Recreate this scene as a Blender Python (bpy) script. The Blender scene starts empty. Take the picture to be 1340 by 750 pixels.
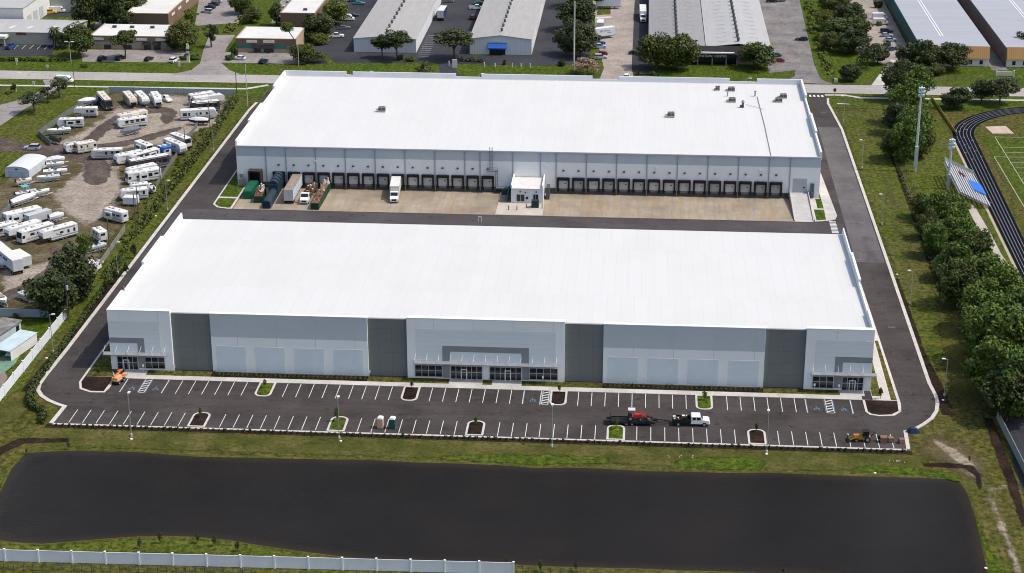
import bpy, math, random
import numpy as np
from mathutils import Vector, Matrix
from mathutils.geometry import delaunay_2d_cdt, tessellate_polygon
R = math.radians
random.seed(7)
SC = bpy.context.scene
COL = SC.collection

# ------------------------------------------------------------------ camera, sky, sun, exposure
FPX, PITCH, YAW, ROLL, CH = 2344.078, .3757814, .0736294, -.0016215, 155.926
_f = Vector((-math.sin(YAW)*math.cos(PITCH), math.cos(YAW)*math.cos(PITCH), -math.sin(PITCH)))
_r = Vector((math.cos(YAW), math.sin(YAW), 0)); _u = _r.cross(_f)
CR = math.cos(ROLL)*_r + math.sin(ROLL)*_u; CU = -math.sin(ROLL)*_r + math.cos(ROLL)*_u; CF = _f
cam = bpy.data.objects.new('camera', bpy.data.cameras.new('camera'))
cam.data.sensor_width = 36; cam.data.lens = FPX/1340*36
cam.data.clip_start = 1; cam.data.clip_end = 8000
m3 = Matrix((CR, CU, -CF)).transposed()
cam.matrix_world = Matrix.Translation((0, 0, CH)) @ m3.to_4x4()
COL.objects.link(cam); SC.camera = cam

SUN_EL, SUN_AZ = 57.0, -1.0            # azimuth counted from +X towards +Y
w = bpy.data.worlds.new('World'); SC.world = w; w.use_nodes = True
nt = w.node_tree; nt.nodes.clear()
sky = nt.nodes.new('ShaderNodeTexSky'); sky.sky_type = 'NISHITA'; sky.sun_disc = False
sky.sun_elevation = R(SUN_EL); sky.sun_rotation = R(90-SUN_AZ)
sky.air_density = 1.0; sky.dust_density = 3.0; sky.ozone_density = 1.0
bg = nt.nodes.new('ShaderNodeBackground'); bg.inputs['Strength'].default_value = 0.15
wo = nt.nodes.new('ShaderNodeOutputWorld')
nt.links.new(sky.outputs[0], bg.inputs[0]); nt.links.new(bg.outputs[0], wo.inputs[0])
sun = bpy.data.objects.new('sun', bpy.data.lights.new('sun', 'SUN'))
sun.data.energy = 2.5; sun.data.angle = R(0.5); sun.data.color = (1, .955, .89)
sd = Vector((math.cos(R(SUN_AZ))*math.cos(R(SUN_EL)), math.sin(R(SUN_AZ))*math.cos(R(SUN_EL)), math.sin(R(SUN_EL))))
sun.rotation_euler = sd.to_track_quat('Z', 'Y').to_euler()
COL.objects.link(sun)
SC.view_settings.view_transform = 'Standard'
SC.view_settings.look = 'None'
SC.view_settings.exposure = 0.32
SC.view_settings.gamma = 1.0
SC.view_settings.use_curve_mapping = False
SC.render.engine = 'CYCLES'
SC.cycles.pixel_filter_type = 'BLACKMAN_HARRIS'; SC.cycles.filter_width = 1.05
SC.cycles.max_bounces = 5; SC.cycles.diffuse_bounces = 3; SC.cycles.glossy_bounces = 3
SC.cycles.transmission_bounces = 2; SC.cycles.transparent_max_bounces = 8

# ------------------------------------------------------------------ survey helpers: where a sight line meets a level
def ray(px, py): return (px-670)*CR - (py-375)*CU + FPX*CF
def G(px, py, z=0.0):
    d = ray(px, py); t = (z-CH)/d.z
    return Vector((d.x*t, d.y*t, z))
def HZ(p, py):                            # height over ground point p seen at row py
    lo, hi = 0.0, 60.0
    for _ in range(40):
        m = (lo+hi)/2; d = Vector((p.x, p.y, m-CH))
        y = 375-FPX*d.dot(CU)/d.dot(CF)
        if y > py: lo = m
        else: hi = m
    return lo

# ------------------------------------------------------------------ materials
MATS = {}
def _new(name):
    m = bpy.data.materials.new(name); m.use_nodes = True
    return m, m.node_tree, m.node_tree.nodes['Principled BSDF']
def _pos(nt):
    g = nt.nodes.new('ShaderNodeNewGeometry'); return g.outputs['Position']
def _noise(nt, vec, scale, detail=3, rough=.55):
    n = nt.nodes.new('ShaderNodeTexNoise'); n.inputs['Scale'].default_value = scale
    n.inputs['Detail'].default_value = detail; n.inputs['Roughness'].default_value = rough
    nt.links.new(vec, n.inputs['Vector']); return n.outputs['Fac']
def _ramp(nt, fac, stops):
    r = nt.nodes.new('ShaderNodeValToRGB'); e = r.color_ramp.elements
    while len(e) < len(stops): e.new(.5)
    for el, (p, c) in zip(e, stops):
        el.position = p; el.color = (*c, 1) if len(c) == 3 else c
    nt.links.new(fac, r.inputs[0]); return r.outputs[0]
def _mix(nt, fac, a, b, mode='MIX'):
    m = nt.nodes.new('ShaderNodeMix'); m.data_type = 'RGBA'; m.blend_type = mode
    for sock, v in ((m.inputs[0], fac), (m.inputs[6], a), (m.inputs[7], b)):
        if isinstance(v, (int, float)): sock.default_value = v
        elif isinstance(v, tuple): sock.default_value = (*v, 1)
        else: nt.links.new(v, sock)
    return m.outputs[2]
def _map(nt, vec, sx, sy, sz, rot=0):
    m = nt.nodes.new('ShaderNodeMapping'); m.inputs['Scale'].default_value = (sx, sy, sz)
    m.inputs['Rotation'].default_value = (0, 0, rot)
    nt.links.new(vec, m.inputs['Vector']); return m.outputs[0]
def mat(name, col, rough=.8, var=.18, scale=.6, metal=0, spec=.3, fine=None):
    """plain paint, metal or stone: a colour broken up by noise in world space"""
    if name in MATS: return MATS[name]
    m, nt, b = _new(name); p = _pos(nt)
    n = _noise(nt, p, scale, 5, .6)
    lo = tuple(c*(1-var) for c in col); hi = tuple(min(.95, c*(1+var)) for c in col)
    c = _ramp(nt, n, [(.3, lo), (.7, hi)])
    if fine:
        n2 = _noise(nt, p, fine, 2); c = _mix(nt, .25, c, _ramp(nt, n2, [(.35, lo), (.65, hi)]))
    nt.links.new(c, b.inputs['Base Color'])
    b.inputs['Roughness'].default_value = rough; b.inputs['Metallic'].default_value = metal
    b.inputs['Specular IOR Level'].default_value = spec
    MATS[name] = m; return m
def glass(name='dark_glass', col=(.012, .016, .02)):
    if name in MATS: return MATS[name]
    m, nt, b = _new(name); p = _pos(nt)
    nt.links.new(_ramp(nt, _noise(nt, p, .8), [(.3, tuple(c*.6 for c in col)), (.7, tuple(c*1.6 for c in col))]), b.inputs['Base Color'])
    b.inputs['Roughness'].default_value = .12; b.inputs['Specular IOR Level'].default_value = .5
    MATS[name] = m; return m

def grass_color(nt, tone):
    """mown Florida turf: tone 0 olive and dry, 1 lush"""
    p = _pos(nt)
    big = _noise(nt, p, .035, 4, .6); mid = _noise(nt, p, .22, 4, .65); fine = _noise(nt, p, .85, 5, .8)
    tones = [((.052, .059, .010), (.098, .097, .018), (.140, .124, .034)),
             ((.050, .070, .008), (.094, .112, .014), (.138, .138, .024)),
             ((.042, .070, .006), (.074, .112, .009), (.112, .138, .015))]
    a, bb, c = tones[tone]
    col = _ramp(nt, mid, [(.28, a), (.5, bb), (.74, c)])
    dry = (.125, .096, .042) if tone < 2 else (.105, .102, .026)
    col = _mix(nt, _ramp(nt, big, [(.46, (0, 0, 0)), (.72, (.75, .75, .75))]), col, dry)
    # mowing streaks and single tufts
    st = _noise(nt, _map(nt, p, .9, .12, 1), 1.0, 2)
    col = _mix(nt, _ramp(nt, st, [(.45, (0, 0, 0)), (.66, (.6, .6, .6))]), col, a)
    col = _mix(nt, _ramp(nt, fine, [(.38, (.95, .95, .95)), (.55, (0, 0, 0))]), col, tuple(v*.40 for v in a))
    col = _mix(nt, _ramp(nt, fine, [(.55, (0, 0, 0)), (.72, (.5, .5, .5))]), col, tuple(v*1.5 for v in c))
    return col
def dirt_color(nt, kind):
    p = _pos(nt); mid = _noise(nt, p, .16, 5, .65); fine = _noise(nt, p, 1.2, 4, .7)
    pal = {'sand': ((.20, .165, .13), (.325, .275, .225), (.42, .365, .305)),
           'scuff': ((.085, .076, .074), (.120, .108, .103), (.17, .152, .142)),
           'dirt': ((.060, .046, .038), (.098, .077, .064), (.170, .138, .113)),
           'sandy': ((.13, .105, .06), (.29, .24, .175), (.45, .385, .30)),
           'yard': ((.055, .050, .018), (.115, .092, .050), (.215, .175, .125)),
           'mulch': ((.010, .0065, .005), (.026, .0155, .011), (.055, .034, .024)),
           'bare': ((.070, .062, .022), (.120, .095, .045), (.20, .155, .095)),
           'weeds': ((.040, .047, .009), (.082, .082, .017), (.150, .122, .045))}[kind]
    col = _ramp(nt, mid, [(.3, pal[0]), (.5, pal[1]), (.72, pal[2])])
    return _mix(nt, _ramp(nt, fine, [(.34, (.7, .7, .7)), (.56, (0, 0, 0))]), col, tuple(v*.6 for v in pal[0]))
def ground_mat(name, inner, outer=None):
    """one surface, or two with a ragged border led by the 'edge' attribute of the patch"""
    if name in MATS: return MATS[name]
    m, nt, b = _new(name)
    def one(k): return grass_color(nt, k) if isinstance(k, int) else dirt_color(nt, k)
    col = one(inner)
    if outer is not None:
        at = nt.nodes.new('ShaderNodeAttribute'); at.attribute_name = 'edge'
        n = _noise(nt, _pos(nt), .28, 5, .7)
        ad = nt.nodes.new('ShaderNodeMath'); ad.operation = 'MULTIPLY_ADD'
        nt.links.new(n, ad.inputs[0]); ad.inputs[1].default_value = 1.5; nt.links.new(at.outputs['Fac'], ad.inputs[2])
        mr = nt.nodes.new('ShaderNodeMapRange'); nt.links.new(ad.outputs[0], mr.inputs[0])
        lo_, hi_ = {'scuff': (.8, 2.1), 'bare': (.75, 1.6), 'sandy': (.8, 1.2), 'mulch': (.8, 1.25)}.get(inner, (.86, 1.16))
        mr.inputs[1].default_value = lo_; mr.inputs[2].default_value = hi_
        nt.links.new(mr.outputs[0], b.inputs['Alpha'])
    nt.links.new(col, b.inputs['Base Color']); b.inputs['Roughness'].default_value = .95
    b.inputs['Specular IOR Level'].default_value = .1
    bm = nt.nodes.new('ShaderNodeBump'); bm.inputs['Strength'].default_value = .7; bm.inputs['Distance'].default_value = .35
    nt.links.new(_noise(nt, _pos(nt), 1.5, 4, .7), bm.inputs['Height']); nt.links.new(bm.outputs[0], b.inputs['Normal'])
    MATS[name] = m; return m
def paved_mat(name, lo, hi, scale=.08, cracks=None, streak=(.7, .08), rough=.9):
    if name in MATS: return MATS[name]
    m, nt, b = _new(name); p = _pos(nt)
    n = _noise(nt, p, scale, 6, .62)
    mid = tuple((a+c)/2 for a, c in zip(lo, hi))
    col = _ramp(nt, n, [(.32, lo), (.52, mid), (.72, hi)])
    s = _noise(nt, _map(nt, p, streak[0], streak[1], 1), 1, 3)
    col = _mix(nt, _ramp(nt, s, [(.5, (0, 0, 0)), (.75, (.45, .45, .45))]), col, hi)
    g = _noise(nt, p, 2.2, 3, .8)
    col = _mix(nt, _ramp(nt, g, [(.35, (.3, .3, .3)), (.6, (0, 0, 0))]), col, tuple(c*.6 for c in lo))
    if cracks:
        v = nt.nodes.new('ShaderNodeTexVoronoi'); v.feature = 'DISTANCE_TO_EDGE'; v.inputs['Scale'].default_value = cracks
        nz = nt.nodes.new('ShaderNodeTexNoise'); nz.inputs['Scale'].default_value = .3; nt.links.new(p, nz.inputs['Vector'])
        va = nt.nodes.new('ShaderNodeVectorMath'); va.operation = 'MULTIPLY_ADD'
        nt.links.new(nz.outputs['Color'], va.inputs[0]); va.inputs[1].default_value = (4, 4, 4); nt.links.new(p, va.inputs[2])
        nt.links.new(va.outputs[0], v.inputs['Vector'])
        col = _mix(nt, _ramp(nt, v.outputs[0], [(0, (.5, .5, .5)), (.03, (0, 0, 0))]), col, tuple(c*.45 for c in lo))
    if 'asphalt' in name:
        o1 = _noise(nt, p, .55, 2, .5); col = _mix(nt, _ramp(nt, o1, [(.63, (0, 0, 0)), (.70, (.55, .55, .55))]), col, tuple(c*.45 for c in lo))
        o2 = _noise(nt, _map(nt, p, 1, 1, 1, .7), .3, 5, .75); col = _mix(nt, _ramp(nt, o2, [(.60, (0, 0, 0)), (.72, (.6, .6, .6))]), col, tuple(c*1.35 for c in hi))
        bk = nt.nodes.new('ShaderNodeTexBrick'); bk.inputs['Scale'].default_value = 1; bk.inputs['Brick Width'].default_value = 46; bk.inputs['Row Height'].default_value = 3.9; bk.inputs['Mortar Size'].default_value = .05
        for q_ in ('Color1', 'Color2'): bk.inputs[q_].default_value = (0, 0, 0, 1)
        bk.inputs['Mortar'].default_value = (.5, .5, .5, 1); nt.links.new(p, bk.inputs['Vector'])
        col = _mix(nt, bk.outputs[0], col, tuple(c*.5 for c in lo))
    nt.links.new(col, b.inputs['Base Color']); b.inputs['Roughness'].default_value = rough
    b.inputs['Specular IOR Level'].default_value = .2
    MATS[name] = m; return m
def panel_mat(name, col, bw=4.0, bh=1.5, axis='xz', line=.72, mortar=.02, var=.05, rough=.75):
    """concrete or metal panels with fine joints (brick pattern without offset), laid on world axes"""
    if name in MATS: return MATS[name]
    m, nt, b = _new(name); p = _pos(nt)
    sp = nt.nodes.new('ShaderNodeSeparateXYZ'); nt.links.new(p, sp.inputs[0])
    cb = nt.nodes.new('ShaderNodeCombineXYZ')
    nt.links.new(sp.outputs['XYZ'.index(axis[0].upper())], cb.inputs[0]); nt.links.new(sp.outputs['XYZ'.index(axis[1].upper())], cb.inputs[1])
    br = nt.nodes.new('ShaderNodeTexBrick'); br.offset = 0; br.inputs['Scale'].default_value = 1
    br.inputs['Brick Width'].default_value = bw; br.inputs['Row Height'].default_value = bh
    br.inputs['Mortar Size'].default_value = mortar; br.inputs['Mortar Smooth'].default_value = .3
    br.inputs['Color1'].default_value = (*col, 1); br.inputs['Color2'].default_value = (*[c*(1-var) for c in col], 1)
    br.inputs['Mortar'].default_value = (*[c*line for c in col], 1); nt.links.new(cb.outputs[0], br.inputs['Vector'])
    n = _noise(nt, p, .12, 5, .65)
    c = _mix(nt, _ramp(nt, n, [(.4, (0, 0, 0)), (.8, (.5, .5, .5))]), br.outputs[0], tuple(v*.86 for v in col))
    nt.links.new(c, b.inputs['Base Color']); b.inputs['Roughness'].default_value = rough
    b.inputs['Specular IOR Level'].default_value = .25
    MATS[name] = m; return m
def leaf_mat(name, lo, hi):
    if name in MATS: return MATS[name]
    m, nt, b = _new(name)
    oi = nt.nodes.new('ShaderNodeObjectInfo'); tc = nt.nodes.new('ShaderNodeTexCoord')
    n = _noise(nt, tc.outputs['Object'], 3.2, 4, .7)
    col = _ramp(nt, n, [(.34, lo), (.68, hi)])
    col = _mix(nt, _ramp(nt, oi.outputs['Random'], [(0, (0, 0, 0)), (1, (.45, .45, .45))]), col, tuple(a*1.15 if i == 0 else a*.9 for i, a in enumerate(hi)))
    nt.links.new(col, b.inputs['Base Color']); b.inputs['Roughness'].default_value = .6
    b.inputs['Specular IOR Level'].default_value = .25
    MATS[name] = m; return m

WHITE = mat('white_paint', (.78, .78, .77), .5, .04, .3)
OFFW = mat('off_white_paint', (.66, .65, .61), .6, .07, .4)
CREAM = mat('cream_paint', (.62, .56, .44), .6, .06, .4)
BLACK = mat('black_paint', (.014, .014, .016), .5, .2)
DGREY = mat('dark_grey_metal', (.07, .075, .08), .5, .15)
MGREY = mat('mid_grey_metal', (.25, .26, .27), .5, .12)
LGREY = mat('light_grey_metal', (.46, .47, .48), .5, .08)
GALV = mat('galvanised_steel', (.5, .54, .57), .45, .1, 1, .35)
RUBBER = mat('rubber', (.018, .018, .018), .85, .2)
CONC = paved_mat('pale_concrete', (.40, .375, .34), (.60, .575, .53), .2, rough=.9)
CURBM = paved_mat('kerb_concrete', (.44, .41, .37), (.62, .58, .53), .5)
PAINT = mat('road_paint_white', (.58, .575, .55), .7, .24, 1.6, fine=6)
BLUEP = mat('road_paint_blue', (.10, .17, .27), .7, .2, 1.2)
GLASS = glass()
WOODP = mat('utility_pole_wood', (.10, .075, .055), .9, .25, 1)

# ------------------------------------------------------------------ mesh helpers
class MB:
    def __init__(s): s.v = []; s.f = []; s.mi = []
    def add(s, vs, fs, m=0):
        o = len(s.v); s.v += [tuple(v) for v in vs]; s.f += [tuple(i+o for i in f) for f in fs]; s.mi += [m]*len(fs); return s
    def box(s, x0, x1, y0, y1, z0, z1, m=0, top=(1, 1)):
        cx, cy = (x0+x1)/2, (y0+y1)/2; a, b = (x1-x0)/2, (y1-y0)/2; p, q = a*top[0], b*top[1]
        return s.add([(cx-a, cy-b, z0), (cx+a, cy-b, z0), (cx+a, cy+b, z0), (cx-a, cy+b, z0),
                      (cx-p, cy-q, z1), (cx+p, cy-q, z1), (cx+p, cy+q, z1), (cx-p, cy+q, z1)],
                     [(3, 2, 1, 0), (4, 5, 6, 7), (0, 1, 5, 4), (1, 2, 6, 5), (2, 3, 7, 6), (3, 0, 4, 7)], m)
    def prism(s, poly, z0, z1, m=0, ms=None):       # ground outline pushed up; ms: sides
        n = len(poly); a = sum(poly[i][0]*poly[(i+1) % n][1]-poly[(i+1) % n][0]*poly[i][1] for i in range(n))
        if a < 0: poly = poly[::-1]
        vs = [(p[0], p[1], z0) for p in poly]+[(p[0], p[1], z1) for p in poly]
        tri = tessellate_polygon([[Vector((p[0], p[1], 0)) for p in poly]])
        up = []
        for t in tri:
            A, B, C = [poly[i] for i in t]
            if (B[0]-A[0])*(C[1]-A[1])-(B[1]-A[1])*(C[0]-A[0]) < 0: t = (t[0], t[2], t[1])
            up.append(tuple(i+n for i in t))
        s.add(vs, up, m); o = len(s.v)-2*n
        s.f += [(o+i, o+(i+1) % n, o+n+(i+1) % n, o+n+i) for i in range(n)]; s.mi += [m if ms is None else ms]*n
        return s
    def rings(s, rs, m=0, cap=True):                # loft through rings of equal length
        n = len(rs[0]); vs = [p for r in rs for p in r]; fs = []
        for k in range(len(rs)-1):
            for i in range(n): fs.append((k*n+i, k*n+(i+1) % n, (k+1)*n+(i+1) % n, (k+1)*n+i))
        if cap: fs += [tuple(range(n))[::-1], tuple((len(rs)-1)*n+i for i in range(n))]
        return s.add(vs, fs, m)
    def sect(s, secs, m=0):                         # (x, half width bottom, half width top, z0, z1) along x
        return s.rings([[(x, -b, z0), (x, b, z0), (x, t, z1), (x, -t, z1)] for x, b, t, z0, z1 in secs], m)
    def side(s, prof, hw, m=0, r=.1):               # side outline (x, z) pushed across y, edges eased by r
        cx = sum(p[0] for p in prof)/len(prof); cz = sum(p[1] for p in prof)/len(prof)
        L = max(p[0] for p in prof)-min(p[0] for p in prof); H = max(p[1] for p in prof)-min(p[1] for p in prof)
        kx, kz = 1-2*r/L, 1-2*r/H
        sm = [(cx+(x-cx)*kx, cz+(z-cz)*kz) for x, z in prof]
        return s.rings([[(x, y, z) for x, z in pr] for y, pr in ((-hw, sm), (-hw+r, prof), (hw-r, prof), (hw, sm))], m)
    def tube(s, pts, r0, r1=None, n=8, m=0):
        r1 = r0 if r1 is None else r1; pts = [Vector(p) for p in pts]; rs = []
        for i, p in enumerate(pts):
            d = (pts[min(i+1, len(pts)-1)]-pts[max(i-1, 0)]).normalized()
            a = d.cross(Vector((0, 0, 1)) if abs(d.z) < .9 else Vector((1, 0, 0))).normalized(); b = d.cross(a)
            r = r0+(r1-r0)*i/max(1, len(pts)-1)
            rs.append([tuple(p+r*(math.cos(t)*a+math.sin(t)*b)) for t in [2*math.pi*k/n for k in range(n)]])
        return s.rings(rs, m)
    def wheel(s, x, y, r, wd, m=0, n=14):
        return s.tube([(x, y-wd/2, r), (x, y+wd/2, r)], r, n=n, m=m)
    def build(s, name, mats, parent=None, loc=None, rz=0, smooth=False):
        me = bpy.data.meshes.new(name); me.from_pydata(s.v, [], s.f)
        for mm in (mats if isinstance(mats, (list, tuple)) else [mats]): me.materials.append(mm)
        me.polygons.foreach_set('material_index', s.mi)
        if smooth: me.polygons.foreach_set('use_smooth', [True]*len(me.polygons))
        me.validate(); me.update()
        o = bpy.data.objects.new(name, me); COL.objects.link(o)
        if parent: o.parent = parent
        if loc is not None: o.location = loc
        o.rotation_euler.z = rz
        return o
LABELS = {}
def tag(o, label, cat, group=None):
    o['label'] = label; o['category'] = cat
    if group: o['group'] = group
    k = len(label.split())
    if not 4 <= k <= 16: print('LABEL LENGTH', k, label)
    if label in LABELS and not group: print('LABEL TWICE', label)
    LABELS[label] = 1
    return o
def struct(o): o['kind'] = 'structure'; return o
def thing(name, label, cat, loc=(0, 0, 0), rz=0, group=None, s=1):
    o = bpy.data.objects.new(name, None); COL.objects.link(o)
    o.location = loc; o.rotation_euler = (0, 0, rz); o.scale = (s, s, s); o.empty_display_size = .5
    return tag(o, label, cat, group)
def kids(o): return [c for c in bpy.data.objects if c.parent == o]
def clone(root, loc, rz, label, group=None, s=None):
    tree = PARTS[root.name]
    r = root.copy(); COL.objects.link(r); r.location = loc; r.rotation_euler = (0, 0, rz)
    if s: r.scale = (s, s, s) if isinstance(s, (int, float)) else s
    tag(r, label, root['category'], group or root.get('group'))
    for ch, subs in tree:
        c = ch.copy(); COL.objects.link(c); c.parent = r
        for g in subs:
            d = g.copy(); COL.objects.link(d); d.parent = c
    return r
PARTS = {}
def proto(root):
    PARTS[root.name] = [(c, kids(c)) for c in kids(root)]; return root
def B(*a, **k): return MB().box(*a, **k)

# ------------------------------------------------------------------ ground sheets
def pts(s, ox=0, oy=0, k=1.0, z=0):               # "x,y x,y" read off an enlarged view -> ground outline
    return [tuple(G(ox+float(a.split(',')[0])/k, oy+float(a.split(',')[1])/k, z)[:2]) for a in s.split()]
LAYER = [0]
def smooth_poly(poly, it=2):
    for _ in range(it):
        q = []
        for i in range(len(poly)):
            a, b = poly[i], poly[(i+1) % len(poly)]
            q += [(a[0]*.75+b[0]*.25, a[1]*.75+b[1]*.25), (a[0]*.25+b[0]*.75, a[1]*.25+b[1]*.75)]
        poly = q
    return poly
def sheet(name, poly, material, z, holes=()):
    loops = [[Vector((x, y, 0)) for x, y in poly]]+[[Vector((x, y, 0)) for x, y in h] for h in holes]
    vs = [v for l in loops for v in l]; fs = []
    for t in tessellate_polygon(loops):
        A, Bq, C = [vs[i] for i in t]
        fs.append(t if (Bq.x-A.x)*(C.y-A.y)-(Bq.y-A.y)*(C.x-A.x) > 0 else (t[0], t[2], t[1]))
    mb = MB(); mb.add([(v.x, v.y, z) for v in vs], fs)
    return struct(mb.build(name, material))
def patch(name, poly, material, z, feather=3.0):
    """ground patch whose 'edge' attribute rises from the rim inwards, for a ragged border"""
    P = [Vector((x, y)) for x, y in poly]; n = len(P)
    xs = [p.x for p in P]; ys = [p.y for p in P]; st = max(feather*.6, math.sqrt((max(xs)-min(xs))*(max(ys)-min(ys))/5000))
    V = []; E = []
    for i in range(n):
        a, b = P[i], P[(i+1) % n]; k = max(1, int((b-a).length/st))
        for j in range(k): V.append(a.lerp(b, j/k))
    nb = len(V); E = [(i, (i+1) % nb) for i in range(nb)]
    ii = np.arange(min(xs), max(xs), st); jj = np.arange(min(ys), max(ys), st)
    gx, gy = np.meshgrid(ii, jj); Q = np.stack([gx.ravel(), gy.ravel()], 1)
    A = np.array([(p.x, p.y) for p in P]); Bn = np.roll(A, -1, 0)
    def inside_dist(Q):
        ins = np.zeros(len(Q), bool); dist = np.full(len(Q), 1e9)
        for a, b in zip(A, Bn):
            c = ((a[1] > Q[:, 1]) != (b[1] > Q[:, 1]))
            with np.errstate(divide='ignore', invalid='ignore'):
                xi = (b[0]-a[0])*(Q[:, 1]-a[1])/(b[1]-a[1]+1e-12)+a[0]
            ins ^= c & (Q[:, 0] < xi)
            d = b-a; t = np.clip(((Q-a)@d)/(d@d+1e-12), 0, 1)
            dist = np.minimum(dist, np.hypot(*(Q-(a+t[:, None]*d)).T))
        return ins, dist
    ins, dist = inside_dist(Q); V += [Vector(q) for q in Q[ins & (dist > st*.35)]]
    ov, oe, of, *_ = delaunay_2d_cdt(V, E, [], 2, 1e-5) if False else delaunay_2d_cdt(V, E, [list(range(nb))], 1, 1e-5)
    arr = np.array([(v.x, v.y) for v in ov]); _, dist = inside_dist(arr)
    mb = MB(); mb.add([(v.x, v.y, z) for v in ov], [tuple(f) for f in of])
    LAYER[0] += 1; mb.v = [(x, y, zz+.0002*LAYER[0]) for x, y, zz in mb.v]
    o = mb.build(name, material)
    at = o.data.attributes.new('edge', 'FLOAT', 'POINT'); at.data.foreach_set('value', np.clip(dist/feather, 0, 1).astype(np.float32))
    return struct(o)
def kerb(name, line, width, h, closed=False, material=None, side=1):
    """raised strip along a polyline; side +1 lays it on the left of the direction of travel"""
    P = [Vector(p) for p in line]; n = len(P); off = []
    for i in range(n):
        a = P[(i-1) % n] if closed or i > 0 else None; b = P[(i+1) % n] if closed or i < n-1 else None
        d = ((P[i]-a).normalized() if a is not None else Vector((0, 0)))+((b-P[i]).normalized() if b is not None else Vector((0, 0)))
        d.normalize(); nn = Vector((-d.y, d.x))
        seg = (b-P[i]).normalized() if b is not None else (P[i]-a).normalized()
        k = 1/max(.5, Vector((-seg.y, seg.x)).dot(nn))
        off.append(P[i]+nn*width*side*k)
    mb = MB(); m = n if closed else n-1
    for i in range(m):
        j = (i+1) % n; q = [P[i], P[j], off[j], off[i]]
        if side < 0: q = q[::-1]
        mb.add([(*p, 0) for p in q]+[(*p, h) for p in q], [(4, 5, 6, 7), (0, 1, 5, 4), (1, 2, 6, 5), (2, 3, 7, 6), (3, 0, 4, 7)])
    return struct(mb.build(name, material or CURBM))
def rrect(x0, x1, y0, y1, r=(0, 0, 0, 0), n=6):     # radii: SW, SE, NE, NW
    P = []
    for (cx, cy, rr, a0) in ((x0+r[0], y0+r[0], r[0], 180), (x1-r[1], y0+r[1], r[1], 270), (x1-r[2], y1-r[2], r[2], 0), (x0+r[3], y1-r[3], r[3], 90)):
        if rr <= 0: P.append((cx, cy)); continue
        for k in range(n+1):
            a = R(a0+90*k/n); P.append((cx+rr*math.cos(a), cy+rr*math.sin(a)))
    return P

# ================================================================== THE GROUND
XL, XR = -122.7, 61.3
WELL = [(-107.5, 445.2), (46.2, 445.2), (46.2, 465.4), (-107.5, 465.4)]
shore = (pts('33,593 15,613 2.5,639 -8,660 -14,685 -4,706 20,709')
         + pts('55,711 140,704 180,701 215,700.5 260,702 300,706 340,713 397,721 467,730 538,734.5 652,738 700,740 842,743.5 984,748.6 1150,757 1285,768 1296,760')
         + pts('1292,747 1284,712 1277,679 1271,660 1265,643.6 1254.6,629 1240,626.5 1201,624.6 1143,623.4 1080,621 1003.5,618 960,618.5 898.5,617 840,616 785,612.5 742,611.5 700,612 650,608 595,606 540,604.5 482,601 440,601 397,600 340,599 254,597 178,591 140,590.5 101.5,589 60,590.5'))
area = sum(shore[i-1][0]*shore[i][1]-shore[i][0]*shore[i-1][1] for i in range(len(shore)))
if area < 0: shore = shore[::-1]
def offset(poly, d):
    P = [Vector(p) for p in poly]; out = []
    for i in range(len(P)):
        t = (P[(i+1) % len(P)]-P[i-1]).normalized(); out.append(tuple(P[i]+Vector((t.y, -t.x))*d))
    return out
bank_top = offset(shore, .45)
g = sheet('ground', [(-2600, -1500), (2600, -1500), (2600, 3400), (-2600, 3400)], ground_mat('ground_turf', 0), 0, [bank_top[::-1], WELL[::-1]])
mb = MB(); n = len(shore)
mb.add([(*p, 0) for p in bank_top]+[(*p, -.22) for p in offset(shore, -.5)], [(i, (i+1) % n, n+(i+1) % n, n+i) for i in range(n)])
struct(mb.build('pond_bank', ground_mat('bank_turf', 'weeds')))
m, nt, b = _new('pond_water'); p = _pos(nt)
c = _ramp(nt, _noise(nt, p, .05, 3), [(.35, (.0120, .0098, .0076)), (.7, (.0175, .0138, .0105))])
nt.links.new(c, b.inputs['Base Color']); b.inputs['Roughness'].default_value = .16; b.inputs['IOR'].default_value = 1.33
b.inputs['Specular IOR Level'].default_value = .12
bm = nt.nodes.new('ShaderNodeBump'); bm.inputs['Strength'].default_value = .6; bm.inputs['Distance'].default_value = .2
n1 = _noise(nt, _map(nt, p, .6, 1.1, 1, .4), 2.6, 3, .7); nt.links.new(n1, bm.inputs['Height']); nt.links.new(bm.outputs[0], b.inputs['Normal'])
at = nt.nodes.new('ShaderNodeAttribute'); at.attribute_name = 'edge'
ad = nt.nodes.new('ShaderNodeMath'); ad.operation = 'MULTIPLY_ADD'; nt.links.new(_noise(nt, p, .12, 4, .6), ad.inputs[0]); ad.inputs[1].default_value = .5; nt.links.new(at.outputs['Fac'], ad.inputs[2])
c = _mix(nt, _ramp(nt, ad.outputs[0], [(.2, (1, 1, 1)), (.75, (0, 0, 0))]), c, (.031, .0215, .0135)); nt.links.new(c, b.inputs['Base Color'])
patch('pond_water', offset(shore, .2), m, -.1, 5.0)

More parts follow.
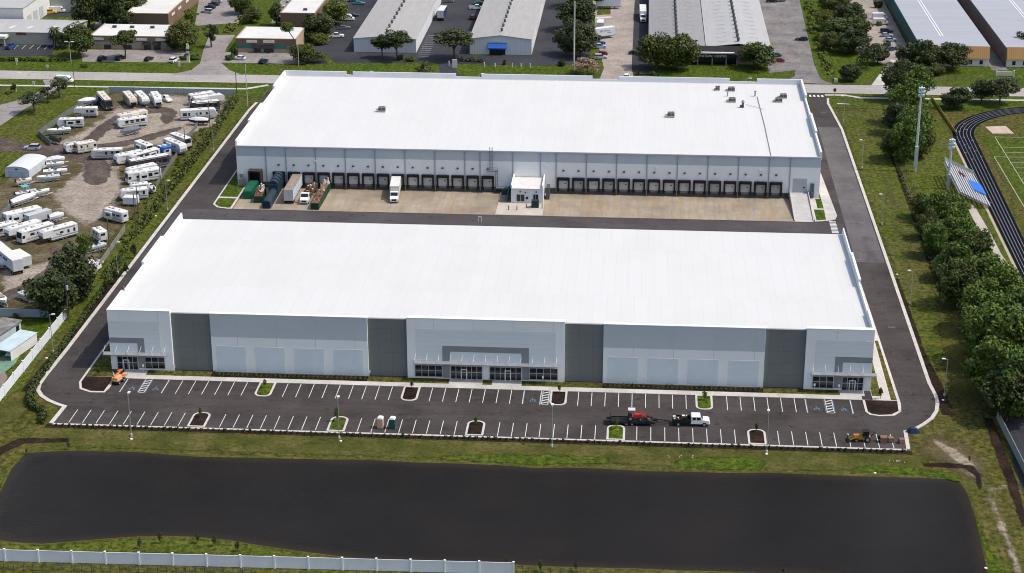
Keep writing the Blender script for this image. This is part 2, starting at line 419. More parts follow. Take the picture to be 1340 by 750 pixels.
# turf of other kinds, each a ragged-edged patch on the ground
patch('lawn', [(-420, 553), (420, 553), (420, 760), (-420, 760)], ground_mat('lush_over_olive', 2, 1), .010, 6)
LUSH = ground_mat('lush_patch', 2, 0); MIDG = ground_mat('mid_patch', 1, 0)
patch('lawn', [(-133, 312), (-123.2, 312), (-123.2, 552), (-133, 552)], MIDG, .006, 3)
patch('lawn', [(61.8, 355), (95, 355), (95, 553), (61.8, 553)], MIDG, .006, 3)
patch('lawn', [(-150, 340), (-133.5, 340), (-129.5, 368), (-150, 366)], ground_mat('lush_yard', 2, 1), .007, 2)
patch('lawn', [(-240, 470), (-180, 502), (-172, 562), (-240, 562)], MIDG, .006, 3)
patch('lawn', [(-240, 440), (-178, 440), (-178, 497), (-240, 497)], MIDG, .008, 3)
patch('lawn', pts('500,604 540,598 600,594 650,593 720,594 800,597 800,608 700,610 600,604'), ground_mat('lush_bank', 2, 'weeds'), .012, 2.2)
patch('lawn', pts('880,604 900,598 960,597 1003,600 1003,616 930,616 880,612'), ground_mat('lush_bank', 2, 'weeds'), .012, 1.8)
patch('lawn', pts('1080,615 1140,607 1200,612 1258,620 1275,660 1300,720 1330,770 1296,770 1285,715 1262,632 1200,622'), ground_mat('lush_bank', 2, 'weeds'), .012, 1.5)
patch('lawn', pts('-20,640 10,606 40,588 120,582 240,588 340,592 340,597 200,590 100,587 40,590 12,612 0,650'), ground_mat('lush_bank', 2, 'weeds'), .012, 1.6)
patch('lawn', pts('-10,712 60,713 140,707 215,703 300,708 420,726 380,734 200,724 0,722'), ground_mat('lush_spit', 1, 'weeds'), .012, 1.6)
WEEDM = ground_mat('weedy_bank', 'weeds', 0)
patch('weeds_ground', [(-118, 303.5), (56, 303.5), (58, 312.6), (-118, 312.6)], WEEDM, .006, 2.5)
patch('weeds_ground', pts('1190,590 1225,560 1290,595 1300,640 1250,625'), ground_mat('bare_mix', 'bare', 0), .013, 4)
patch('weeds_ground', [(-135, 300), (-121, 316), (-126, 372), (-128.5, 372), (-127, 330)], WEEDM, .009, 3)
for q in ('1215,570 1250,585 1275,603 1297,640 1318,690 1345,760 1330,760 1305,690 1285,640 1262,612 1228,590',
          '1285,640 1320,632 1322,637 1290,648'):
    patch('dirt_track', smooth_poly(pts(q)), ground_mat('sand_in_turf', 'sandy', 0), .016, 1.8)
patch('dirt_track', pts('1160,226 1172,262 1186,300 1200,350 1194,350 1178,300 1163,262 1152,228'), ground_mat('bare_in_turf', 'bare', 1), .015, 1.6)
MUL = ground_mat('mulch_ragged', 'mulch', 0)
for q in ('1285,545 1300,548 1330,625 1348,690 1336,690 1315,628 1296,580',
          '1206,606 1240,605 1275,609 1286,622 1287,640 1279,641 1274,622 1262,614 1208,611',
          '-10,590 25,573 90,573 92,579 32,581 0,597'):
    patch('mulch_bed', pts(q), MUL, .018, .9)
patch('ditch', [(71.0, 395), (72.3, 395), (74.1, 505), (72.9, 505)], ground_mat('mulch_in_turf', 'mulch', 1), .018, .9)
patch('ditch', [(72.9, 400), (73.8, 400), (75.4, 505), (74.4, 505)], ground_mat('bare_in_turf', 'bare', 1), .020, .6)
patch('dirt_track', [(64.5, 340), (72, 330), (76, 330), (74.5, 420), (71, 420)], ground_mat('bare_in_olive', 'weeds', 1), .014, 3)

# storage yard for campers: sand, trodden dirt and weeds
patch('yard_ground', [(-172, 558), (-133.8, 558), (-133.6, 500), (-133.4, 436), (-131, 392), (-134, 368), (-150, 367), (-235, 367), (-235, 440), (-178, 448), (-174, 497), (-179, 510), (-178, 530)],
      ground_mat('yard_weeds', 'yard', 1), .014, 3)
SAND = ground_mat('yard_sand', 'sand', 'weeds')
patch('yard_ground', pts('120,160 148,140 190,126 250,123 300,129 285,166 250,176 232,190 160,196 100,200 70,198 60,188 100,174'), SAND, .018, 6)
patch('yard_ground', pts('60,254 84,236 104,222 96,206 130,200 160,214 168,250 150,275 130,294 108,296 72,276'), SAND, .018, 6)
patch('yard_ground', pts('0,352 40,345 80,340 105,345 70,372 30,380 0,392'), SAND, .018, 4)
patch('yard_ground', pts('0,378 40,372 60,390 40,402 0,404'), ground_mat('yard_bare', 'bare', 'weeds'), .017, 4)
DIRT = ground_mat('yard_dirt', 'dirt', 'sand')
DIRTW = ground_mat('dirt_in_weeds', 'dirt', 'weeds')
for q in ('100,186 118,172 138,156 165,146 196,139 220,139 236,146 228,160 214,165 206,155 212,147 195,150 165,158 142,172 128,186 112,192',
          '112,190 160,185 206,172 240,164 240,171 205,182 165,193 125,196',
          '104,205 128,200 146,214 150,226 138,242 118,245 104,234 110,222'):
    patch('dirt_track', smooth_poly(pts(q)), DIRT, .022, 2.6)
DIRTW = ground_mat('dirt_in_weeds', 'dirt', 'weeds')
for q in ('-5,176 10,182 40,190 90,188 110,186 118,196 100,200 60,205 20,198 -5,200',
          '60,203 100,198 120,206 112,216 92,210 66,209',
          '-5,386 30,372 58,352 68,335 60,325 80,322 84,345 60,370 20,392 -5,402'):
    patch('dirt_track', smooth_poly(pts(q)), DIRTW, .021, 1.8)

# streets and lots
ROAD = paved_mat('main_road_asphalt', (.31, .285, .265), (.41, .38, .36), .05, streak=(.06, .9))
ASPH = paved_mat('new_asphalt', (.034, .0275, .0258), (.082, .0690, .0650), .085, streak=(.06, .55))
ASPH2 = paved_mat('older_lane_asphalt', (.088, .080, .080), (.150, .138, .135), .09, streak=(.8, .06))
DARK = paved_mat('sealed_asphalt', (.026, .027, .033), (.058, .057, .064), .06)
GRAYLOT = paved_mat('grey_lot_asphalt', (.21, .185, .175), (.32, .29, .27), .09, cracks=.12)
CRACK = paved_mat('cracked_lot_asphalt', (.12, .11, .108), (.28, .255, .24), .12, cracks=.2)
PINK = paved_mat('worn_concrete_drive', (.25, .205, .175), (.42, .36, .31), .1, cracks=.16)
sheet('road', [(-700, 572.6), (700, 574.5), (700, 584), (-700, 582.1)], ROAD, .05)
sheet('verge_gravel', [(-700, 571.7), (700, 573.6), (700, 574.55), (-700, 572.65)], paved_mat('gravel_shoulder', (.36, .32, .26), (.5, .46, .4), .4), .044)
sheet('sidewalk', [(-260, 562.6), (-129, 564.2), (-122.6, 569.6), (-123.6, 570.8), (-130, 565.7), (-260, 564.1)], CONC, .056)
sheet('sidewalk', [(60, 569.5), (66, 569.8), (71, 566.8), (140, 567.6), (140, 569), (71.4, 568.3), (66.5, 571.2), (60, 571)], CONC, .056)
sheet('driveway', pts('222,98 250,92 262,83 266,66 274,46 308,46 297,62 289,82 300,92 318,98.6'), GRAYLOT, .058)
sheet('driveway', pts('-10,140 30,130 52,120 60,113 56,105 80,104 78,113 60,128 34,142 -10,172'), GRAYLOT, .054)
sheet('driveway', pts('568,103 576,95 572,78 592,78 598,95 612,103'), DARK, .058)
sheet('driveway', [(-20, 582), (-13.5, 586), (-12.5, 600), (-16, 640), (-19.9, 712), (-3, 712), (-3, 600), (-2.2, 589), (4, 583)], PINK, .058)
sheet('driveway', pts('1026,107 1040,100 1042,86 1066,86 1074,104 1092,111'), CRACK, .058)
sheet('driveway', pts('1140,112 1152,96 1166,78 1176,80 1160,98 1158,112'), CONC, .058)
sheet('parking_lot', pts('-30,61 75,59 66,73.5 -30,72.5'), DARK, .040)
sheet('parking_lot', pts('10,22 106,22 112,-12 40,-12'), DARK, .040)
sheet('parking_lot', pts('105,65 240,66 250,82 108,81'), GRAYLOT, .042)
sheet('parking_lot', pts('128,22 150,8 190,-6 186,20 176,33 122,38'), GRAYLOT, .036)
sheet('parking_lot', pts('255,34 312,30 330,-12 262,-12'), GRAYLOT, .040)
sheet('parking_lot', pts('286,68 402,68 400,84 284,82'), GRAYLOT, .042)
sheet('parking_lot', pts('355,30 372,30 395,-10 372,-10'), GRAYLOT, .040)
sheet('parking_lot', pts('392,82 412,60 440,-12 520,-12 462,66 420,70 430,84'), DARK, .040)
sheet('parking_lot', pts('420,68 464,66 545,68 572,5 640,-12 640,0 618,74 770,68 775,85 700,86 600,84 560,82 440,83'), DARK, .044)
sheet('parking_lot', pts('700,-12 775,-12 772,85 694,86'), DARK, .038)
sheet('parking_lot', [(-3, 592), (4, 592), (3.5, 712), (-3, 712)], DARK, .048)
sheet('parking_lot', [(43.5, 597), (59.7, 605), (62.5, 712), (45, 712)], CRACK, .040)
sheet('parking_lot', [(72, 640), (83, 612), (95.2, 612), (95.8, 720), (78, 720)], PINK, .040)
sheet('parking_lot', pts('1312,556 1322,548 1345,546 1365,690 1352,690'), DARK, .040)

# the site: asphalt ring round both warehouses
outer = pts('69.5,554.3 88,531.5 77.6,528.4 66,523.5 57,517.5 52.5,510.5 54.3,503.3 63.3,490.7') + [(XL, 350), (XL, 540), (-122.1, 549), (-121.6, 573.2), (-109, 573.2), (-109, 540),
        (54.4, 540), (54.6, 574), (62, 574), (60.2, 566), (59.7, 559.8), (60.4, 547.7), (61.3, 531), (61.3, 345)] + pts('1222,518 1224.3,528 1223,538 1217,547 1206,555 1195,561 1182,564.3 1186,588.4')
sheet('site_asphalt', outer, ASPH, .030, [WELL[::-1]])
sheet('service_lane', [(53.9, 416.2), (61.0, 416.2), (61.0, 533), (54.6, 533)], ASPH2, .038)
sheet('service_lane', [(-122.2, 405.2), (53.6, 405.2), (53.6, 444.6), (-122.2, 444.6)], paved_mat('lane_asphalt', (.053, .047, .047), (.092, .084, .083), .08, streak=(.06, .8)), .036)
kerb('kerb', outer[:8]+[(XL, 350), (XL, 540), (-122.1, 549)], .85, .13, side=1)
kerb('kerb', [(60.2, 566), (59.7, 559.8), (60.4, 547.7), (61.3, 531), (61.3, 345)]+outer[-8:], .75, .13, side=1)
kerb('kerb', [outer[-1], outer[0]], .55, .13, side=1)
patch('mulch_bed', [(-116, 311.8), (54, 311.8), (54, 313.7), (-116, 313.7)], MUL, .020, .5)
patch('mulch_bed', [(62.0, 330), (65.0, 330), (64.4, 345), (63.3, 360), (63.1, 405), (62.0, 408)], MUL, .020, .8)
patch('mulch_bed', [(-126.2, 328), (-123.5, 328), (-123.5, 400), (-125, 400)], MUL, .020, .8)

# raised islands (kerb round turf or mulch)
TURF = ground_mat('ground_turf', 0); LAWNM = ground_mat('lawn_turf', 2); MULM = ground_mat('mulch', 'mulch')
def island(x0, x1, y0, y1, r, inner, k=.42, z=.14):
    struct(MB().prism(rrect(x0, x1, y0, y1, r), 0, z).build('traffic_island', CURBM))
    sheet('island_bed', rrect(x0+k, x1-k, y0+k, y1-k, [max(0, q-k) for q in r]), inner, z+.012)
for x, kind in ((-77.6, 'g'), (-47.3, 'm'), (-16.8, 'm'), (12.9, 'g')):
    island(x, x+3.5, 329.1, 336.0, (1.5, 1.5, 0, 0), LAWNM if kind == 'g' else MULM)
for x, kind in ((-87.8, 'm'), (-59.9, 'g'), (-32.5, 'm'), (-4.8, 'g'), (22.7, 'm')):
    island(x, x+3.6, 314.2, 320.8, (0, 0, 1.6, 1.6), LAWNM if kind == 'g' else MULM)
# strips beside the buildings
struct(MB().prism([(-115.2, 404), (-115.4, 333.5), (-114.2, 330), (-111.6, 328.6), (-108.6, 328.7), (-108.2, 331), (-108.2, 336), (-110.4, 340.4), (-110.4, 404)], 0, .12).build('traffic_island', CURBM))
sheet('island_bed', [(-114.8, 403), (-114.9, 336.5), (-108.8, 336.5), (-110.4, 340.5), (-110.4, 403)], TURF, .135)
sheet('island_bed', [(-114.9, 336.4), (-114.9, 333.6), (-113.9, 330.6), (-111.6, 329.2), (-108.9, 329.3), (-108.7, 336.4)], MULM, .135)
struct(MB().prism([(49.0, 404), (49.0, 336.0), (46.9, 336.0), (46.9, 330.4), (47.6, 329.0), (49.4, 328.5), (52.4, 328.9), (54.1, 331), (54.5, 334.5), (54.1, 368), (53.6, 404)], 0, .12).build('traffic_island', CURBM))
sheet('island_bed', [(47.4, 335.9), (47.4, 330.5), (48.0, 329.5), (49.5, 329.0), (52.0, 329.4), (53.6, 331.2), (53.9, 335.9)], MULM, .135)
sheet('island_bed', [(52.7, 336.2), (53.9, 336.2), (53.6, 367), (52.9, 367)], TURF, .135)
sheet('island_bed', [(49.1, 338.0), (50.9, 338.0), (51.3, 366), (49.1, 366)], TURF, .135)
struct(MB().prism([(-113.8, 482), (-113.6, 448.5), (-111.9, 446), (-109, 445.1), (-107.7, 445.2), (-107.7, 465), (-110.3, 465), (-110.3, 482)], 0, .12).build('traffic_island', CURBM))
sheet('island_bed', [(-113.1, 449), (-111.7, 446.6), (-108.9, 445.8), (-108.3, 445.9), (-108.3, 453.6), (-113.1, 453.6)], LAWNM, .135)
sheet('island_bed', [(-113.2, 454.8), (-108.3, 454.8), (-108.3, 464.6), (-110.5, 464.6), (-110.5, 481.6), (-113.4, 481.6)], LAWNM, .135)
struct(MB().prism([(46.4, 465), (46.4, 445.4), (50.4, 446.4), (51.9, 447.6), (52.6, 450.5), (51.4, 490), (49.2, 512), (49.2, 465)], 0, .12).build('traffic_island', CONC))
sheet('island_bed', [(46.9, 446.3), (49.4, 447), (49.6, 455), (46.9, 455)], LAWNM, .135)
sheet('island_bed', [(48.0, 456), (49.6, 456), (49.5, 476), (49.2, 476), (49.2, 464), (48, 464)], LAWNM, .135)
# front walk, entrance walks and planting
struct(B(-108.2, 46.9, 335.95, 337.9, 0, .12).build('sidewalk', CONC))
struct(B(50.98, 52.55, 338.9, 372, 0, .128).build('sidewalk', CONC))
for a, bq in ((-107.4, -102.4), (-38.2, -31.2), (-29.2, -23.0), (42.6, 47.6)):
    struct(B(a, bq, 337.9, 340.45, 0, .121).build('entrance_walk', CONC))
def bed(x0, x1, m, name='planting_bed'): struct(B(x0, x1, 337.9, 340.45, 0, .09).build(name, m))
for x0, x1, m in ((-102.4, -88.6, TURF), (-88.6, -55.4, MULM), (-55.4, -38.2, TURF), (-31.2, -29.2, TURF), (-23, -6.2, TURF), (-6.2, 27, MULM), (27, 42.6, TURF)):
    bed(x0, x1, m)

# painted stall lines
UP = [-105.6, -96.85, -93.9, -22.25, -18.7, 44.35, 35.25] + [-93.9+2.74*k for k in range(1, 6)] + [-71.6+2.74*k for k in range(0, 9)] + [-41.3+2.74*k for k in range(0, 8)] \
     + [-11.0+2.75*k for k in range(0, 9)] + [19.3+2.75*k for k in range(0, 6)]
LOW = [-111.7+2.762*k for k in range(9)] + [-81.3+2.74*k for k in range(8)] + [-53.8+2.74*k for k in range(8)] + [-26.1+2.72*k for k in range(8)] \
      + [1.1+2.74*k for k in range(8)] + [28.7+2.74*k for k in range(9)]
mb = MB()
for x in UP: mb.add([(x-.07, 329.3, .042), (x+.07, 329.3, .042), (x+.07, 335.8, .042), (x-.07, 335.8, .042)], [(0, 1, 2, 3)])
for x in LOW: mb.add([(x-.07, 314.4, .042), (x+.07, 314.4, .042), (x+.07, 320.4, .042), (x-.07, 320.4, .042)], [(0, 1, 2, 3)])
# hatched aisles and blue lines of the accessible stalls
for x0, x1 in ((-101.8, -100.4), (-18.4, -17.0), (39.2, 40.7)):
    for a, bq, c_, d in ((x0, x0+.12, 329.3, 335.8), (x1-.12, x1, 329.3, 335.8), (x0, x1, 329.3, 329.45)):
        mb.add([(a, c_, .046), (bq, c_, .046), (bq, d, .046), (a, d, .046)], [(0, 1, 2, 3)])
    for k in range(5):
        y = 329.7+1.2*k; mb.add([(x0, y, .05), (x1, y+.8, .05), (x1, y+1.15, .05), (x0, y+.35, .05)], [(0, 1, 2, 3)])
for k in range(9):                                  # crossing behind the front building
    y = 437+1.05*k; mb.add([(50.1, y, .046), (51.8, y, .046), (51.8, y+.6, .046), (50.1, y+.6, .046)], [(0, 1, 2, 3)])
for k in range(8):                                  # old lots across the road
    x = -226.5+2.75*k; mb.add([(x, 613, .052), (x+.16, 613, .052), (x-.2, 618.6, .052), (x-.36, 618.6, .052)], [(0, 1, 2, 3)])
for k in range(12):
    y = 612+2.8*k; mb.add([(-78.5, y, .056), (-74.5, y, .056), (-74.5, y+.14, .056), (-78.5, y+.14, .056)], [(0, 1, 2, 3)])
for k in range(4):                                  # piano-key crossing at the right drive
    x = 54.8+1.3*k; mb.add([(x, 567.7, .06), (x+.7, 567.7, .06), (x+.7, 570, .06), (x, 570, .06)], [(0, 1, 2, 3)])
struct(mb.build('stall_marking', PAINT))
mb = MB()
for x in (-105.45, -96.7, -101.95, -100.25, -22.1, -18.55, -16.9, 35.4, 39.05, 40.85, 44.5):
    mb.add([(x-.08, 329.3, .043), (x+.06, 329.3, .043), (x+.06, 335.7, .043), (x-.08, 335.7, .043)], [(0, 1, 2, 3)])
for x in (-103.6, -98.6, -20.3, 37.2, 42.6):        # wheelchair emblem: wheel ring, back, head, foot
    cx, cy = x, 331.0
    for k in range(12):
        a0, a1 = R(30*k-20), R(30*k+10)
        if k > 9: continue
        mb.add([(cx+.55*math.cos(a0), cy+.55*math.sin(a0), .048), (cx+.55*math.cos(a1), cy+.55*math.sin(a1), .048), (cx+.38*math.cos(a1), cy+.38*math.sin(a1), .048), (cx+.38*math.cos(a0), cy+.38*math.sin(a0), .048)][::-1], [(0, 1, 2, 3)])
    for a, bq, c_, d in ((-.07, .07, .1, 1.1), (-.12, .12, 1.18, 1.42), (.1, .6, .55, .7), (.45, .62, -.3, .55), (.45, .85, -.42, -.28)):
        mb.add([(cx+a, cy+c_, .047), (cx+bq, cy+c_, .047), (cx+bq, cy+d, .047), (cx+a, cy+d, .047)], [(0, 1, 2, 3)])
struct(mb.build('stall_marking', BLUEP))
# drain grates and tyre-worn streaks on the right lane
for x, y in ((57.2, 476), (57.4, 431), (57.6, 375), (57.6, 549)):
    struct(B(x-.8, x+.8, y-.55, y+.55, .039, .056).build('drain_grate', DGREY))
SCF = ground_mat('tyre_scuff', 'scuff', 'scuff')
patch('tyre_scuff', [(54.6, 352), (55.2, 338), (53, 327), (57, 331), (58.3, 338), (57.6, 352), (57.8, 412), (56.2, 412)], SCF, .032, 2.2)
patch('tyre_scuff', [(-112, 324.2), (-60, 325.6), (0, 325.8), (52, 325), (52, 323), (0, 322.8), (-60, 322.6), (-112, 321.8)], SCF, .032, 2.6)
patch('tyre_scuff', [(-121.5, 335), (-117.5, 335), (-117.8, 400), (-120.6, 400)], SCF, .032, 2.6)
patch('tyre_scuff', [(-112, 314.5), (-90, 314.6), (-88, 320.4), (-110, 320.3)], SCF, .033, 3.5)
for k in range(7): patch('tyre_scuff', [(-70+17*k, 329.3+random.random()), (-63+17*k, 329.6), (-64+17*k, 334), (-70.5+17*k, 333)], SCF, .032, 3.2)
patch('tyre_scuff', [(55.5, 417), (60.5, 417), (60.5, 440), (57, 436)], SCF, .040, 4)

# truck court: apron sloping to the docks, ramp, expansion joints and rust stains in the concrete
m, nt, b = _new('apron_concrete'); p = _pos(nt)
base = _ramp(nt, _noise(nt, p, .09, 6, .65), [(.3, (.19, .155, .105)), (.5, (.295, .245, .175)), (.72, (.385, .335, .255))])
st = _noise(nt, _map(nt, p, .42, .05, 1), 1, 5, .7)
base = _mix(nt, _ramp(nt, st, [(.52, (0, 0, 0)), (.68, (.62, .62, .62))]), base, (.30, .165, .065))
st2 = _noise(nt, _map(nt, p, .9, .06, 1), 1, 3, .6)
base = _mix(nt, _ramp(nt, st2, [(.3, (.65, .65, .65)), (.5, (0, 0, 0))]), base, (.19, .17, .15))
br = nt.nodes.new('ShaderNodeTexBrick'); br.offset = 0; br.inputs['Scale'].default_value = 1
br.inputs['Brick Width'].default_value = 4.12; br.inputs['Row Height'].default_value = 30; br.inputs['Mortar Size'].default_value = .09
br.inputs['Color1'].default_value = (0, 0, 0, 1); br.inputs['Color2'].default_value = (0, 0, 0, 1); br.inputs['Mortar'].default_value = (.75, .75, .75, 1)
nt.links.new(_map(nt, p, 1, 1, 1), br.inputs['Vector'])
base = _mix(nt, br.outputs[0], base, (.30, .20, .10))
nt.links.new(base, b.inputs['Base Color']); b.inputs['Roughness'].default_value = .9
mb = MB(); mb.add([(-107.5, 445.2, .03), (41.2, 445.2, .03), (41.2, 465.4, -.4), (-107.5, 465.4, -.4)], [(0, 1, 2, 3)])
mb.add([(-107.5, 445.2, .03), (-107.5, 465.4, -.4), (-107.5, 465.4, .03)], [(0, 1, 2)])
struct(mb.build('truck_apron', m))
RAMPC = paved_mat('ramp_concrete', (.40, .385, .36), (.52, .50, .47), .3)
mb = MB(); mb.add([(41.3, 445.2, .02), (46.1, 445.2, .02), (46.1, 465.2, 1.4), (41.3, 465.2, 1.4), (41.3, 445.2, -.5), (46.1, 445.2, -.5), (46.1, 465.2, -.5), (41.3, 465.2, -.5)],
                  [(0, 1, 2, 3), (4, 0, 3, 7), (1, 5, 6, 2), (5, 1, 0, 4)])
struct(mb.build('dock_ramp', RAMPC))
mb = MB()
for x in (41.18, 46.12):
    mb.add([(x-.09, 445.6, 0), (x+.09, 445.6, 0), (x+.09, 465.1, 0), (x-.09, 465.1, 0), (x-.09, 445.6, .35), (x+.09, 445.6, .35), (x+.09, 465.1, 1.9), (x-.09, 465.1, 1.9)],
           [(4, 5, 6, 7), (0, 1, 5, 4), (1, 2, 6, 5), (2, 3, 7, 6), (3, 0, 4, 7)])
struct(mb.build('ramp_kerb', CURBM))

# ------------------------------------------------------------------ running track and field
def arc_ring(cx, cy, r0, r1, x0, x1, y_end, n=40):
    """half-oval lane from straight (x-) round to the far straight"""
    o_, i_ = [], []
    for k in range(n+1):
        a = R(180-180*k/n); o_.append((cx+r1*math.cos(a), cy+r1*math.sin(a))); i_.append((cx+r0*math.cos(a), cy+r0*math.sin(a)))
    return [(x1, y_end)]+o_+[(cx+r1, y_end), (cx+r0, y_end)]+i_[::-1]+[(x0, y_end)]
CX, CY, RI, RO = 131.2, 524.5, 30.6, 36.9
TRK = mat('track_rubber', (.0055, .006, .010), .9, .3, .3, spec=.05)
sheet('running_track', arc_ring(CX, CY, RI, RO, 96.6, 92.2, 380), TRK, .045)
LANE = mat('lane_paint', (.30, .30, .34), .7, .12)
for k in range(1, 6):
    r = RI+(RO-RI)*k/6; xe = 96.6-(96.6-92.2)*k/6
    sheet('lane_line', arc_ring(CX, CY, r-.05, r+.05, xe+.05, xe-.05, 380), LANE, .055)
mb = MB()
for k, (dx, y) in enumerate(((0, 528), (1, 531), (2, 536), (3, 540), (0, 520), (1, 517), (2, 514), (3, 511), (4, 522), (4, 506), (1, 503), (3, 533), (2, 525), (0, 509))):
    x = CX-RO+.5+dx*1.05-(0 if y < 524 else -1.6*(y-524.5)/16); mb.add([(x, y, .06), (x+.9, y+.25, .06), (x+.9, y+.5, .06), (x, y+.25, .06)], [(0, 1, 2, 3)])
struct(mb.build('lane_marking', LANE))
sheet('track_edge', [(91.3, 380), (92.0, 380), (94.2, 524), (93.5, 524)], paved_mat('sand_edge', (.34, .28, .2), (.46, .40, .3), .3), .043)
FIELD = ground_mat('field_turf', 2)
sheet('sports_field', [(102.6, 400), (160, 400), (160, 527), (102.6, 527)], FIELD, .03)
mb = MB()
def line(x0, y0, x1, y1, wd=.14):
    d = Vector((x1-x0, y1-y0)).normalized(); nx, ny = -d.y*wd/2, d.x*wd/2
    mb.add([(x0-nx, y0-ny, .04), (x1-nx, y1-ny, .04), (x1+nx, y1+ny, .04), (x0+nx, y0+ny, .04)], [(0, 1, 2, 3)])
line(106.7, 526.2, 106.9, 400); line(106.7, 526.2, 160, 526.6); line(103, 506, 103.2, 400); line(103, 506, 125, 506.4)
for y in (515.8, 510.7, 501, 496.4, 491.1, 486, 481, 476, 471, 466, 461, 456): line(107.1, y, 150, y)
struct(mb.build('field_marking', mat('field_paint', (.5, .5, .44), .8, .15)))
sheet('jump_pit', pts('1289,166 1316,165 1327,175 1299,175'), paved_mat('pit_sand', (.40, .30, .24), (.55, .45, .36), .3), .05)
PATHM = paved_mat('path_concrete', (.36, .31, .27), (.5, .45, .40), .25)
sheet('path', [(87.9, 462), (87.9, 438), (88.9, 424), (90.2, 402), (92, 385), (94, 386), (92.1, 405), (90.5, 424), (90.5, 440), (90, 462)], PATHM, .048)

# ================================================================== THE TWO WAREHOUSES
def part(root, name, mb, mats):
    o = mb.build(name, mats, parent=root)
    L = root.location; par = root.parent
    if root.type == 'EMPTY': o.location = (-L.x, -L.y, -L.z)
    return o
LIGHTP = panel_mat('facade_light', (.84, .85, .815), 8.3, 40, line=.6, mortar=.05, var=.03)
LINED = panel_mat('facade_lined', (.71, .745, .735), 60, 1.05, line=.80, mortar=.03, var=.03)
MIDP = panel_mat('facade_mid', (.51, .55, .56), 8.3, 2.6, line=.85, mortar=.03, var=.03)
BOXP = panel_mat('facade_box', (.68, .735, .745), 1.2, 1.4, line=.90, mortar=.02, var=.05)
DARKP = panel_mat('facade_dark', (.18, .19, .178), 2.8, 2.7, line=.6, mortar=.03, var=.06)
ACC = mat('facade_accent', (.24, .25, .25), .7, .06, .3)
m, nt, b = _new('roof_membrane'); p = _pos(nt)
br = nt.nodes.new('ShaderNodeTexBrick'); br.offset = .5; br.inputs['Scale'].default_value = 1
br.inputs['Brick Width'].default_value = 2.9; br.inputs['Row Height'].default_value = 30; br.inputs['Mortar Size'].default_value = .06; br.inputs['Mortar Smooth'].default_value = .5
br.inputs['Color1'].default_value = (.575, .57, .55, 1); br.inputs['Color2'].default_value = (.56, .555, .535, 1); br.inputs['Mortar'].default_value = (.50, .495, .48, 1)
nt.links.new(p, br.inputs['Vector'])
c = _mix(nt, _ramp(nt, _noise(nt, p, .06, 6, .65), [(.45, (0, 0, 0)), (.75, (.55, .55, .55))]), br.outputs[0], (.52, .51, .49))
c = _mix(nt, _ramp(nt, _noise(nt, p, .5, 5, .7), [(.6, (0, 0, 0)), (.8, (.3, .3, .3))]), c, (.455, .44, .42))
nt.links.new(c, b.inputs['Base Color']); b.inputs['Roughness'].default_value = .8; b.inputs['Specular IOR Level'].default_value = .25
MEMB = m
PARAIN = mat('parapet_liner', (.66, .675, .69), .7, .05, .2)

fw = thing('front_warehouse', 'long white and grey concrete warehouse facing the striped car park', 'warehouse', (-30.7, 372, 0))
X0, X1, Y0, Y1 = -110.4, 49.0, 340.5, 404.1
segs = [(-110.4, -97.0, 0, 13.6, LIGHTP), (-97.0, -88.6, .7, 12.9, DARKP), (-88.6, -55.4, .25, 13.25, LIGHTP), (-55.4, -47.1, .7, 12.9, DARKP),
        (-47.1, -14.2, 0, 13.6, LIGHTP), (-14.2, -6.2, .7, 12.9, DARKP), (-6.2, 27.0, .25, 13.25, LIGHTP), (27.0, 35.3, .7, 12.9, DARKP), (35.3, 49.0, 0, 13.6, LIGHTP)]
for i, (a, bq, dy, h, mm) in enumerate(segs):
    w_ = part(fw, 'facade_wall', B(a, bq, Y0+dy, Y0+1.1, 0, h), mm)
    part(w_, 'coping', B(a-.04, bq+.04, Y0+dy-.06, Y0+1.16, h+.003, h+.13), WHITE if mm is LIGHTP else ACC)
for sgn, x in ((1, X1), (-1, X0)):
    xs = (x-.35, x) if sgn > 0 else (x, x+.35)
    sw = part(fw, 'side_wall', B(xs[0], xs[1], Y0+1.1, Y1, 0, 12.7), LIGHTP)
    for y0, y1, h, o_ in ((Y0+1.1, 352, 13.6, .1), (352, 369, 13.0, 0), (369, 386, 13.7, .22), (386, Y1+.05, 13.1, 0)):
        xa, xb = (x-.3, x+o_+.02) if sgn > 0 else (x-o_-.02, x+.3)
        part(fw, 'parapet', B(xa, xb, y0, y1, 12.702 if o_ == 0 else 11.0, h), PARAIN)
part(fw, 'rear_wall', B(X0+.35, X1-.35, Y1-.35, Y1-.02, 0, 11.3), LIGHTP)
mb = MB(); zf, zr = 12.25, 11.42
mb.add([(X0+.3, Y0+1.1, zf), (X1-.3, Y0+1.1, zf), (X1-.3, Y1+.25, zr), (X0+.3, Y1+.25, zr), (X0+.3, Y1+.25, zr-.25), (X1-.3, Y1+.25, zr-.25)], [(0, 1, 2, 3), (3, 2, 5, 4)])
rf = part(fw, 'roof', mb, MEMB)
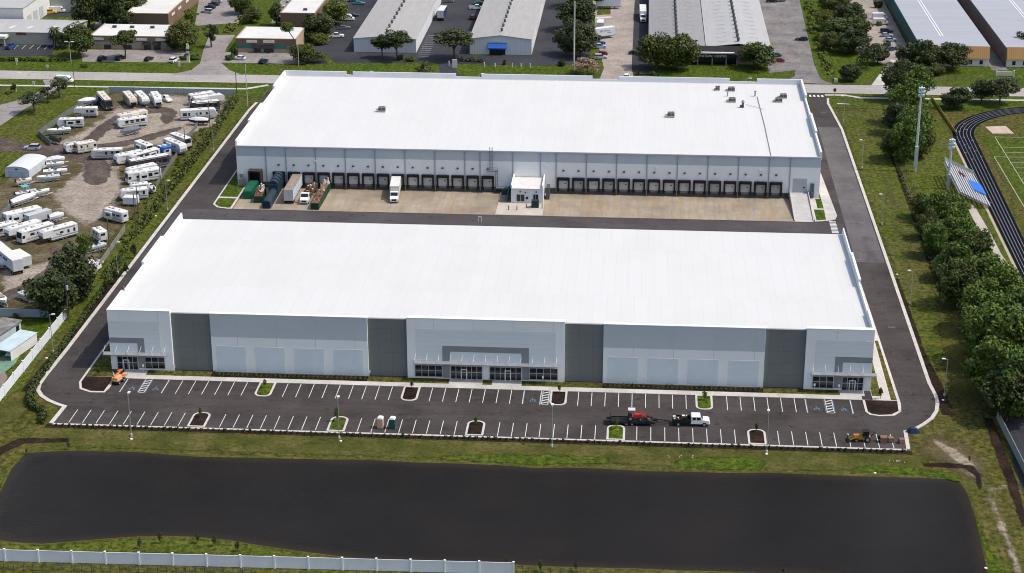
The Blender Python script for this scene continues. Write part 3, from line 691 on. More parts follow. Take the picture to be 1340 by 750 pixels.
# painted fields on the facade
def paint(x0, x1, z0, z1, dy, mm, nm='painted_panel', k=.03):
    return part(fw, nm, B(x0, x1, Y0+dy-k, Y0+dy, z0, z1), mm)
paint(-110.35, -99.4, 4.4, 11.2, 0, LINED); paint(-45.2, -16.0, 4.4, 11.3, 0, LINED); paint(37.3, 48.95, 4.4, 11.2, 0, LINED)
for x0, x1 in ((-88.55, -55.45), (-6.15, 26.95)):
    paint(x0, x1, 8.1, 13.2, .25, MIDP)
    for k in range(4):
        c = x0+4.05+k*8.3; paint(c-3.15, c+3.15, .35, 6.0, .25, BOXP)
def band(x0, x1, zt, zb, th, legs):
    mb = MB(); k = .06
    mb.box(x0, x1, Y0-k, Y0-.03, zt-th, zt)
    for a, bq in legs: mb.box(a, bq, Y0-k, Y0-.03, zb, zt-th)
    part(fw, 'accent_band', mb, ACC)
band(-110.38, -102.9, 7.4, 4.15, 1.2, ((-104.4, -102.9),)); band(-39.7, -21.6, 7.6, 4.15, 1.3, ((-39.7, -38.1), (-23.2, -21.6))); band(41.4, 48.98, 7.6, 4.15, 1.25, ((41.4, 43.0),))
paint(-104.5, -102.9, .5, 4.1, 0, ACC, 'accent_band'); paint(-39.7, -38.2, .3, 4.1, 0, ACC, 'accent_band'); paint(-23.0, -21.6, .3, 4.1, 0, ACC, 'accent_band'); paint(41.45, 43, .5, 4.1, 0, ACC, 'accent_band')
# entrance canopies on hangers
for x0, x1 in ((-111.6, -98.2), (-45.6, -15.6), (36.7, 49.9)):
    cn = part(fw, 'canopy', B(x0, x1, Y0-1.7, Y0-.07, 3.96, 4.12), MGREY)
    k = max(4, round((x1-x0)/2.6))
    for j in range(k+1):
        x = x0+.25+(x1-x0-.5)*j/k
        part(cn, 'hanger', MB().box(x-.045, x+.045, Y0-1.62, Y0-1.53, 4.123, 4.9).tube([(x, Y0-1.57, 4.85), (x, Y0-.05, 5.6)], .03, n=5), WHITE)
# glazed entrances
def window(x0, x1, z0=.5, z1=3.1, n=4, door=None):
    wn = part(fw, 'window', B(x0, x1, Y0-.10, Y0-.065, z0, z1), GLASS)
    mb = MB(); y0, y1 = Y0-.17, Y0-.103
    for j in range(n+1):
        x = x0+(x1-x0)*j/n; mb.box(x-.05, x+.05, y0, y1, z0-.03, z1+.03)
    for z in (z0, (z0+z1)/2+.1, z1): mb.box(x0+.05, x1-.05, y0+.012, y1, z-.05, z+.05)
    part(wn, 'frame', mb, LGREY)
    if door:
        d = part(fw, 'door', B(door-.55, door+.55, Y0-.15, Y0-.105, .13, 2.3), GLASS)
        part(d, 'frame', MB().box(door-.66, door-.5, Y0-.21, Y0-.152, .13, 2.42).box(door+.5, door+.66, Y0-.21, Y0-.152, .13, 2.42).box(door-.5, door+.5, Y0-.21, Y0-.152, 2.26, 2.42), WHITE)
        part(d, 'handle', B(door+.38, door+.44, Y0-.22, Y0-.155, .9, 1.4), LGREY)
for a in ((-109.0, -104.6, .15, 3.1, 4, -107.1), (-103.0, -98.8, .5, 3.1, 3), (-45.5, -39.8, .5, 3.1, 4), (-38.0, -31.4, .15, 3.1, 6, -35.2), (-29.8, -23.2, .15, 3.1, 6, -26.0),
          (-21.5, -15.6, .5, 3.1, 4), (37.1, 41.3, .5, 3.1, 3), (43.1, 47.4, .15, 3.1, 4, 45.2)): window(*a)

# ------------------------------------------------------------------ rear warehouse with the truck docks
rw = thing('dock_warehouse', 'white warehouse behind with a row of truck docks along its front', 'warehouse', (-30.7, 500, 0))
RX0, RX1, RY0, RY1 = -110.4, 49.1, 465.3, 537.0
RWALL = panel_mat('dock_wall_paint', (.80, .81, .78), 4.12*2, 2.2, line=.9, mortar=.03, var=.03)
part(rw, 'front_wall', B(RX0, RX1, RY0, RY0+.4, -.4, 11.5), RWALL)
part(rw, 'painted_band', B(RX0, RX1, RY0-.03, RY0, 8.5, 11.2), mat('dock_band', (.44, .485, .52), .7, .05, .2))
part(rw, 'gutter', B(RX0-.05, RX1+.05, RY0-.28, RY0-.034, 11.2, 11.52), LGREY)
part(rw, 'base_band', B(-107.4, 41.1, RY0-.06, RY0, -.38, 1.15), DGREY)
for sgn, x in ((1, RX1), (-1, RX0)):
    xs = (x-.35, x) if sgn > 0 else (x, x+.35)
    part(rw, 'side_wall', B(xs[0], xs[1], RY0+.4, RY1, 0, 12.4), LIGHTP)
    for y0, y1, h, o_ in ((RY0+.05, 483, 12.9, .15), (483, 501, 13.6, .3), (501, 519, 12.9, .15), (519, RY1+.06, 13.9, .3)):
        xa, xb = (x-.3, x+o_) if sgn > 0 else (x-o_, x+.3)
        part(rw, 'parapet', B(xa, xb, y0, y1, 10.6, h), PARAIN)
part(rw, 'rear_wall', B(RX0+.35, RX1-.35, RY1-.35, RY1, 0, 12.3), LIGHTP)
tall = [(365, 447.5), (458, 594), (629, 775), (810, 955), (990, 1050)]
xs = [(max(RX0+.31, G(a, 100, 13.9).x), min(RX1-.31, G(bq, 103, 13.9).x)) for a, bq in tall]
xs[0] = (RX0+.31, xs[0][1]); xs[-1] = (xs[-1][0], RX1-.31)
for i, (a, bq) in enumerate(xs):
    part(rw, 'parapet', B(a, bq, RY1-.3, RY1+.15, 12.303, 13.9), PARAIN)
    if i < 4: part(rw, 'parapet', B(bq, xs[i+1][0], RY1-.3, RY1, 12.303, 12.95), PARAIN)
mb = MB(); mb.add([(RX0+.3, RY0-.3, 11.55), (RX1-.3, RY0-.3, 11.55), (RX1-.3, RY1-.3, 12.2), (RX0+.3, RY1-.3, 12.2), (RX0+.3, RY0-.3, 11.3), (RX1-.3, RY0-.3, 11.3)], [(0, 1, 2, 3), (5, 1, 0, 4)])
part(rw, 'roof', mb, MEMB)
DOORC = mat('dock_door_paint', (.46, .455, .43), .6, .08, .4)
SHEL = mat('dock_shelter', (.018, .017, .016), .85, .25)
LX = [-94.5+4.12*k for k in range(14)]; RXs = [-20.2+4.11*k for k in range(15)]
for i, x in enumerate([-98.7]+LX+RXs):
    mb = MB().box(x-1.72, x-1.25, RY0-.55, RY0-.04, .35, 4.25).box(x+1.25, x+1.72, RY0-.55, RY0-.04, .35, 4.25).box(x-1.25, x+1.25, RY0-.75, RY0-.04, 3.55, 4.3)
    d = part(rw, 'dock_shelter', mb, SHEL)
    part(d, 'door', B(x-1.25, x+1.25, RY0-.09, RY0-.062, 1.1+random.choice((0, 0, 0, .03)), 3.55), random.choice((DOORC, DOORC, mat('dock_door_dirty', (.38, .37, .34), .6, .16, .6), mat('dock_door_pale', (.52, .51, .49), .6, .1, .6))))
    part(d, 'door_window', B(x+.3, x+.75, RY0-.11, RY0-.092, 2.45, 2.7), GLASS)
    part(d, 'bumper', MB().box(x-1.5, x-1.1, RY0-.3, RY0-.062, .45, 1.05).box(x+1.1, x+1.5, RY0-.3, RY0-.062, .45, 1.05), RUBBER)
    part(d, 'leveller', B(x-1.0, x+1.0, RY0-.2, RY0-.062, .6, 1.08), mat('leveller_steel', (.16, .15, .14), .6, .2))
    part(rw, 'wall_lamp', B(x-.28, x+.28, RY0-.3, RY0-.01, 6.0, 6.4), DGREY)
    if i % 2 == 0: part(rw, 'post', MB().tube([(x+2.06, RY0-.9, -.4), (x+2.06, RY0-.9, 1.1)], .11), mat('bollard_yellow', (.20, .12, .03), .7, .3))
for x in [-102.2, -96.6]+[-96.6+8.24*k for k in range(1, 7)]+[-43.0, -34.0, -26.5]+[-22.2+8.22*k for k in range(0, 8)]+[41.0]:
    part(rw, 'downspout', MB().box(x-.11, x+.11, RY0-.2, RY0-.035, .2, 11.2).box(x-.25, x+.25, RY0-.26, RY0-.037, 10.6, 11.18), mat('downspout_grey', (.27, .31, .35), .5, .08))
for x in (-88.5, -62, -24.5, 5, 33): part(rw, 'wall_pack', B(x-.3, x+.3, RY0-.35, RY0-.01, 7.3, 7.8), WHITE)
dr = part(rw, 'door', B(41.9, 45.7, RY0-.07, RY0-.005, 1.42, 5.3), mat('ramp_door_paint', (.40, .415, .42), .6, .06))
part(dr, 'window', B(44.6, 45.2, RY0-.09, RY0-.072, 2.6, 2.95), GLASS)
cb = part(rw, 'compactor_opening', B(-107.0, -103.3, RY0-.06, RY0-.005, 1.0, 4.6), BLACK)
part(rw, 'compactor_hood', MB().box(-106.9, -106.6, RY0-2.4, RY0-.07, 1.0, 4.9).box(-103.7, -103.4, RY0-2.4, RY0-.07, 1.0, 4.9).box(-106.6, -103.7, RY0-2.4, RY0-.07, 4.6, 4.9), mat('rusty_dark_steel', (.05, .035, .03), .8, .3))
part(rw, 'utility_cabinet', MB().box(-109.6, -108.6, RY0-.9, RY0-.01, .13, 3.6).box(-109.9, -108.2, RY0-1.1, RY0-.9, .13, 2.2), MGREY)
part(rw, 'utility_cabinet', MB().box(46.6, 47.6, RY0-.9, RY0-.01, .13, 4.2).box(46.9, 47.3, RY0-1.2, RY0-.9, .13, 1.8), mat('cabinet_blue_grey', (.10, .14, .17), .6, .15))
# roof ladder with cage and landing
mb = MB()
for x in (-40.3, -39.6): mb.tube([(x, RY0-.4, 6.2), (x, RY0-.4, 12.6)], .06, n=5)
for k in range(16): mb.tube([(-40.3, RY0-.4, 6.4+.38*k), (-39.6, RY0-.4, 6.4+.38*k)], .035, n=4)
for z in (7.5, 8.7, 9.9, 11.1, 12.3): mb.tube([(-40.4, RY0-.3, z), (-40.3, RY0-1.1, z), (-39.6, RY0-1.1, z), (-39.5, RY0-.3, z)], .045, n=4)
mb.box(-41.0, -38.2, RY0-1.3, RY0-.05, 5.9, 6.05)
for x in (-41, -38.2): mb.tube([(x, RY0-1.28, 6), (x, RY0-1.28, 7)], .05, n=4)
mb.tube([(-41, RY0-1.28, 7), (-38.2, RY0-1.28, 7)], .05, n=4)
for x in (-38.8, -38.2): mb.tube([(x, RY0-.6, 1.3), (x, RY0-.6, 6)], .06, n=5)
for k in range(11): mb.tube([(-38.8, RY0-.6, 1.6+.4*k), (-38.2, RY0-.6, 1.6+.4*k)], .035, n=4)
mb.box(-38.6, -34.0, RY0-1.6, RY0-.07, 1.1, 1.25)
part(rw, 'roof_ladder', mb, mat('ladder_grey', (.13, .15, .17), .5, .1))

# projecting shipping office
of = thing('shipping_office', 'small white flat roofed office block jutting into the truck court', 'office', (-29.5, 459, 0))
ox0, ox1, oy0, oy1 = -33.8, -25.2, 455.3, 465.15
part(of, 'wall', MB().box(ox0, ox1, oy0, oy1, -.35, 4.0), mat('office_paint', (.64, .66, .68), .7, .05, .4))
part(of, 'roof', B(ox0+.3, ox1-.3, oy0-.1, oy1-.05, 4.003, 4.15), mat('office_roof', (.62, .59, .55), .9, .1, .4))
for a, bq in ((ox0-.02, ox0+.3), (ox1-.3, ox1+.02)): part(of, 'parapet', B(a, bq, oy0-.1, oy1-.03, 4.004, 5.1), WHITE)
for a, bq, z in ((-32.3, -30.2, 2.4), (-27.8, -26.5, 2.5)):
    wd = part(of, 'window', B(a, bq, oy0-.05, oy0-.003, .5, z), GLASS); part(wd, 'frame', MB().box(a-.1, bq+.1, oy0-.09, oy0-.052, z, z+.1).box((a+bq)/2-.05, (a+bq)/2+.05, oy0-.09, oy0-.052, .5, z), LGREY)
for x, z in ((-31.3, 3.1), (-29.9, 2.9), (-27.0, 3.1)): part(of, 'wall_lamp', B(x-.2, x+.2, oy0-.25, oy0-.004, z, z+.3), DGREY)
part(of, 'meter_box', B(-29.8, -29.2, oy0-.25, oy0-.004, 1.2, 1.8), BLACK)
sheet('office_yard', [(-37.3, 445.4), (-24.8, 445.4), (-24.8, 455.2), (-37.3, 455.2)], paved_mat('office_yard_concrete', (.42, .37, .30), (.58, .52, .44), .2), .06)
sheet('office_yard', [(-37.3, 455.3), (-33.9, 455.3), (-33.9, 465), (-37.3, 465)], GRAYLOT, .0)
tx = thing('transformer', 'dark green transformer cabinet on its pad before the shipping office', 'transformer', (-27.1, 451.8, .06))
part(tx, 'cabinet', B(-28.1, -26.1, 450.9, 452.7, .2, 2.1, top=(.96, .96)), mat('transformer_green', (.012, .03, .026), .5, .2)); part(tx, 'pad', B(-28.6, -25.6, 450.3, 453.2, .065, .2), CONC)
for i, (x, y, t) in enumerate(((-29.4, 451.2, 'left of the transformer'), (-25.2, 451.2, 'right of the transformer'), (-34.0, 449.4, 'short of the office'), (-31.8, 449.4, 'before the office windows'))):
    q = B(x-.13, x+.13, y-.13, y+.13, .06, 1.25, top=(.8, .8)).build('bollard', MATS['bollard_yellow'] if i < 2 else BLACK); tag(q, ('yellow' if i < 2 else 'dark')+' bollard standing '+t, 'bollard')
mb = MB().box(-34.9, -34.6, 456, 462, .3, 2.6).box(-36.9, -34.6, 461.9, 462.2, 0, 1.4)
tag(mb.build('fire_main', mat('fire_main_dark', (.03, .05, .05), .6, .2)), 'dark pipework cabinet beside the shipping office under the ladder', 'pipework')
mb = MB().box(-24.6, -23.7, 459.5, 463, -.2, 3.0)
tag(mb.build('equipment_cabinet', DGREY), 'tall grey cabinet in the shade beside the office wall', 'cabinet')

# things on the rear roof
HVB = mat('hvac_beige', (.24, .22, .18), .7, .12); HVD = mat('hvac_dark_grille', (.10, .09, .075), .8, .2)  # grilles and fans share a darker brown than the beige cabinets
def hvac(px, py, label, big=1):
    p = G(px, py, 12.15); t = thing('rooftop_unit', label, 'air conditioner', (p.x, p.y, 12.05), 0, None, .72)
    B(-1.4*big, 1.4*big, -.95, .95, .35, 1.75).build('cabinet', HVB, t)
    MB().box(-1.42*big, -.1, -.97, -.953, .6, 1.5).box(.2, 1.35*big, -.97, -.953, .6, 1.5).build('grille', HVD, t)
    MB().tube([(.55, 0, 1.752), (.55, 0, 1.95)], .55, n=14).tube([(-.6, 0, 1.752), (-.6, 0, 1.92)], .5, n=14).build('fan', HVD, t)
    MB().box(-1.5*big, 1.5*big, -1.05, 1.05, .05, .35).build('kerb_base', LGREY, t)
    MB().box(-2.5*big, -1.42*big, -.5, .2, .4, .95).build('duct_hood', LGREY, t)
hvac(500, 145, 'lone grey rooftop unit on the left half of the rear roof'); hvac(957, 119, 'beige rooftop unit next to the rear parapet, middle of three'); hvac(958, 133, 'beige rooftop unit in front of its pair near the roof stack')
hvac(878, 152, 'small rooftop unit alone right of the roof centre'); hvac(1025, 128, 'beige rooftop unit behind another at the roof corner'); hvac(1019, 133, 'beige rooftop unit in front of another at the roof corner')
hvac(939, 118, 'narrow brown rooftop unit leftmost of the parapet group', .6)
p = G(972, 140, 12.1); t = thing('vent_stack', 'dark exhaust stack with its cowl on the rear roof', 'vent', (p.x, p.y, 12.0))
MB().tube([(0, 0, 0), (0, 0, 1.5)], .3).build('flue', DGREY, t); MB().tube([(0, 0, 1.5), (0, 0, 2.1)], .55, .3).build('cowl', MGREY, t); B(-.8, .3, -.6, .6, .05, .6).build('fan_box', DGREY, t)
p = G(988, 126, 12.1); t = thing('vent_stack', 'small grey vent pipe where the roof cable starts', 'vent', (p.x, p.y, 12.05)); MB().tube([(0, 0, 0), (0, 0, 1.4)], .22).build('flue', MGREY, t); MB().tube([(0, 0, 1.4), (0, 0, 1.65)], .4).build('cowl', MGREY, t)
p = G(952, 126, 12.1); t = thing('vent_stack', 'thin vent pipe between the beige rooftop units', 'vent', (p.x, p.y, 12.05)); MB().tube([(0, 0, 0), (0, 0, 1.1)], .16).build('flue', MGREY, t); MB().tube([(0, 0, 1.1), (0, 0, 1.3)], .3).build('cowl', MGREY, t)
a, bq, c = G(991, 127, 12.12), G(1001, 165, 12.0), G(1009, 204, 11.62)
tag(MB().tube([(a.x, a.y, 12.25), (bq.x, bq.y, 11.98), (c.x, RY0, 11.72)], .09, n=6).build('roof_conduit', MGREY), 'thin dark conduit running down the rear roof to its edge', 'conduit')
a, bq = G(976, 137, 12.1), G(1000, 143, 12.1)
tag(MB().tube([(a.x, a.y, 12.2), (bq.x, bq.y, 12.12)], .06, n=6).build('roof_conduit', LGREY), 'short pale conduit from the exhaust stack across the roof', 'conduit')
p = G(163, 385, 12.2); t = thing('vent_stack', 'thin vent mast near the left edge of the front roof', 'vent', (p.x, p.y, 12.1)); MB().tube([(0, 0, 0), (0, 0, 2.0)], .09, n=6).build('flue', MGREY, t); B(-.4, .4, -.3, .3, 0, .12).build('flashing', LGREY, t)
p = G(628, 291); t = thing('sign_post', 'small white frame standing in the service lane', 'sign', (p.x, p.y, .04)); MB().tube([(-.35, 0, 0), (-.35, 0, 1.5)], .07, n=5).tube([(.35, 0, 0), (.35, 0, 1.5)], .07, n=5).build('post', WHITE, t); B(-.42, .42, -.05, .05, 1.5, 1.62).build('crossbar', WHITE, t)

# ================================================================== VEGETATION
RNG = np.random.default_rng(11)
def leaf_cloud(centers, radii, per, size, out=.55, squash=1.0, zmin=None, core=.55):
    """leaf-sized quads spread through clumps; denser towards each clump's skin, turned roughly outwards"""
    P = []; N = []
    for c, r, k in zip(centers, radii, per):
        d = RNG.normal(size=(k, 3)); d /= np.linalg.norm(d, axis=1)[:, None]
        rr = r*(core+(1-core)*RNG.random(k)**.6)
        P.append(np.asarray(c)+d*rr[:, None]*np.array([1, 1, squash])); N.append(d)
    P = np.concatenate(P); N = np.concatenate(N)
    N = N*out+RNG.normal(size=N.shape)*.5+np.array([0, 0, .25]); N /= np.linalg.norm(N, axis=1)[:, None]
    T = np.cross(N, RNG.normal(size=N.shape)); T /= np.linalg.norm(T, axis=1)[:, None]; Bv = np.cross(N, T)
    s = size*(.6+.8*RNG.random(len(P)))[:, None]; q = s*(.55+.4*RNG.random(len(P)))[:, None]
    V = np.stack([P-T*s, P-Bv*q*.8, P+T*s, P+Bv*q], 1).reshape(-1, 3)
    return V, len(P)
def leaf_mesh(name, V, n, material):
    me = bpy.data.meshes.new(name); me.vertices.add(len(V)); me.vertices.foreach_set('co', V.astype(np.float32).ravel())
    me.loops.add(4*n); me.loops.foreach_set('vertex_index', np.arange(4*n, dtype=np.int32))
    me.polygons.add(n); me.polygons.foreach_set('loop_start', np.arange(0, 4*n, 4, dtype=np.int32))
    me.materials.append(material); me.update(calc_edges=True); me.validate(); return me
LM = {'oak': leaf_mat('oak_leaf', (.024, .044, .008), (.092, .118, .022)), 'dark': leaf_mat('dark_leaf', (.013, .027, .008), (.056, .078, .018)),
      'grey': leaf_mat('grey_green_leaf', (.028, .042, .016), (.085, .102, .040)), 'bright': leaf_mat('bright_leaf', (.024, .060, .006), (.105, .165, .020)),
      'lime': leaf_mat('lime_leaf', (.060, .090, .012), (.13, .16, .025)), 'tan': leaf_mat('tan_blossom', (.16, .12, .07), (.30, .24, .16)),
      'olive': leaf_mat('olive_leaf', (.042, .062, .012), (.092, .115, .022))}
BARK = mat('bark', (.085, .066, .052), .9, .3, 1.5)
CROWN = {}
def crown_mesh(shape, leaf, k):
    key = (shape, leaf, k % 4)
    if key in CROWN: return CROWN[key]
    n, cr, per, lo, sz = {'dome': (40, .30, 150, -.35, .056), 'round': (44, .32, 150, -.85, .054), 'loose': (22, .27, 95, -.75, .058), 'tall': (30, .30, 125, -.95, .058), 'belt': (52, .29, 165, -.75, .046)}[shape]
    C = []
    while len(C) < n:
        d = RNG.normal(size=3); d /= np.linalg.norm(d); d *= RNG.uniform(.35, .80)
        if d[2] < lo: continue
        if shape == 'tall': d[:2] *= 1.0-.45*max(0, d[2])
        C.append(d)
    R_ = cr*RNG.uniform(.7, 1.25, n)
    V, q = leaf_cloud(C, R_, [per]*n, sz, squash=.8)
    CROWN[key] = leaf_mesh('crown', V, q, LM[leaf]); return CROWN[key]
TRUNK = {}
def trunk_mesh(k):
    if k % 3 in TRUNK: return TRUNK[k % 3]
    mb = MB(); rnd = random.Random(k)
    mb.tube([(0, 0, -.02), (.02, .0, .25), (rnd.uniform(-.04, .04), rnd.uniform(-.04, .04), .55), (0, 0, .85)], .032, .012, 8)
    for j in range(6):
        a = j*1.05+rnd.random(); z = rnd.uniform(.28, .5)
        mb.tube([(0, 0, z), (.11*math.cos(a), .11*math.sin(a), z+.13), (.24*math.cos(a), .24*math.sin(a), z+.3)], .017, .006, 6)
    me_o = mb.build('trunk', BARK); TRUNK[k % 3] = me_o.data; bpy.data.objects.remove(me_o); return TRUNK[k % 3]
TREE_N = [0]
def tree_at(x, y, h, r, shape, leaf, label, cb=.25, name='tree', cat='tree', group=None, lean=0):
    k = TREE_N[0]; TREE_N[0] += 1
    t = thing(name, label, cat, (x, y, 0), random.uniform(0, 6.28), group)
    tr = bpy.data.objects.new('trunk', trunk_mesh(k)); COL.objects.link(tr); tr.parent = t; tr.scale = (h, h, h)
    c = bpy.data.objects.new('crown', crown_mesh(shape, leaf, k)); COL.objects.link(c); c.parent = t
    c.location = (0, 0, h*(1+cb)/2); c.scale = (r, r*random.uniform(.9, 1.1), h*(1-cb)/2*1.04)
    return t
def tree(px, py, top, wpx, shape, leaf, label, cb=.25, **kw):
    if shape in ('round', 'belt'): wpx *= 1.16; cb *= .4
    if shape == 'belt' and px < 1210: wpx *= 1.12
    p = G(px, py); h = HZ(p, top); d = (p-Vector((0, 0, CH))).dot(CF)
    return tree_at(p.x, p.y, h, wpx/2*d/FPX, shape, leaf, label, cb, **kw)
def bush_mesh(key, n, per, size, leaf, flat=.7):
    if key in CROWN: return CROWN[key]
    C = [(RNG.uniform(-.6, .6), RNG.uniform(-.6, .6), RNG.uniform(.25, .7)) for _ in range(n)]
    V, q = leaf_cloud(C, RNG.uniform(.3, .5, n), [per]*n, size, squash=flat); V[:, 2] = np.maximum(V[:, 2], .01)
    CROWN[key] = leaf_mesh('foliage', V, q, LM[leaf]); return CROWN[key]
def bush(px, py, wpx, h, leaf, label, key='b', cat='shrub', group=None):
    p = G(px, py); d = (p-Vector((0, 0, CH))).dot(CF); r = wpx/2*d/FPX
    t = bpy.data.objects.new('shrub', bush_mesh((key, leaf), 14, 90, .11, leaf)); COL.objects.link(t)
    t.location = p; t.scale = (r, r, h); t.rotation_euler.z = random.uniform(0, 6); return tag(t, label, cat, group)
def hedge(line, h, wd, leaf, label, step=.8, per=36, size=.28, jit=.5, cat='hedge', name='hedge'):
    C = []; Rr = []
    for a, bq in zip(line[:-1], line[1:]):
        L = math.dist(a, bq)
        for k in range(max(1, int(L/step))):
            f = (k+RNG.random())/max(1, int(L/step)); g = np.array(a)*(1-f)+np.array(bq)*f
            hh = h*RNG.uniform(1-jit, 1+jit*.3)
            q_ = RNG.uniform(-.5, .5)*wd*(1.0 if wd > 2 else .6); d_ = (np.array(bq)-np.array(a))/max(L, 1e-6)
            C.append((g[0]-d_[1]*q_, g[1]+d_[0]*q_, hh*.5)); Rr.append(max(.3, min(hh*.6, wd)))
    V, q = leaf_cloud(C, Rr, [per]*len(C), size, squash=.9); V[:, 2] = np.maximum(V[:, 2], .015)
    o = bpy.data.objects.new(name, leaf_mesh(name, V, q, LM[leaf])); COL.objects.link(o); return tag(o, label, cat)

# far side of the main road, left to right: (base x, base y, top row, width, shape, leaf, label, crown base)
for a in [
 (118, 38, -14, 44, 'round', 'dark', 'huge dark tree behind the grey roofed shop, leftmost of its clump', .1),
 (146, 36, -16, 42, 'round', 'dark', 'huge dark tree in the middle of the clump behind the brown plaza', .1),
 (176, 24, -14, 36, 'round', 'oak', 'dark tree right end of the clump beside the long brown block', .15),
 (104, 74, 29, 44, 'round', 'oak', 'round green tree between the grey shop and the brown plaza', .25),
 (86, 63, 40, 24, 'round', 'dark', 'small dark tree at the corner of the grey shop', .2),
 (164, 77, 38, 42, 'dome', 'oak', 'spreading tree on its own in front of the brown plaza', .35),
 (242, 66, 24, 44, 'round', 'olive', 'bushy yellow green tree at the right end of the brown plaza', .15),
 (228, 66, 46, 22, 'round', 'dark', 'low dark tree under the yellow green tree by the plaza', .1),
 (277, 62, 29, 26, 'loose', 'dark', 'thin dark tree beside the driveway behind the round sign', .25),
 (250, 29, 11, 22, 'round', 'lime', 'small bright tree by the long brown block parking', .2),
 (316, 18, -12, 34, 'round', 'oak', 'tree on the grass strip beyond the teal banded shop', .2),
 (330, 30, 8, 26, 'round', 'olive', 'low olive tree on the grass strip behind the teal banded shop', .1),
 (362, 33, 0, 24, 'tall', 'oak', 'upright tree beside the white roofed block behind the teal banded shop', .15),
 (418, 52, 16, 46, 'round', 'dark', 'broad dark tree right of the teal banded shop', .12),
 (440, 32, -2, 34, 'round', 'lime', 'bright green tree beside the dark parking aisle', .15),
 (420, 58, 42, 24, 'round', 'lime', 'small bright tree under the broad dark tree', .1),
 (396, 82, 55, 34, 'round', 'oak', 'low leafy tree at the end of the teal banded shop', .08),
 (416, 82, 66, 26, 'loose', 'olive', 'airy pale shrub tree beside the parking bay', .1),
 (519, 79, 39, 46, 'dome', 'dark', 'dark oak in front of the left metal warehouse, main crown', .3),
 (500, 76, 46, 34, 'dome', 'dark', 'lower dark oak leaning left before the left metal warehouse', .3),
 (595, 78, 35, 56, 'dome', 'grey', 'spreading grey green oak in the drive between the metal warehouses', .33),
 (556, 106, 80, 34, 'loose', 'olive', 'loose olive tree half hidden behind the rear roof parapet', .1),
 (760, 74, 24, 50, 'round', 'grey', 'wide grey green tree at the near end of the tree row by the concrete drive', .08),
 (741, 72, 34, 32, 'round', 'grey', 'pale tree beside the wide one behind the tall pole', .1),
 (756, 40, -2, 54, 'round', 'dark', 'dark tree in the middle of the row by the concrete drive', .1),
 (762, 10, -26, 50, 'round', 'oak', 'far tree of the row by the concrete drive', .1),
 (768, 98, 72, 44, 'loose', 'tan', 'bare tan flowering shrub tree at the drive corner', .15),
 (860, 90, 42, 48, 'round', 'oak', 'massive green oak left of the dark fronted centre, left crown', .05),
 (888, 92, 38, 54, 'round', 'oak', 'massive green oak left of the dark fronted centre, right crown', .05),
 (990, 90, 53, 48, 'round', 'oak', 'broad oak at the right corner of the dark fronted centre', .1),
 (1078, 40, 12, 26, 'round', 'lime', 'bright shrub tree on the lot side of the wooded strip, far', .05),
 (1086, 66, 40, 26, 'round', 'olive', 'olive shrub tree on the lot side of the wooded strip, near', .05),
 (1118, 52, 18, 40, 'round', 'oak', 'tree on the parking side of the wooded strip, middle', .05),
 (1100, 4, -24, 40, 'round', 'dark', 'tree at the top edge of the wooded strip', .05),
 (1148, 84, 56, 30, 'round', 'grey', 'grey green tree rightmost on the wooded strip', .1),
 (160, 40, 4, 34, 'round', 'dark', 'dark tree between the big ones behind the brown plaza roof', .1),
 (1092, 18, -14, 40, 'round', 'oak', 'tree at the far end of the wooded strip beside the cracked lot', .08),
 (1110, 34, 2, 44, 'round', 'dark', 'dark tree far along the wooded strip beside the cracked lot', .08),
 (1098, 54, 20, 48, 'round', 'oak', 'tree in the middle of the wooded strip beside the cracked lot', .08),
 (1116, 70, 36, 42, 'round', 'dark', 'dark tree near the road end of the wooded strip', .08),
 (1134, 88, 50, 40, 'loose', 'grey', 'grey green tree behind the street lamp on the wooded strip', .1),
 (1112, 106, 84, 28, 'round', 'dark', 'round dark bush tree at the road end of the wooded strip', .03),
 (1188, 86, 55, 36, 'round', 'grey', 'grey green tree left of the group before the grey roofed depot', .08),
 (1210, 92, 49, 44, 'round', 'dark', 'tallest dark tree of the group before the grey roofed depot', .1),
 (1246, 92, 54, 46, 'round', 'dark', 'dark tree next to the orange roof edge of the depot', .12),
 (1222, 98, 82, 26, 'round', 'oak', 'low bush tree in front of the depot trees', .02),
 (1342, 74, 40, 36, 'round', 'dark', 'dark tree at the far right edge by the second orange front', .1),
 (1252, 142, 112, 38, 'round', 'dark', 'compact dark tree standing alone beside the running track', .06),
 (1284, 134, 104, 30, 'round', 'dark', 'dark tree behind the compact one near the track bend', .12),
 (1308, 136, 98, 52, 'dome', 'grey', 'wide grey green tree above the track bend', .18),
 (78, 128, 98, 32, 'loose', 'grey', 'young thin crowned tree by the white van on the road', .3),
 (63, 134, 111, 28, 'loose', 'dark', 'young dark tree between two thin trees along the left drive', .3),
 (45, 148, 119, 44, 'loose', 'grey', 'young tree nearest the camera along the left drive', .3),
 (18, 121, 108, 9, 'tall', 'dark', 'slim dark tree by the small yellow sign at far left', .05),
 (95, 392, 318, 60, 'round', 'dark', 'big dark tree behind the other at the corner of the camper yard', .05),
 (68, 414, 348, 66, 'round', 'dark', 'big dark tree nearest the mobile home in the yard corner', .05),
 (112, 352, 298, 34, 'loose', 'bright', 'airy light green pine rising beside the two big yard trees', .25),
]: tree(*a[:7], cb=a[7])
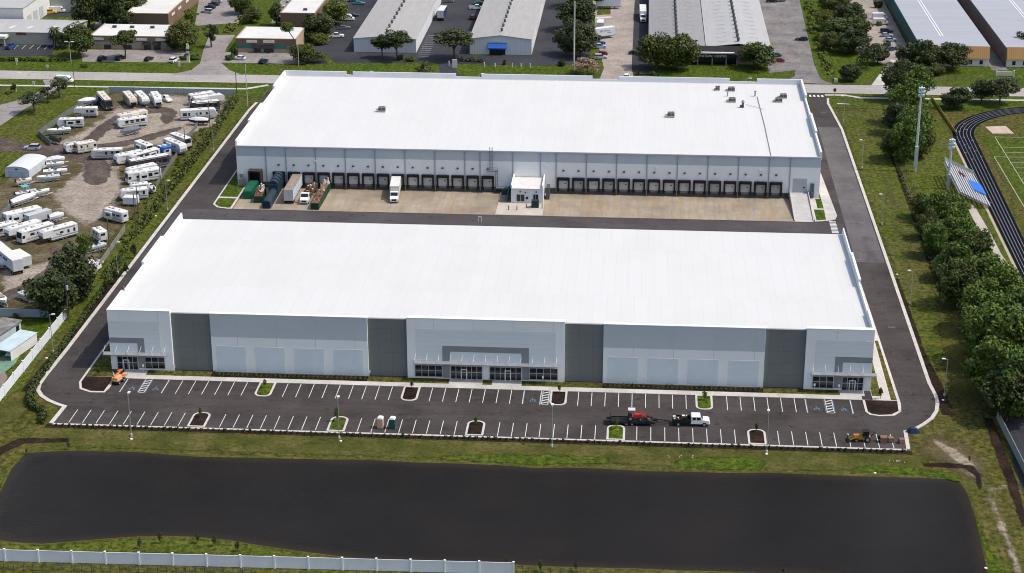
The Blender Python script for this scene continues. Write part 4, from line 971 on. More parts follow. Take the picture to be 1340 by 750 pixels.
# belt of tall green trees beside the running track
ORD = ['first', 'second', 'third', 'fourth', 'fifth', 'sixth', 'seventh', 'eighth', 'ninth', 'tenth', 'eleventh', 'twelfth', 'thirteenth', 'fourteenth', 'fifteenth', 'sixteenth', 'seventeenth', 'eighteenth', 'nearest', 'outermost right']
north = [(1178, 130, 78, 46, 'dark', .15), (1196, 134, 84, 40, 'bright', .12), (1186, 162, 104, 50, 'bright', .08), (1176, 176, 132, 36, 'dark', .05), (1196, 190, 134, 44, 'bright', .05), (1184, 212, 150, 40, 'bright', .03), (1206, 206, 165, 30, 'oak', .05), (1164, 206, 172, 26, 'oak', .03)]
for i, (x, y, tp, wd, lf, cb) in enumerate(north):
    tree(x, y, tp, wd, 'belt', lf, f'bushy tree {ORD[i]} from the back in the clump behind the tall floodlight pole', cb=cb, group='tree clump by the floodlight')
south = [(1212, 285, 250, 26, 'oak', .2), (1232, 292, 248, 40, 'bright', .1), (1254, 302, 256, 44, 'bright', .08), (1222, 312, 270, 34, 'oak', .1), (1262, 332, 278, 50, 'bright', .08), (1232, 336, 290, 40, 'oak', .08),
         (1284, 356, 298, 46, 'oak', .06), (1254, 366, 310, 52, 'bright', .06), (1292, 396, 326, 60, 'bright', .05), (1262, 402, 340, 50, 'oak', .06), (1318, 420, 348, 58, 'bright', .05), (1282, 436, 366, 64, 'oak', .05),
         (1322, 466, 378, 70, 'bright', .05), (1290, 478, 402, 62, 'bright', .05), (1336, 506, 410, 74, 'oak', .04), (1300, 522, 436, 66, 'bright', .05), (1340, 546, 456, 72, 'oak', .03), (1316, 550, 480, 54, 'dark', .03), (1356, 470, 372, 60, 'bright', .05)]
near = ['beside the bleachers', 'beside the bleachers', 'beside the bleachers', 'short of the bleachers', 'short of the bleachers', 'short of the bleachers', 'beside the curving path', 'on its left side',
        'beside the curving path', 'on its left side', 'beside the curving path', 'on its left side', 'in the middle', 'on its left side', 'at the right edge', 'on its left side', 'at the near end', 'at the near end', 'at the right edge']
for i, (x, y, tp, wd, lf, cb) in enumerate(south):
    if y < 425: x -= 9
    wd *= 1.0+.28*max(0, min(1, (y-330)/150)); tp -= 6*max(0, min(1, (y-330)/150))
    if lf == 'oak' and i % 3: lf = 'bright'
    tree(x, y, tp, wd, 'belt', lf, f'leafy tree {near[i]}, {ORD[i]} in the belt from its far end', cb=cb, group='tree belt along the running track')
hedge(pts('1216,300 1240,350 1262,400 1280,450 1296,500 1312,545'), 3.2, 2.6, 'dark', 'dense undergrowth at the foot of the tree belt by the track', 1.2, 40, .42, .6, cat='undergrowth', name='undergrowth')
# palms
def palm(px, py, top, label, fr=26, rr=2.6):
    p = G(px, py); h = HZ(p, top)-.6; t = thing('palm_tree', label, 'palm', (p.x, p.y, 0))
    MB().tube([(0, 0, 0), (.15, 0, h*.5), (0, 0, h)], .28, .2, 8).build('trunk', BARK, t)
    mb = MB()
    for k in range(fr):
        a = 2.4*k; e = .9-1.5*k/fr
        P_ = [Vector((math.cos(a)*q*rr, math.sin(a)*q*rr, h+rr*(e*q-.9*q*q))) for q in (0, .35, .7, 1)]
        s_ = Vector((-math.sin(a), math.cos(a), 0))
        for u0, u1, w0, w1 in ((P_[0], P_[1], .1, .5), (P_[1], P_[2], .5, .42), (P_[2], P_[3], .42, .05)):
            for sg in (1, -1): mb.add([u0, u0+s_*w0*sg-Vector((0, 0, w0*.5)), u1+s_*w1*sg-Vector((0, 0, w1*.5)), u1], [(0, 1, 2, 3)])
    mb.build('crown', LM['grey'], t)
palm(73, 61, 35, 'cabbage palm against the front of the grey roofed shop'); palm(70, 60, 42, 'shorter palm trunk close beside the cabbage palm', 20, 1.9)
# leaning yellow-topped tree over the teal banded shop
p = G(391, 84); t = thing('leaning_tree', 'thin leaning tree with a small yellow top over the teal banded shop', 'tree', (p.x, p.y, 0))
MB().tube([(0, 0, 0), (-.2, 0, 5), (-1.4, 0, 9), (-3.4, 0, 12.2)], .3, .14, 8).build('trunk', BARK, t)
c = bpy.data.objects.new('crown', crown_mesh('round', 'lime', 2)); COL.objects.link(c); c.parent = t; c.location = (-3.6, 0, 13); c.scale = (2.6, 2.2, 2)
for a in [(735, 86, 12, 2.2, 'dark', 'dark round bush on the verge by the tall pole'), (538, 80, 15, 1.6, 'bright', 'round clipped bush at the drive corner'), (524, 78, 11, 1.8, 'dark', 'dark bush at the foot of the oak by the drive'),
          (660, 85, 5, 2.0, 'dark', 'small dark bush between the white posts on the verge'), (300, 78, 14, 2.2, 'oak', 'bush on the left of the drive island with the white car'), (240, 78, 14, 2, 'oak', 'bush left of the tall round sign'), (256, 78, 16, 2, 'bright', 'bush right of the tall round sign'),
          (308, 73, 12, 3.6, 'olive', 'yellow green bush at the teal banded shop corner'), (388, 70, 14, 3, 'dark', 'dark bush under the leaning tree'), (1160, 60, 12, 2, 'oak', 'bush among the parked cars by the teal wall'), (1150, 34, 8, 2, 'lime', 'bright bush between vans by the teal wall'),
          (1148, 10, 12, 3, 'dark', 'dark bush at the far end of the teal wall'), (30, 128, 9, 1, 'grey', 'low grey bush on the lawn at far left'), (10, 123, 8, 1, 'grey', 'low faint bush on the left lawn near the sign'),
          (20, 417, 9, 1.4, 'oak', 'small bush in front of the grey yard fence'), (110, 88, 10, 1.4, 'oak', 'small bush at the corner of the brown plaza lot')]: bush(*a)
hedge(pts('0,80 30,80 62,80.5'), 1.6, .9, 'dark', 'long dark clipped hedge in front of the grey shop parking'); hedge(pts('62,80.5 88,80'), 1.6, .9, 'dark', 'dark hedge end under the street lamp at left'); hedge(pts('604,80 632,82'), 1.7, .8, 'dark', 'dark clipped hedge behind the white sign by the drive')
hedge(pts('832,98 862,99'), 1.2, .8, 'dark', 'low hedge along the verge left of the big oak'); hedge(pts('262,74 300,72 312,70'), 1.4, .8, 'olive', 'low hedge beside the drive left of the teal shop') if False else None
hedge(pts('1056,4 1062,30 1072,55 1080,80 1088,98'), 1.0, 3.2, 'lime', 'rank bright weeds along the edge of the cracked lot', 1.1, 26, .4, .8, cat='weeds', name='weed_bank')
hedge(pts('296,44 312,30 330,10'), 1.0, 4.0, 'lime', 'overgrown bright shrubs behind the teal banded shop', 1.2, 30, .4, .8, cat='shrubs', name='shrub_bank')
hedge([(-129.9, 553), (-129, 530), (-128.2, 506), (-128, 480), (-128, 456), (-127.8, 428)], 1.9, 1.7, 'oak', 'overgrown vine covered hedge between the yard fence and the left lane', .45, 40, .34, .75)
hedge([(-131.6, 520), (-131.4, 480), (-130.8, 440), (-129.4, 415)], 0.8, 3.0, 'olive', 'yellowish scrub on the yard side of the vine covered hedge', 2.6, 26, .3, .8, cat='scrub', name='scrub_bank')
hedge([(-127.8, 428), (-127.6, 410), (-127.2, 392)], 1.5, 2.0, 'olive', 'sparse weedy hedge end above the yard corner', 1.6, 34, .3, .7)
hedge([(-126.0, 405), (-125.3, 384), (-124.6, 362), (-124.2, 344), (-124.0, 338)], 1.5, .6, 'oak', 'dark shrub hedge along the left kerb of the site', .7, 50, .24, .5)
hedge([(-124.2, 336), (-123.4, 326), (-121.5, 321), (-117.8, 317.8), (-116.6, 313.5)], 2.0, .75, 'dark', 'dark shrub hedge curling round the kerb corner of the car park', .5, 60, .26, .45)
hedge([(71.5, 396), (72.4, 420), (73.5, 455), (74, 502)], .8, .6, 'olive', 'weeds lining the ditch and fence right of the lane', 1.6, 26, .3, .8, cat='weeds', name='weed_bank')
# small planted shrubs: along the bottom kerb, at the facade, on the islands
sm = bpy.data.objects.new('small_shrub', bush_mesh(('tiny', 'dark'), 5, 26, .24, 'dark', 1)); COL.objects.link(sm); sm.location = (-113.6, 312.8, .02); sm.scale = (.38, .38, .55)
LBL1 = 'small dark shrub in the mulch strip along the bottom kerb'
tag(sm, LBL1, 'shrub', 'small shrubs along the bottom kerb')
for k in range(1, 138):
    c = sm.copy(); COL.objects.link(c); c.location = (-113.6+1.21*k, 312.8+random.uniform(-.08, .08), .02); s_ = random.uniform(.75, 1.2); c.scale = (.38*s_, .38*s_, .55*s_); c.rotation_euler.z = random.uniform(0, 6)
LBL2 = 'low shrub planted in mulch at the foot of the pale facade'
f0 = bpy.data.objects.new('small_shrub', bush_mesh(('tiny', 'olive'), 5, 26, .24, 'olive', 1)); COL.objects.link(f0); f0.scale = (.42, .42, .7); f0.location = (-88, 339.7, .09); tag(f0, LBL2, 'shrub', 'shrubs at the facade')
for k in range(1, 132):
    q_ = k % 66; c = f0.copy(); COL.objects.link(c); c.location = ((-88+1.0*q_) if q_ < 33 else (-5.8+1.0*(q_-33)), 339.7-.9*(k > 65), .09); s_ = random.uniform(.7, 1.2); c.scale = (.36*s_, .36*s_, .48*s_); c.rotation_euler.z = random.uniform(0, 6)
def sapling(x, y, h, label, leaf='bright', z=.15, group=None):
    t = thing('sapling', label, 'sapling', (x, y, z), random.uniform(0, 6), group)
    MB().tube([(0, 0, 0), (0, 0, h*.75)], .05, .03, 6).build('trunk', BARK, t)
    c = bpy.data.objects.new('crown', crown_mesh('tall', leaf, int(abs(x)))); COL.objects.link(c); c.parent = t; c.location = (0, 0, h*.6); c.scale = (h*.22, h*.22, h*.42)
for i, (x, y, h) in enumerate(((-75.9, 333, 2.2), (-45.5, 335, 2.0), (-15, 335, 2.0), (14.7, 333.5, 2.4))):
    sapling(x, y, h, f'young sapling on the {["leftmost", "second", "third", "rightmost"][i]} parking island against the front walk')
for i, (x, y, h) in enumerate(((-86, 318.5, 2.2), (-58.4, 318.5, 3.2), (-30.7, 319, 1.9), (-3.0, 319, 2.6), (24.5, 319.5, 2.2))):
    sapling(x, y, h, f'young sapling on the {["leftmost", "second", "middle", "fourth", "rightmost"][i]} parking island along the bottom kerb')
sapling(50.6, 336.6, 2.6, 'young tree at the walk corner by the right mulch island', 'dark'); sapling(-112.2, 337, 2.2, 'young tree on the left mulch island by the orange lift', 'olive')
for i, (x, y, tp) in enumerate(((183, 718, 703), (210, 711, 694), (259, 711, 695), (281, 715, 700), (311, 722, 707))):
    p = G(x, y); sapling(p.x, p.y, HZ(p, tp), f'young conifer on the pond spit, {["leftmost", "second", "third", "fourth", "rightmost"][i]} of five', 'grey', .02)
for i, (x, y, tp) in enumerate(((663, 738, 728), (707, 748, 732), (754, 748, 732), (1025, 752, 742), (90, 588, 578), (35, 594, 590))):
    p = G(x, y); sapling(p.x, p.y, max(1.2, HZ(p, tp)), ['tiny bush behind the end of the white fence', 'yellowish young plant right of the white fence', 'young plant second right of the white fence', 'small clump at the right bottom shore', 'reed clump at the left far shore', 'smaller reed clump at the pond corner'][i], 'olive' if i in (0, 1) else 'grey', .02)
for i, (x, y, tp, lf) in enumerate(((166, 362, 344, 'dark'), (152, 372, 352, 'dark'), (140, 384, 366, 'dark'), (176, 338, 318, 'dark'), (172, 332, 322, 'bright'), (1268, 605, 598, 'oak'))):
    p = G(x, y); sapling(p.x, p.y, max(1.5, HZ(p, tp)), f'{["small conifer nearest the left lane lamp", "small conifer below the left lane lamp", "lowest small conifer on the left hedge line", "upper small conifer on the left hedge line", "bright bush on the left hedge line", "dark bush on the right mulch curve by the dirt track"][i]}', lf, .02)

# ================================================================== BUILDINGS ACROSS THE ROAD
MROOF = panel_mat('metal_roof_grey', (.36, .345, .325), 1.0, 7.0, 'xy', .86, .05, .10)
MROOF2 = panel_mat('metal_roof_pale', (.40, .395, .385), 1.0, 6.0, 'xy', .86, .05, .08)
MROOF3 = panel_mat('metal_roof_dull', (.27, .265, .26), 1.0, 6.0, 'xy', .84, .05, .10)
MROOFB = panel_mat('metal_roof_blue_grey', (.35, .36, .385), 60, 2.2, 'xy', .88, .06, .07)
RIBW = panel_mat('ribbed_white_wall', (.62, .63, .64), .9, 30, 'xz', .80, .09, .05)
RIBWY = panel_mat('ribbed_white_wall_side', (.64, .65, .65), .9, 30, 'yz', .80, .09, .05)
GRAYB = panel_mat('grey_block_wall', (.40, .375, .34), 1.6, .8, 'xz', .88, .03, .05)
BRICK = panel_mat('brown_brick', (.20, .125, .085), .8, .4, 'xz', .8, .04, .15)
BRICKY = panel_mat('brown_brick_side', (.21, .135, .09), .8, .4, 'yz', .8, .04, .15)
TANB = mat('tan_stucco', (.33, .245, .165), .9, .1, .4); TEAL = mat('teal_band', (.03, .16, .14), .8, .12)
WROOF = mat('white_flat_roof', (.58, .565, .53), .9, .10, .12, fine=.9)
AWN = mat('black_awning', (.012, .012, .013), .8, .2); SIGNW = mat('sign_panel', (.62, .60, .56), .6, .12, 3)
def gable(name, label, x0, x1, y0, y1, h, hr, wall, wally, roof, vents=0, vent_mat=DGREY):
    t = thing(name, label, 'building', ((x0+x1)/2, (y0+y1)/2, 0)); xm = (x0+x1)/2
    mb = MB(); mb.add([(x0, y0, 0), (x1, y0, 0), (x1, y0, h), (xm, y0, hr), (x0, y0, h), (x0, y1, 0), (x1, y1, 0), (x1, y1, h), (xm, y1, hr), (x0, y1, h)], [(0, 1, 2, 3, 4), (6, 5, 9, 8, 7)], 0)
    mb.f += [(1, 6, 7, 2), (5, 0, 4, 9)]; mb.mi += [1, 1]
    part(t, 'wall', mb, [wall, wally])
    mb = MB(); e = .35; k = .12
    for sg, xa in ((-1, x0-.2), (1, x1+.2)):
        q = [(xa, y0-e, h+.02), (xm, y0-e, hr+.05), (xm, y1+e, hr+.05), (xa, y1+e, h+.02)]
        if sg > 0: q = q[::-1]
        q2 = [(a, b_, z+k) for a, b_, z in q]
        mb.add(q+q2, [(3, 2, 1, 0), (4, 5, 6, 7), (0, 1, 5, 4), (1, 2, 6, 5), (2, 3, 7, 6), (3, 0, 4, 7)])
    rf = part(t, 'roof', mb, roof)
    for i in range(vents):
        y = y0+6+(y1-y0-8)*i/vents
        o = MB().tube([(xm, y, hr+.1), (xm, y, hr+.9)], .38, n=8).tube([(xm, y, hr+.9), (xm, y, hr+1.35)], .6, .3, 8).build('ridge_vent', vent_mat, parent=rf)
    return t
t = gable('metal_warehouse', 'long white metal warehouse with grey ridge vented roof, left of two', -101.6, -79.4, 616.6, 720, 4.9, 5.9, RIBW, RIBWY, MROOF, 14)
t = gable('metal_warehouse', 'long white metal warehouse with a bright blue awning at its door', -60.3, -38.4, 616.2, 722, 5.6, 6.9, RIBW, RIBWY, MROOF, 14)
aw = part(t, 'awning', MB().add([(-53.8, 614.6, 2.7), (-47.2, 614.6, 2.7), (-47.2, 616.15, 4.3), (-53.8, 616.15, 4.3), (-53.8, 614.6, 2.3), (-47.2, 614.6, 2.3), (-47.2, 616.15, 2.3), (-53.8, 616.15, 2.3)], [(0, 1, 2, 3), (4, 5, 1, 0), (5, 6, 2, 1), (7, 4, 0, 3), (7, 6, 5, 4)]), mat('blue_awning', (.012, .10, .38), .7, .1))
part(t, 'door', B(-53.3, -47.7, 616.08, 616.17, 0, 2.3), GLASS); part(t, 'wall_sign', B(-52, -49.6, 616.06, 616.17, 4.55, 5.3), SIGNW)
rs = part(t, 'roof_patch', MB().add([(-46.5, 624, 6.5), (-41.5, 624, 5.98), (-41.5, 634, 5.98), (-46.5, 634, 6.5)], [(0, 1, 2, 3)]), WROOF)
# twin warehouse with the dark lettered front
t = thing('twin_warehouse', 'twin roofed warehouse with a dark lettered front between two big oaks', 'building', (23, 660, 0))
part(t, 'wall', MB().box(2.8, 22.0, 609.8, 721, 0, 5.2).box(22.6, 44.6, 609.8, 721, 0, 5.4), GRAYB)
def roofpair(x0, x1, y0, y1, h, hr, mm, nv):
    xm = (x0+x1)/2; mb = MB(); k = .12
    for q in ([(x0-.2, y0, h), (xm, y0, hr), (xm, y1, hr), (x0-.2, y1, h)], [(xm, y0, hr), (x1+.2, y0, h), (x1+.2, y1, h), (xm, y1, hr)]):
        mb.add(q+[(a, b_, z+k) for a, b_, z in q], [(3, 2, 1, 0), (4, 5, 6, 7), (0, 1, 5, 4), (1, 2, 6, 5), (2, 3, 7, 6), (3, 0, 4, 7)])
    rf = part(t, 'roof', mb, mm)
    for i in range(nv):
        y = y0+3.5+6.3*i; MB().tube([(xm, y, hr+.1), (xm, y, hr+1.0)], .45, n=8).tube([(xm, y, hr+1.0), (xm, y, hr+1.6)], .7, .35, 8).build('ridge_vent', DGREY, parent=rf)
    for i in range(12):
        y = y0+5+6.3*i
        for xx, f in ((x0+(x1-x0)*.25, .5), (x0+(x1-x0)*.75, .5)):
            z = h+(hr-h)*f+.125; sl = (hr-h)/((x1-x0)/2)*(1 if xx < xm else -1)
            MB().add([(xx-1.7, y, z-1.7*sl+.02), (xx+1.7, y, z+1.7*sl+.02), (xx+1.7, y+.45, z+1.7*sl+.02), (xx-1.7, y+.45, z-1.7*sl+.02)], [(0, 1, 2, 3)]).build('skylight', MATS['vent_line'], parent=rf)
mat('vent_line', (.17, .165, .16), .8, .2)
roofpair(2.8, 22.0, 610.2, 688, 5.25, 6.3, MROOF3, 12); roofpair(22.6, 44.6, 610.2, 722, 5.45, 6.7, MROOF2, 17)
part(t, 'roof', MB().box(2.6, 22.2, 688.3, 722, 5.3, 5.75), MROOF2)
part(t, 'mansard', MB().add([(16, 607.6, 2.9), (43.5, 607.6, 2.9), (44.5, 609.75, 6.0), (15, 609.75, 6.0), (15, 609.78, 2.9), (44.5, 609.78, 2.9)], [(0, 1, 2, 3), (0, 3, 4), (1, 5, 2)]), mat('mansard_brown', (.045, .036, .033), .85, .2, .6, fine=3))
fa = part(t, 'sign_fascia', MB().box(17, 33.3, 606.2, 607.7, 2.6, 4.0), mat('fascia_dark', (.028, .024, .026), .7, .15))
part(t, 'light_trough', B(17.5, 32.0, 605.7, 606.5, 4.25, 4.7), mat('trough_white', (.75, .75, .73), .5, .04))
for x in (19.6, 24.6, 29.4, 33.1): part(t, 'pillar', B(x-.18, x+.18, 606.3, 606.7, 0, 2.598), TANB)
part(t, 'porch_glazing', B(17.6, 32.9, 608.4, 608.5, 0, 2.6), GLASS)
part(t, 'front_wall', B(33.6, 42.5, 608.2, 609.7, 0, 2.89), TANB)
def lettering(parent_root, text, x, y, z, size, mm):
    cu = bpy.data.curves.new('lettering', 'FONT'); cu.body = text; cu.size = size; cu.extrude = .04; cu.align_x = 'LEFT'
    cu.materials.append(mm); o = bpy.data.objects.new('lettering', cu); COL.objects.link(o); o.parent = parent_root
    L = parent_root.location if parent_root.type == 'EMPTY' else Vector((0, 0, 0))
    me = bpy.data.meshes.new_from_object(o); bpy.data.objects.remove(o); o = bpy.data.objects.new('lettering', me); COL.objects.link(o); o.parent = parent_root
    o.rotation_euler = (R(90), 0, 0); o.location = (x-L.x, y-L.y, z-L.z); return o
LET = mat('sign_letters', (.75, .75, .72), .5, .03)
lettering(t, 'INNOVATION  CENTER', 17.3, 606.14, 2.95, 1.15, LET)
# grey shop with metal roof at far left, its taller neighbours behind
t = thing('metal_shop', 'low grey shop with a pale metal roof behind the dark car park', 'building', (-222, 627, 0))
part(t, 'wall', B(-245, -204.5, 619.5, 638, 0, 4.6), GRAYB)
mb = MB(); mb.add([(-245, 619.1, 4.6), (-204, 619.1, 4.6), (-204, 629, 5.7), (-245, 629, 5.7), (-204, 639, 4.7), (-245, 639, 4.7)], [(0, 1, 2, 3), (3, 2, 4, 5)]); part(t, 'roof', mb, MROOF2)
part(t, 'canopy', B(-240, -227.6, 615.6, 619.45, 2.9, 3.8), OFFW); part(t, 'shop_sign', B(-224.8, -221.2, 619.3, 619.48, 3.6, 4.5), mat('brown_sign', (.12, .06, .03), .7, .2))
for x in (-239, -228.2): part(t, 'post', B(x-.15, x+.15, 616, 616.3, 0, 2.9), OFFW)
for x in (-236, -229, -222.5, -214): part(t, 'roof_skylight', MB().add([(x, 623.2, 5.08), (x+1.3, 623.2, 5.08), (x+2.6, 625.8, 5.37), (x+1.3, 625.8, 5.37)], [(0, 1, 2, 3)]), SIGNW)
t = thing('block_building', 'tall cream walled building in the far left corner', 'building', (-236, 655, 0))
part(t, 'wall', B(-262, -229.2, 641, 690, 0, 8.2), OFFW); part(t, 'roof', B(-262.2, -229, 640.8, 690, 8.203, 8.5), MROOF2)
for y in (645, 652, 659): part(t, 'door', B(-229.2, -229.1, y, y+4.5, 0, 4.6), LGREY)
t = thing('block_building', 'grey building beyond the cream walled one at top left', 'building', (-224, 690, 0)); part(t, 'wall', B(-229, -216.5, 672, 720, 0, 7), mat('grey_green_wall', (.35, .36, .33), .8, .1)); part(t, 'roof', B(-229.2, -216.3, 671.8, 720, 7.003, 7.3), MROOF2)
# brown plaza
def plaza(name, label, x0, x1, y0, y1, h, front, sidem, extras):
    t = thing(name, label, 'building', ((x0+x1)/2, (y0+y1)/2, 0))
    mb = MB().box(x0, x1, y0, y1, 0, h); mb.mi[2] = 0; mb.mi[3] = mb.mi[5] = 1
    part(t, 'wall', mb, [front, sidem]); part(t, 'roof', B(x0+.35, x1-.35, y0+.35, y1-.35, h+.003, h+.12), WROOF)
    part(t, 'coping', MB().box(x0-.08, x1+.08, y0-.08, y0+.33, h+.004, h+.28).box(x0-.08, x0+.33, y0+.34, y1+.08, h+.004, h+.28).box(x1-.33, x1+.08, y0+.34, y1+.08, h+.004, h+.28), TANB)
    for k in extras:
        if k[0] == 'sign': part(t, 'shop_sign', B(k[1], k[2], y0-.25, y0-.01, k[3], k[4]), SIGNW)
        if k[0] == 'door':
            d = part(t, 'shop_door', B(k[1], k[2], y0-.05, y0-.004, .1, 2.3), GLASS)
        if k[0] == 'awn': part(t, 'awning', MB().add([(k[1], y0-1.2, 1.9), (k[2], y0-1.2, 1.9), (k[2], y0-.01, 2.9), (k[1], y0-.01, 2.9), (k[1], y0-.01, 1.9), (k[2], y0-.01, 1.9)], [(0, 1, 2, 3), (4, 0, 3), (1, 5, 2), (5, 4, 3, 2)][:3]), AWN)
        if k[0] == 'unit': part(t, 'rooftop_unit', B(k[1]-.7, k[1]+.7, k[2]-.5, k[2]+.5, h+.123, h+.9), DGREY)
        if k[0] == 'band': part(t, 'painted_band', B(x0+.02, x1-.02, y0-.06, y0-.005, k[1], k[2]), k[3])
        if k[0] == 'base': part(t, 'wall_base', B(x0+.02, x1-.02, y0-.04, y0-.006, .02, k[1]), TANB)
    return t
plaza('brown_plaza', 'brown shop plaza with white flat roof behind a spreading tree', -196.4, -164.5, 615, 634, 4.6, mat('brown_stucco', (.20, .145, .105), .9, .1, .5), BRICKY,
      [('base', 1.6), ('band', 1.65, 2.7, MGREY)]+[('sign', x, x+3.8, 3.3, 4.1) for x in (-195.3, -189, -179.5, -172.5)]+[('door', x, x+2.6) for x in (-191.5, -184, -177, -173.5)]+[('awn', -177.4, -174.3), ('awn', -173.8, -170.8)]+[('unit', x, 628) for x in (-191, -184.5, -177, -169.5)])
plaza('brick_block', 'long brown brick block with white roof running away behind the plaza', -192.4, -176.2, 647.5, 735, 5.4, BRICK, BRICKY, [('unit', -184, 700)])
bl = [o for o in bpy.data.objects if o.get('label', '').startswith('long brown brick')][0]
for y in (652, 662, 674, 686): part(bl, 'shop_sign', B(-176.19, -176.0, y, y+4.5, 3.6, 4.4), SIGNW)
plaza('teal_band_shop', 'brown shop with a teal band and white flat roof by the drive', -143.4, -121.6, 613.4, 632, 4.9, BRICK, mat('tan_side', (.40, .285, .19), .9, .1, .4),
      [('base', 1.5), ('band', 1.55, 2.75, TEAL), ('sign', -139.4, -135.6, 3.6, 4.5), ('sign', -133.4, -129.4, 3.6, 4.5), ('door', -137, -134.4), ('door', -133.4, -129.8), ('awn', -137.3, -134.1), ('awn', -133.6, -129.6), ('unit', -126.5, 625)])
plaza('brick_block', 'brown brick block with white roof right behind the teal banded shop', -134.6, -121.5, 651, 735, 5.6, BRICK, BRICKY, [('unit', -126, 656)])
# grey roofed depot with orange front, and its neighbour
def depot(name, label, x0, x1, y0, y1, h, teal):
    t = thing(name, label, 'building', ((x0+x1)/2, (y0+y1)/2, 0))
    part(t, 'wall', B(x0, x1, y0, y1, 0, h-.35), mat('depot_side_brown', (.17, .14, .12), .8, .25, .5))
    part(t, 'roof', B(x0-.3, x1+.2, y0, y1+.3, h-.34, h), MROOFB)
    part(t, 'mansard', MB().add([(x0, y0-1.8, 2.8), (x1, y0-1.8, 2.8), (x1, y0-.01, h+.1), (x0, y0-.01, h+.1), (x0, y0-.01, 2.8), (x1, y0-.01, 2.8)], [(0, 1, 2, 3), (4, 0, 3), (1, 5, 2), (5, 1, 0, 4)]), panel_mat('orange_tile', (.40, .225, .09), .7, 30, 'xz', .75, .1, .1))
    part(t, 'front_wall', B(x0+.1, x1-.1, y0-1.2, y0-.02, 0, 2.79), OFFW)
    for k in range(int((x1-x0)/3.6)):
        x = x0+2.0+3.6*k; part(t, 'window', B(x, x+1.1, y0-1.26, y0-1.205, .7, 2.1), GLASS)
    for xx in ((x0+x1)/2-3.2, (x0+x1)/2-2.2): part(t, 'skylight_strip', B(xx, xx+.3, y0+14, y1-2, h+.003, h+.06), WHITE)
    if teal:
        part(t, 'painted_band', B(x0-.45, x0-.302, y0+1, y1, 2.6, h), mat('teal_fascia', (.012, .075, .07), .7, .12)); part(t, 'side_windows', B(x0-.06, x0-.005, y0+3, y1-3, .6, 2.3), GLASS)
    return t
depot('grey_roof_depot', 'wide grey roofed depot with teal side and orange tiled front', 96.2, 119.4, 612.4, 722, 6.6, True)
depot('grey_roof_depot', 'second grey roofed depot with orange front at the right edge', 125.2, 160, 612.0, 722, 6.6, False)
sheet('alley', [(119.6, 606), (125, 606), (125, 722), (119.6, 722)], CRACK, .06)
# arched white storage shed
t = thing('storage_shed', 'arched white metal shed in the camper yard beside parked boats', 'shed', (-173, 473, 0), R(-6))
SHM = panel_mat('shed_metal', (.60, .62, .63), .9, 40, 'yz', .72, .12, .05)
prof = [(-3.6, 0), (-3.6, 2.3)]+[(-3.6*math.cos(R(a)), 2.3+1.05*math.sin(R(a))) for a in range(15, 180, 15)]+[(3.6, 2.3), (3.6, 0)]
mb = MB(); n = len(prof); mb.add([(x, -5.6, z) for x, z in prof]+[(x, 6.2, z) for x, z in prof], [tuple(range(n)), tuple(range(n, 2*n))[::-1], (0, n, n+1, 1), (n-2, 2*n-2, 2*n-1, n-1)])
mb.build('wall', mat('shed_wall', (.52, .55, .58), .6, .08, .6), t)
mb = MB(); pr = [(x*1.02, z+.04) for x, z in prof[1:-1]]; n = len(pr); mb.add([(x, -5.8, z) for x, z in pr]+[(x, 6.4, z) for x, z in pr], [(i, i+1, n+i+1, n+i) for i in range(n-1)]); mb.build('roof', SHM, t)
B(-.5, .3, -5.66, -5.605, 2.3, 2.7).build('vent', DGREY, t); B(-2.6, 2.4, -5.64, -5.602, 0, 1.9).build('door', mat('shed_door', (.36, .44, .52), .6, .1), t)
# mobile home, carport
t = thing('mobile_home', 'weathered mobile home with a grey stained roof at the left edge', 'mobile home', (-139.5, 353.5, 0), R(-14))
B(-2.6, 2.0, -9, 6, .4, 2.7).build('wall', mat('mobile_wall', (.45, .52, .55), .7, .1), t)
B(-2.9, 2.3, -9.3, 6.3, 2.703, 2.95).build('roof', paved_mat('stained_roof', (.09, .085, .08), (.36, .34, .32), .35), t)
B(2.0, 2.05, 4, 5.2, .9, 2.2).build('window', GLASS, t); B(-1.6, 1.4, -9.06, -9.005, 1.2, 2.3).build('window', GLASS, t)
t = thing('carport', 'pale blue roofed carport beside the mobile home', 'carport', (-133.9, 347.5, 0), R(-14))
MB().add([(-2.4, -4.5, 2.5), (1.9, -4.5, 2.35), (1.9, 6.5, 2.35), (-2.4, 6.5, 2.5), (-2.4, -4.5, 2.62), (1.9, -4.5, 2.47), (1.9, 6.5, 2.47), (-2.4, 6.5, 2.62)], [(3, 2, 1, 0), (4, 5, 6, 7), (0, 1, 5, 4), (1, 2, 6, 5), (2, 3, 7, 6), (3, 0, 4, 7)]).build('roof', mat('carport_roof', (.44, .54, .56), .6, .12, .5), t)
MB().box(1.7, 1.78, -4, 6.3, 0, 2.34).build('side_wall', OFFW, t); MB().box(-2.3, 1.7, 6.2, 6.28, 0, 2.34).build('rear_wall', OFFW, t)
for y in (-4.3, 0): B(-2.3, -2.2, y, y+.1, 0, 2.5).build('post', WHITE, t)
sheet('yard_slab', pts('-5,470 12,462 28,462 20,476 8,486 -5,492'), mat('green_slab', (.14, .24, .17), .9, .25, .5), .03)
sheet('yard_slab', pts('-10,488 4,482 10,494 2,510 -10,520'), paved_mat('reddish_slab', (.20, .15, .13), (.32, .25, .22), .2), .026)

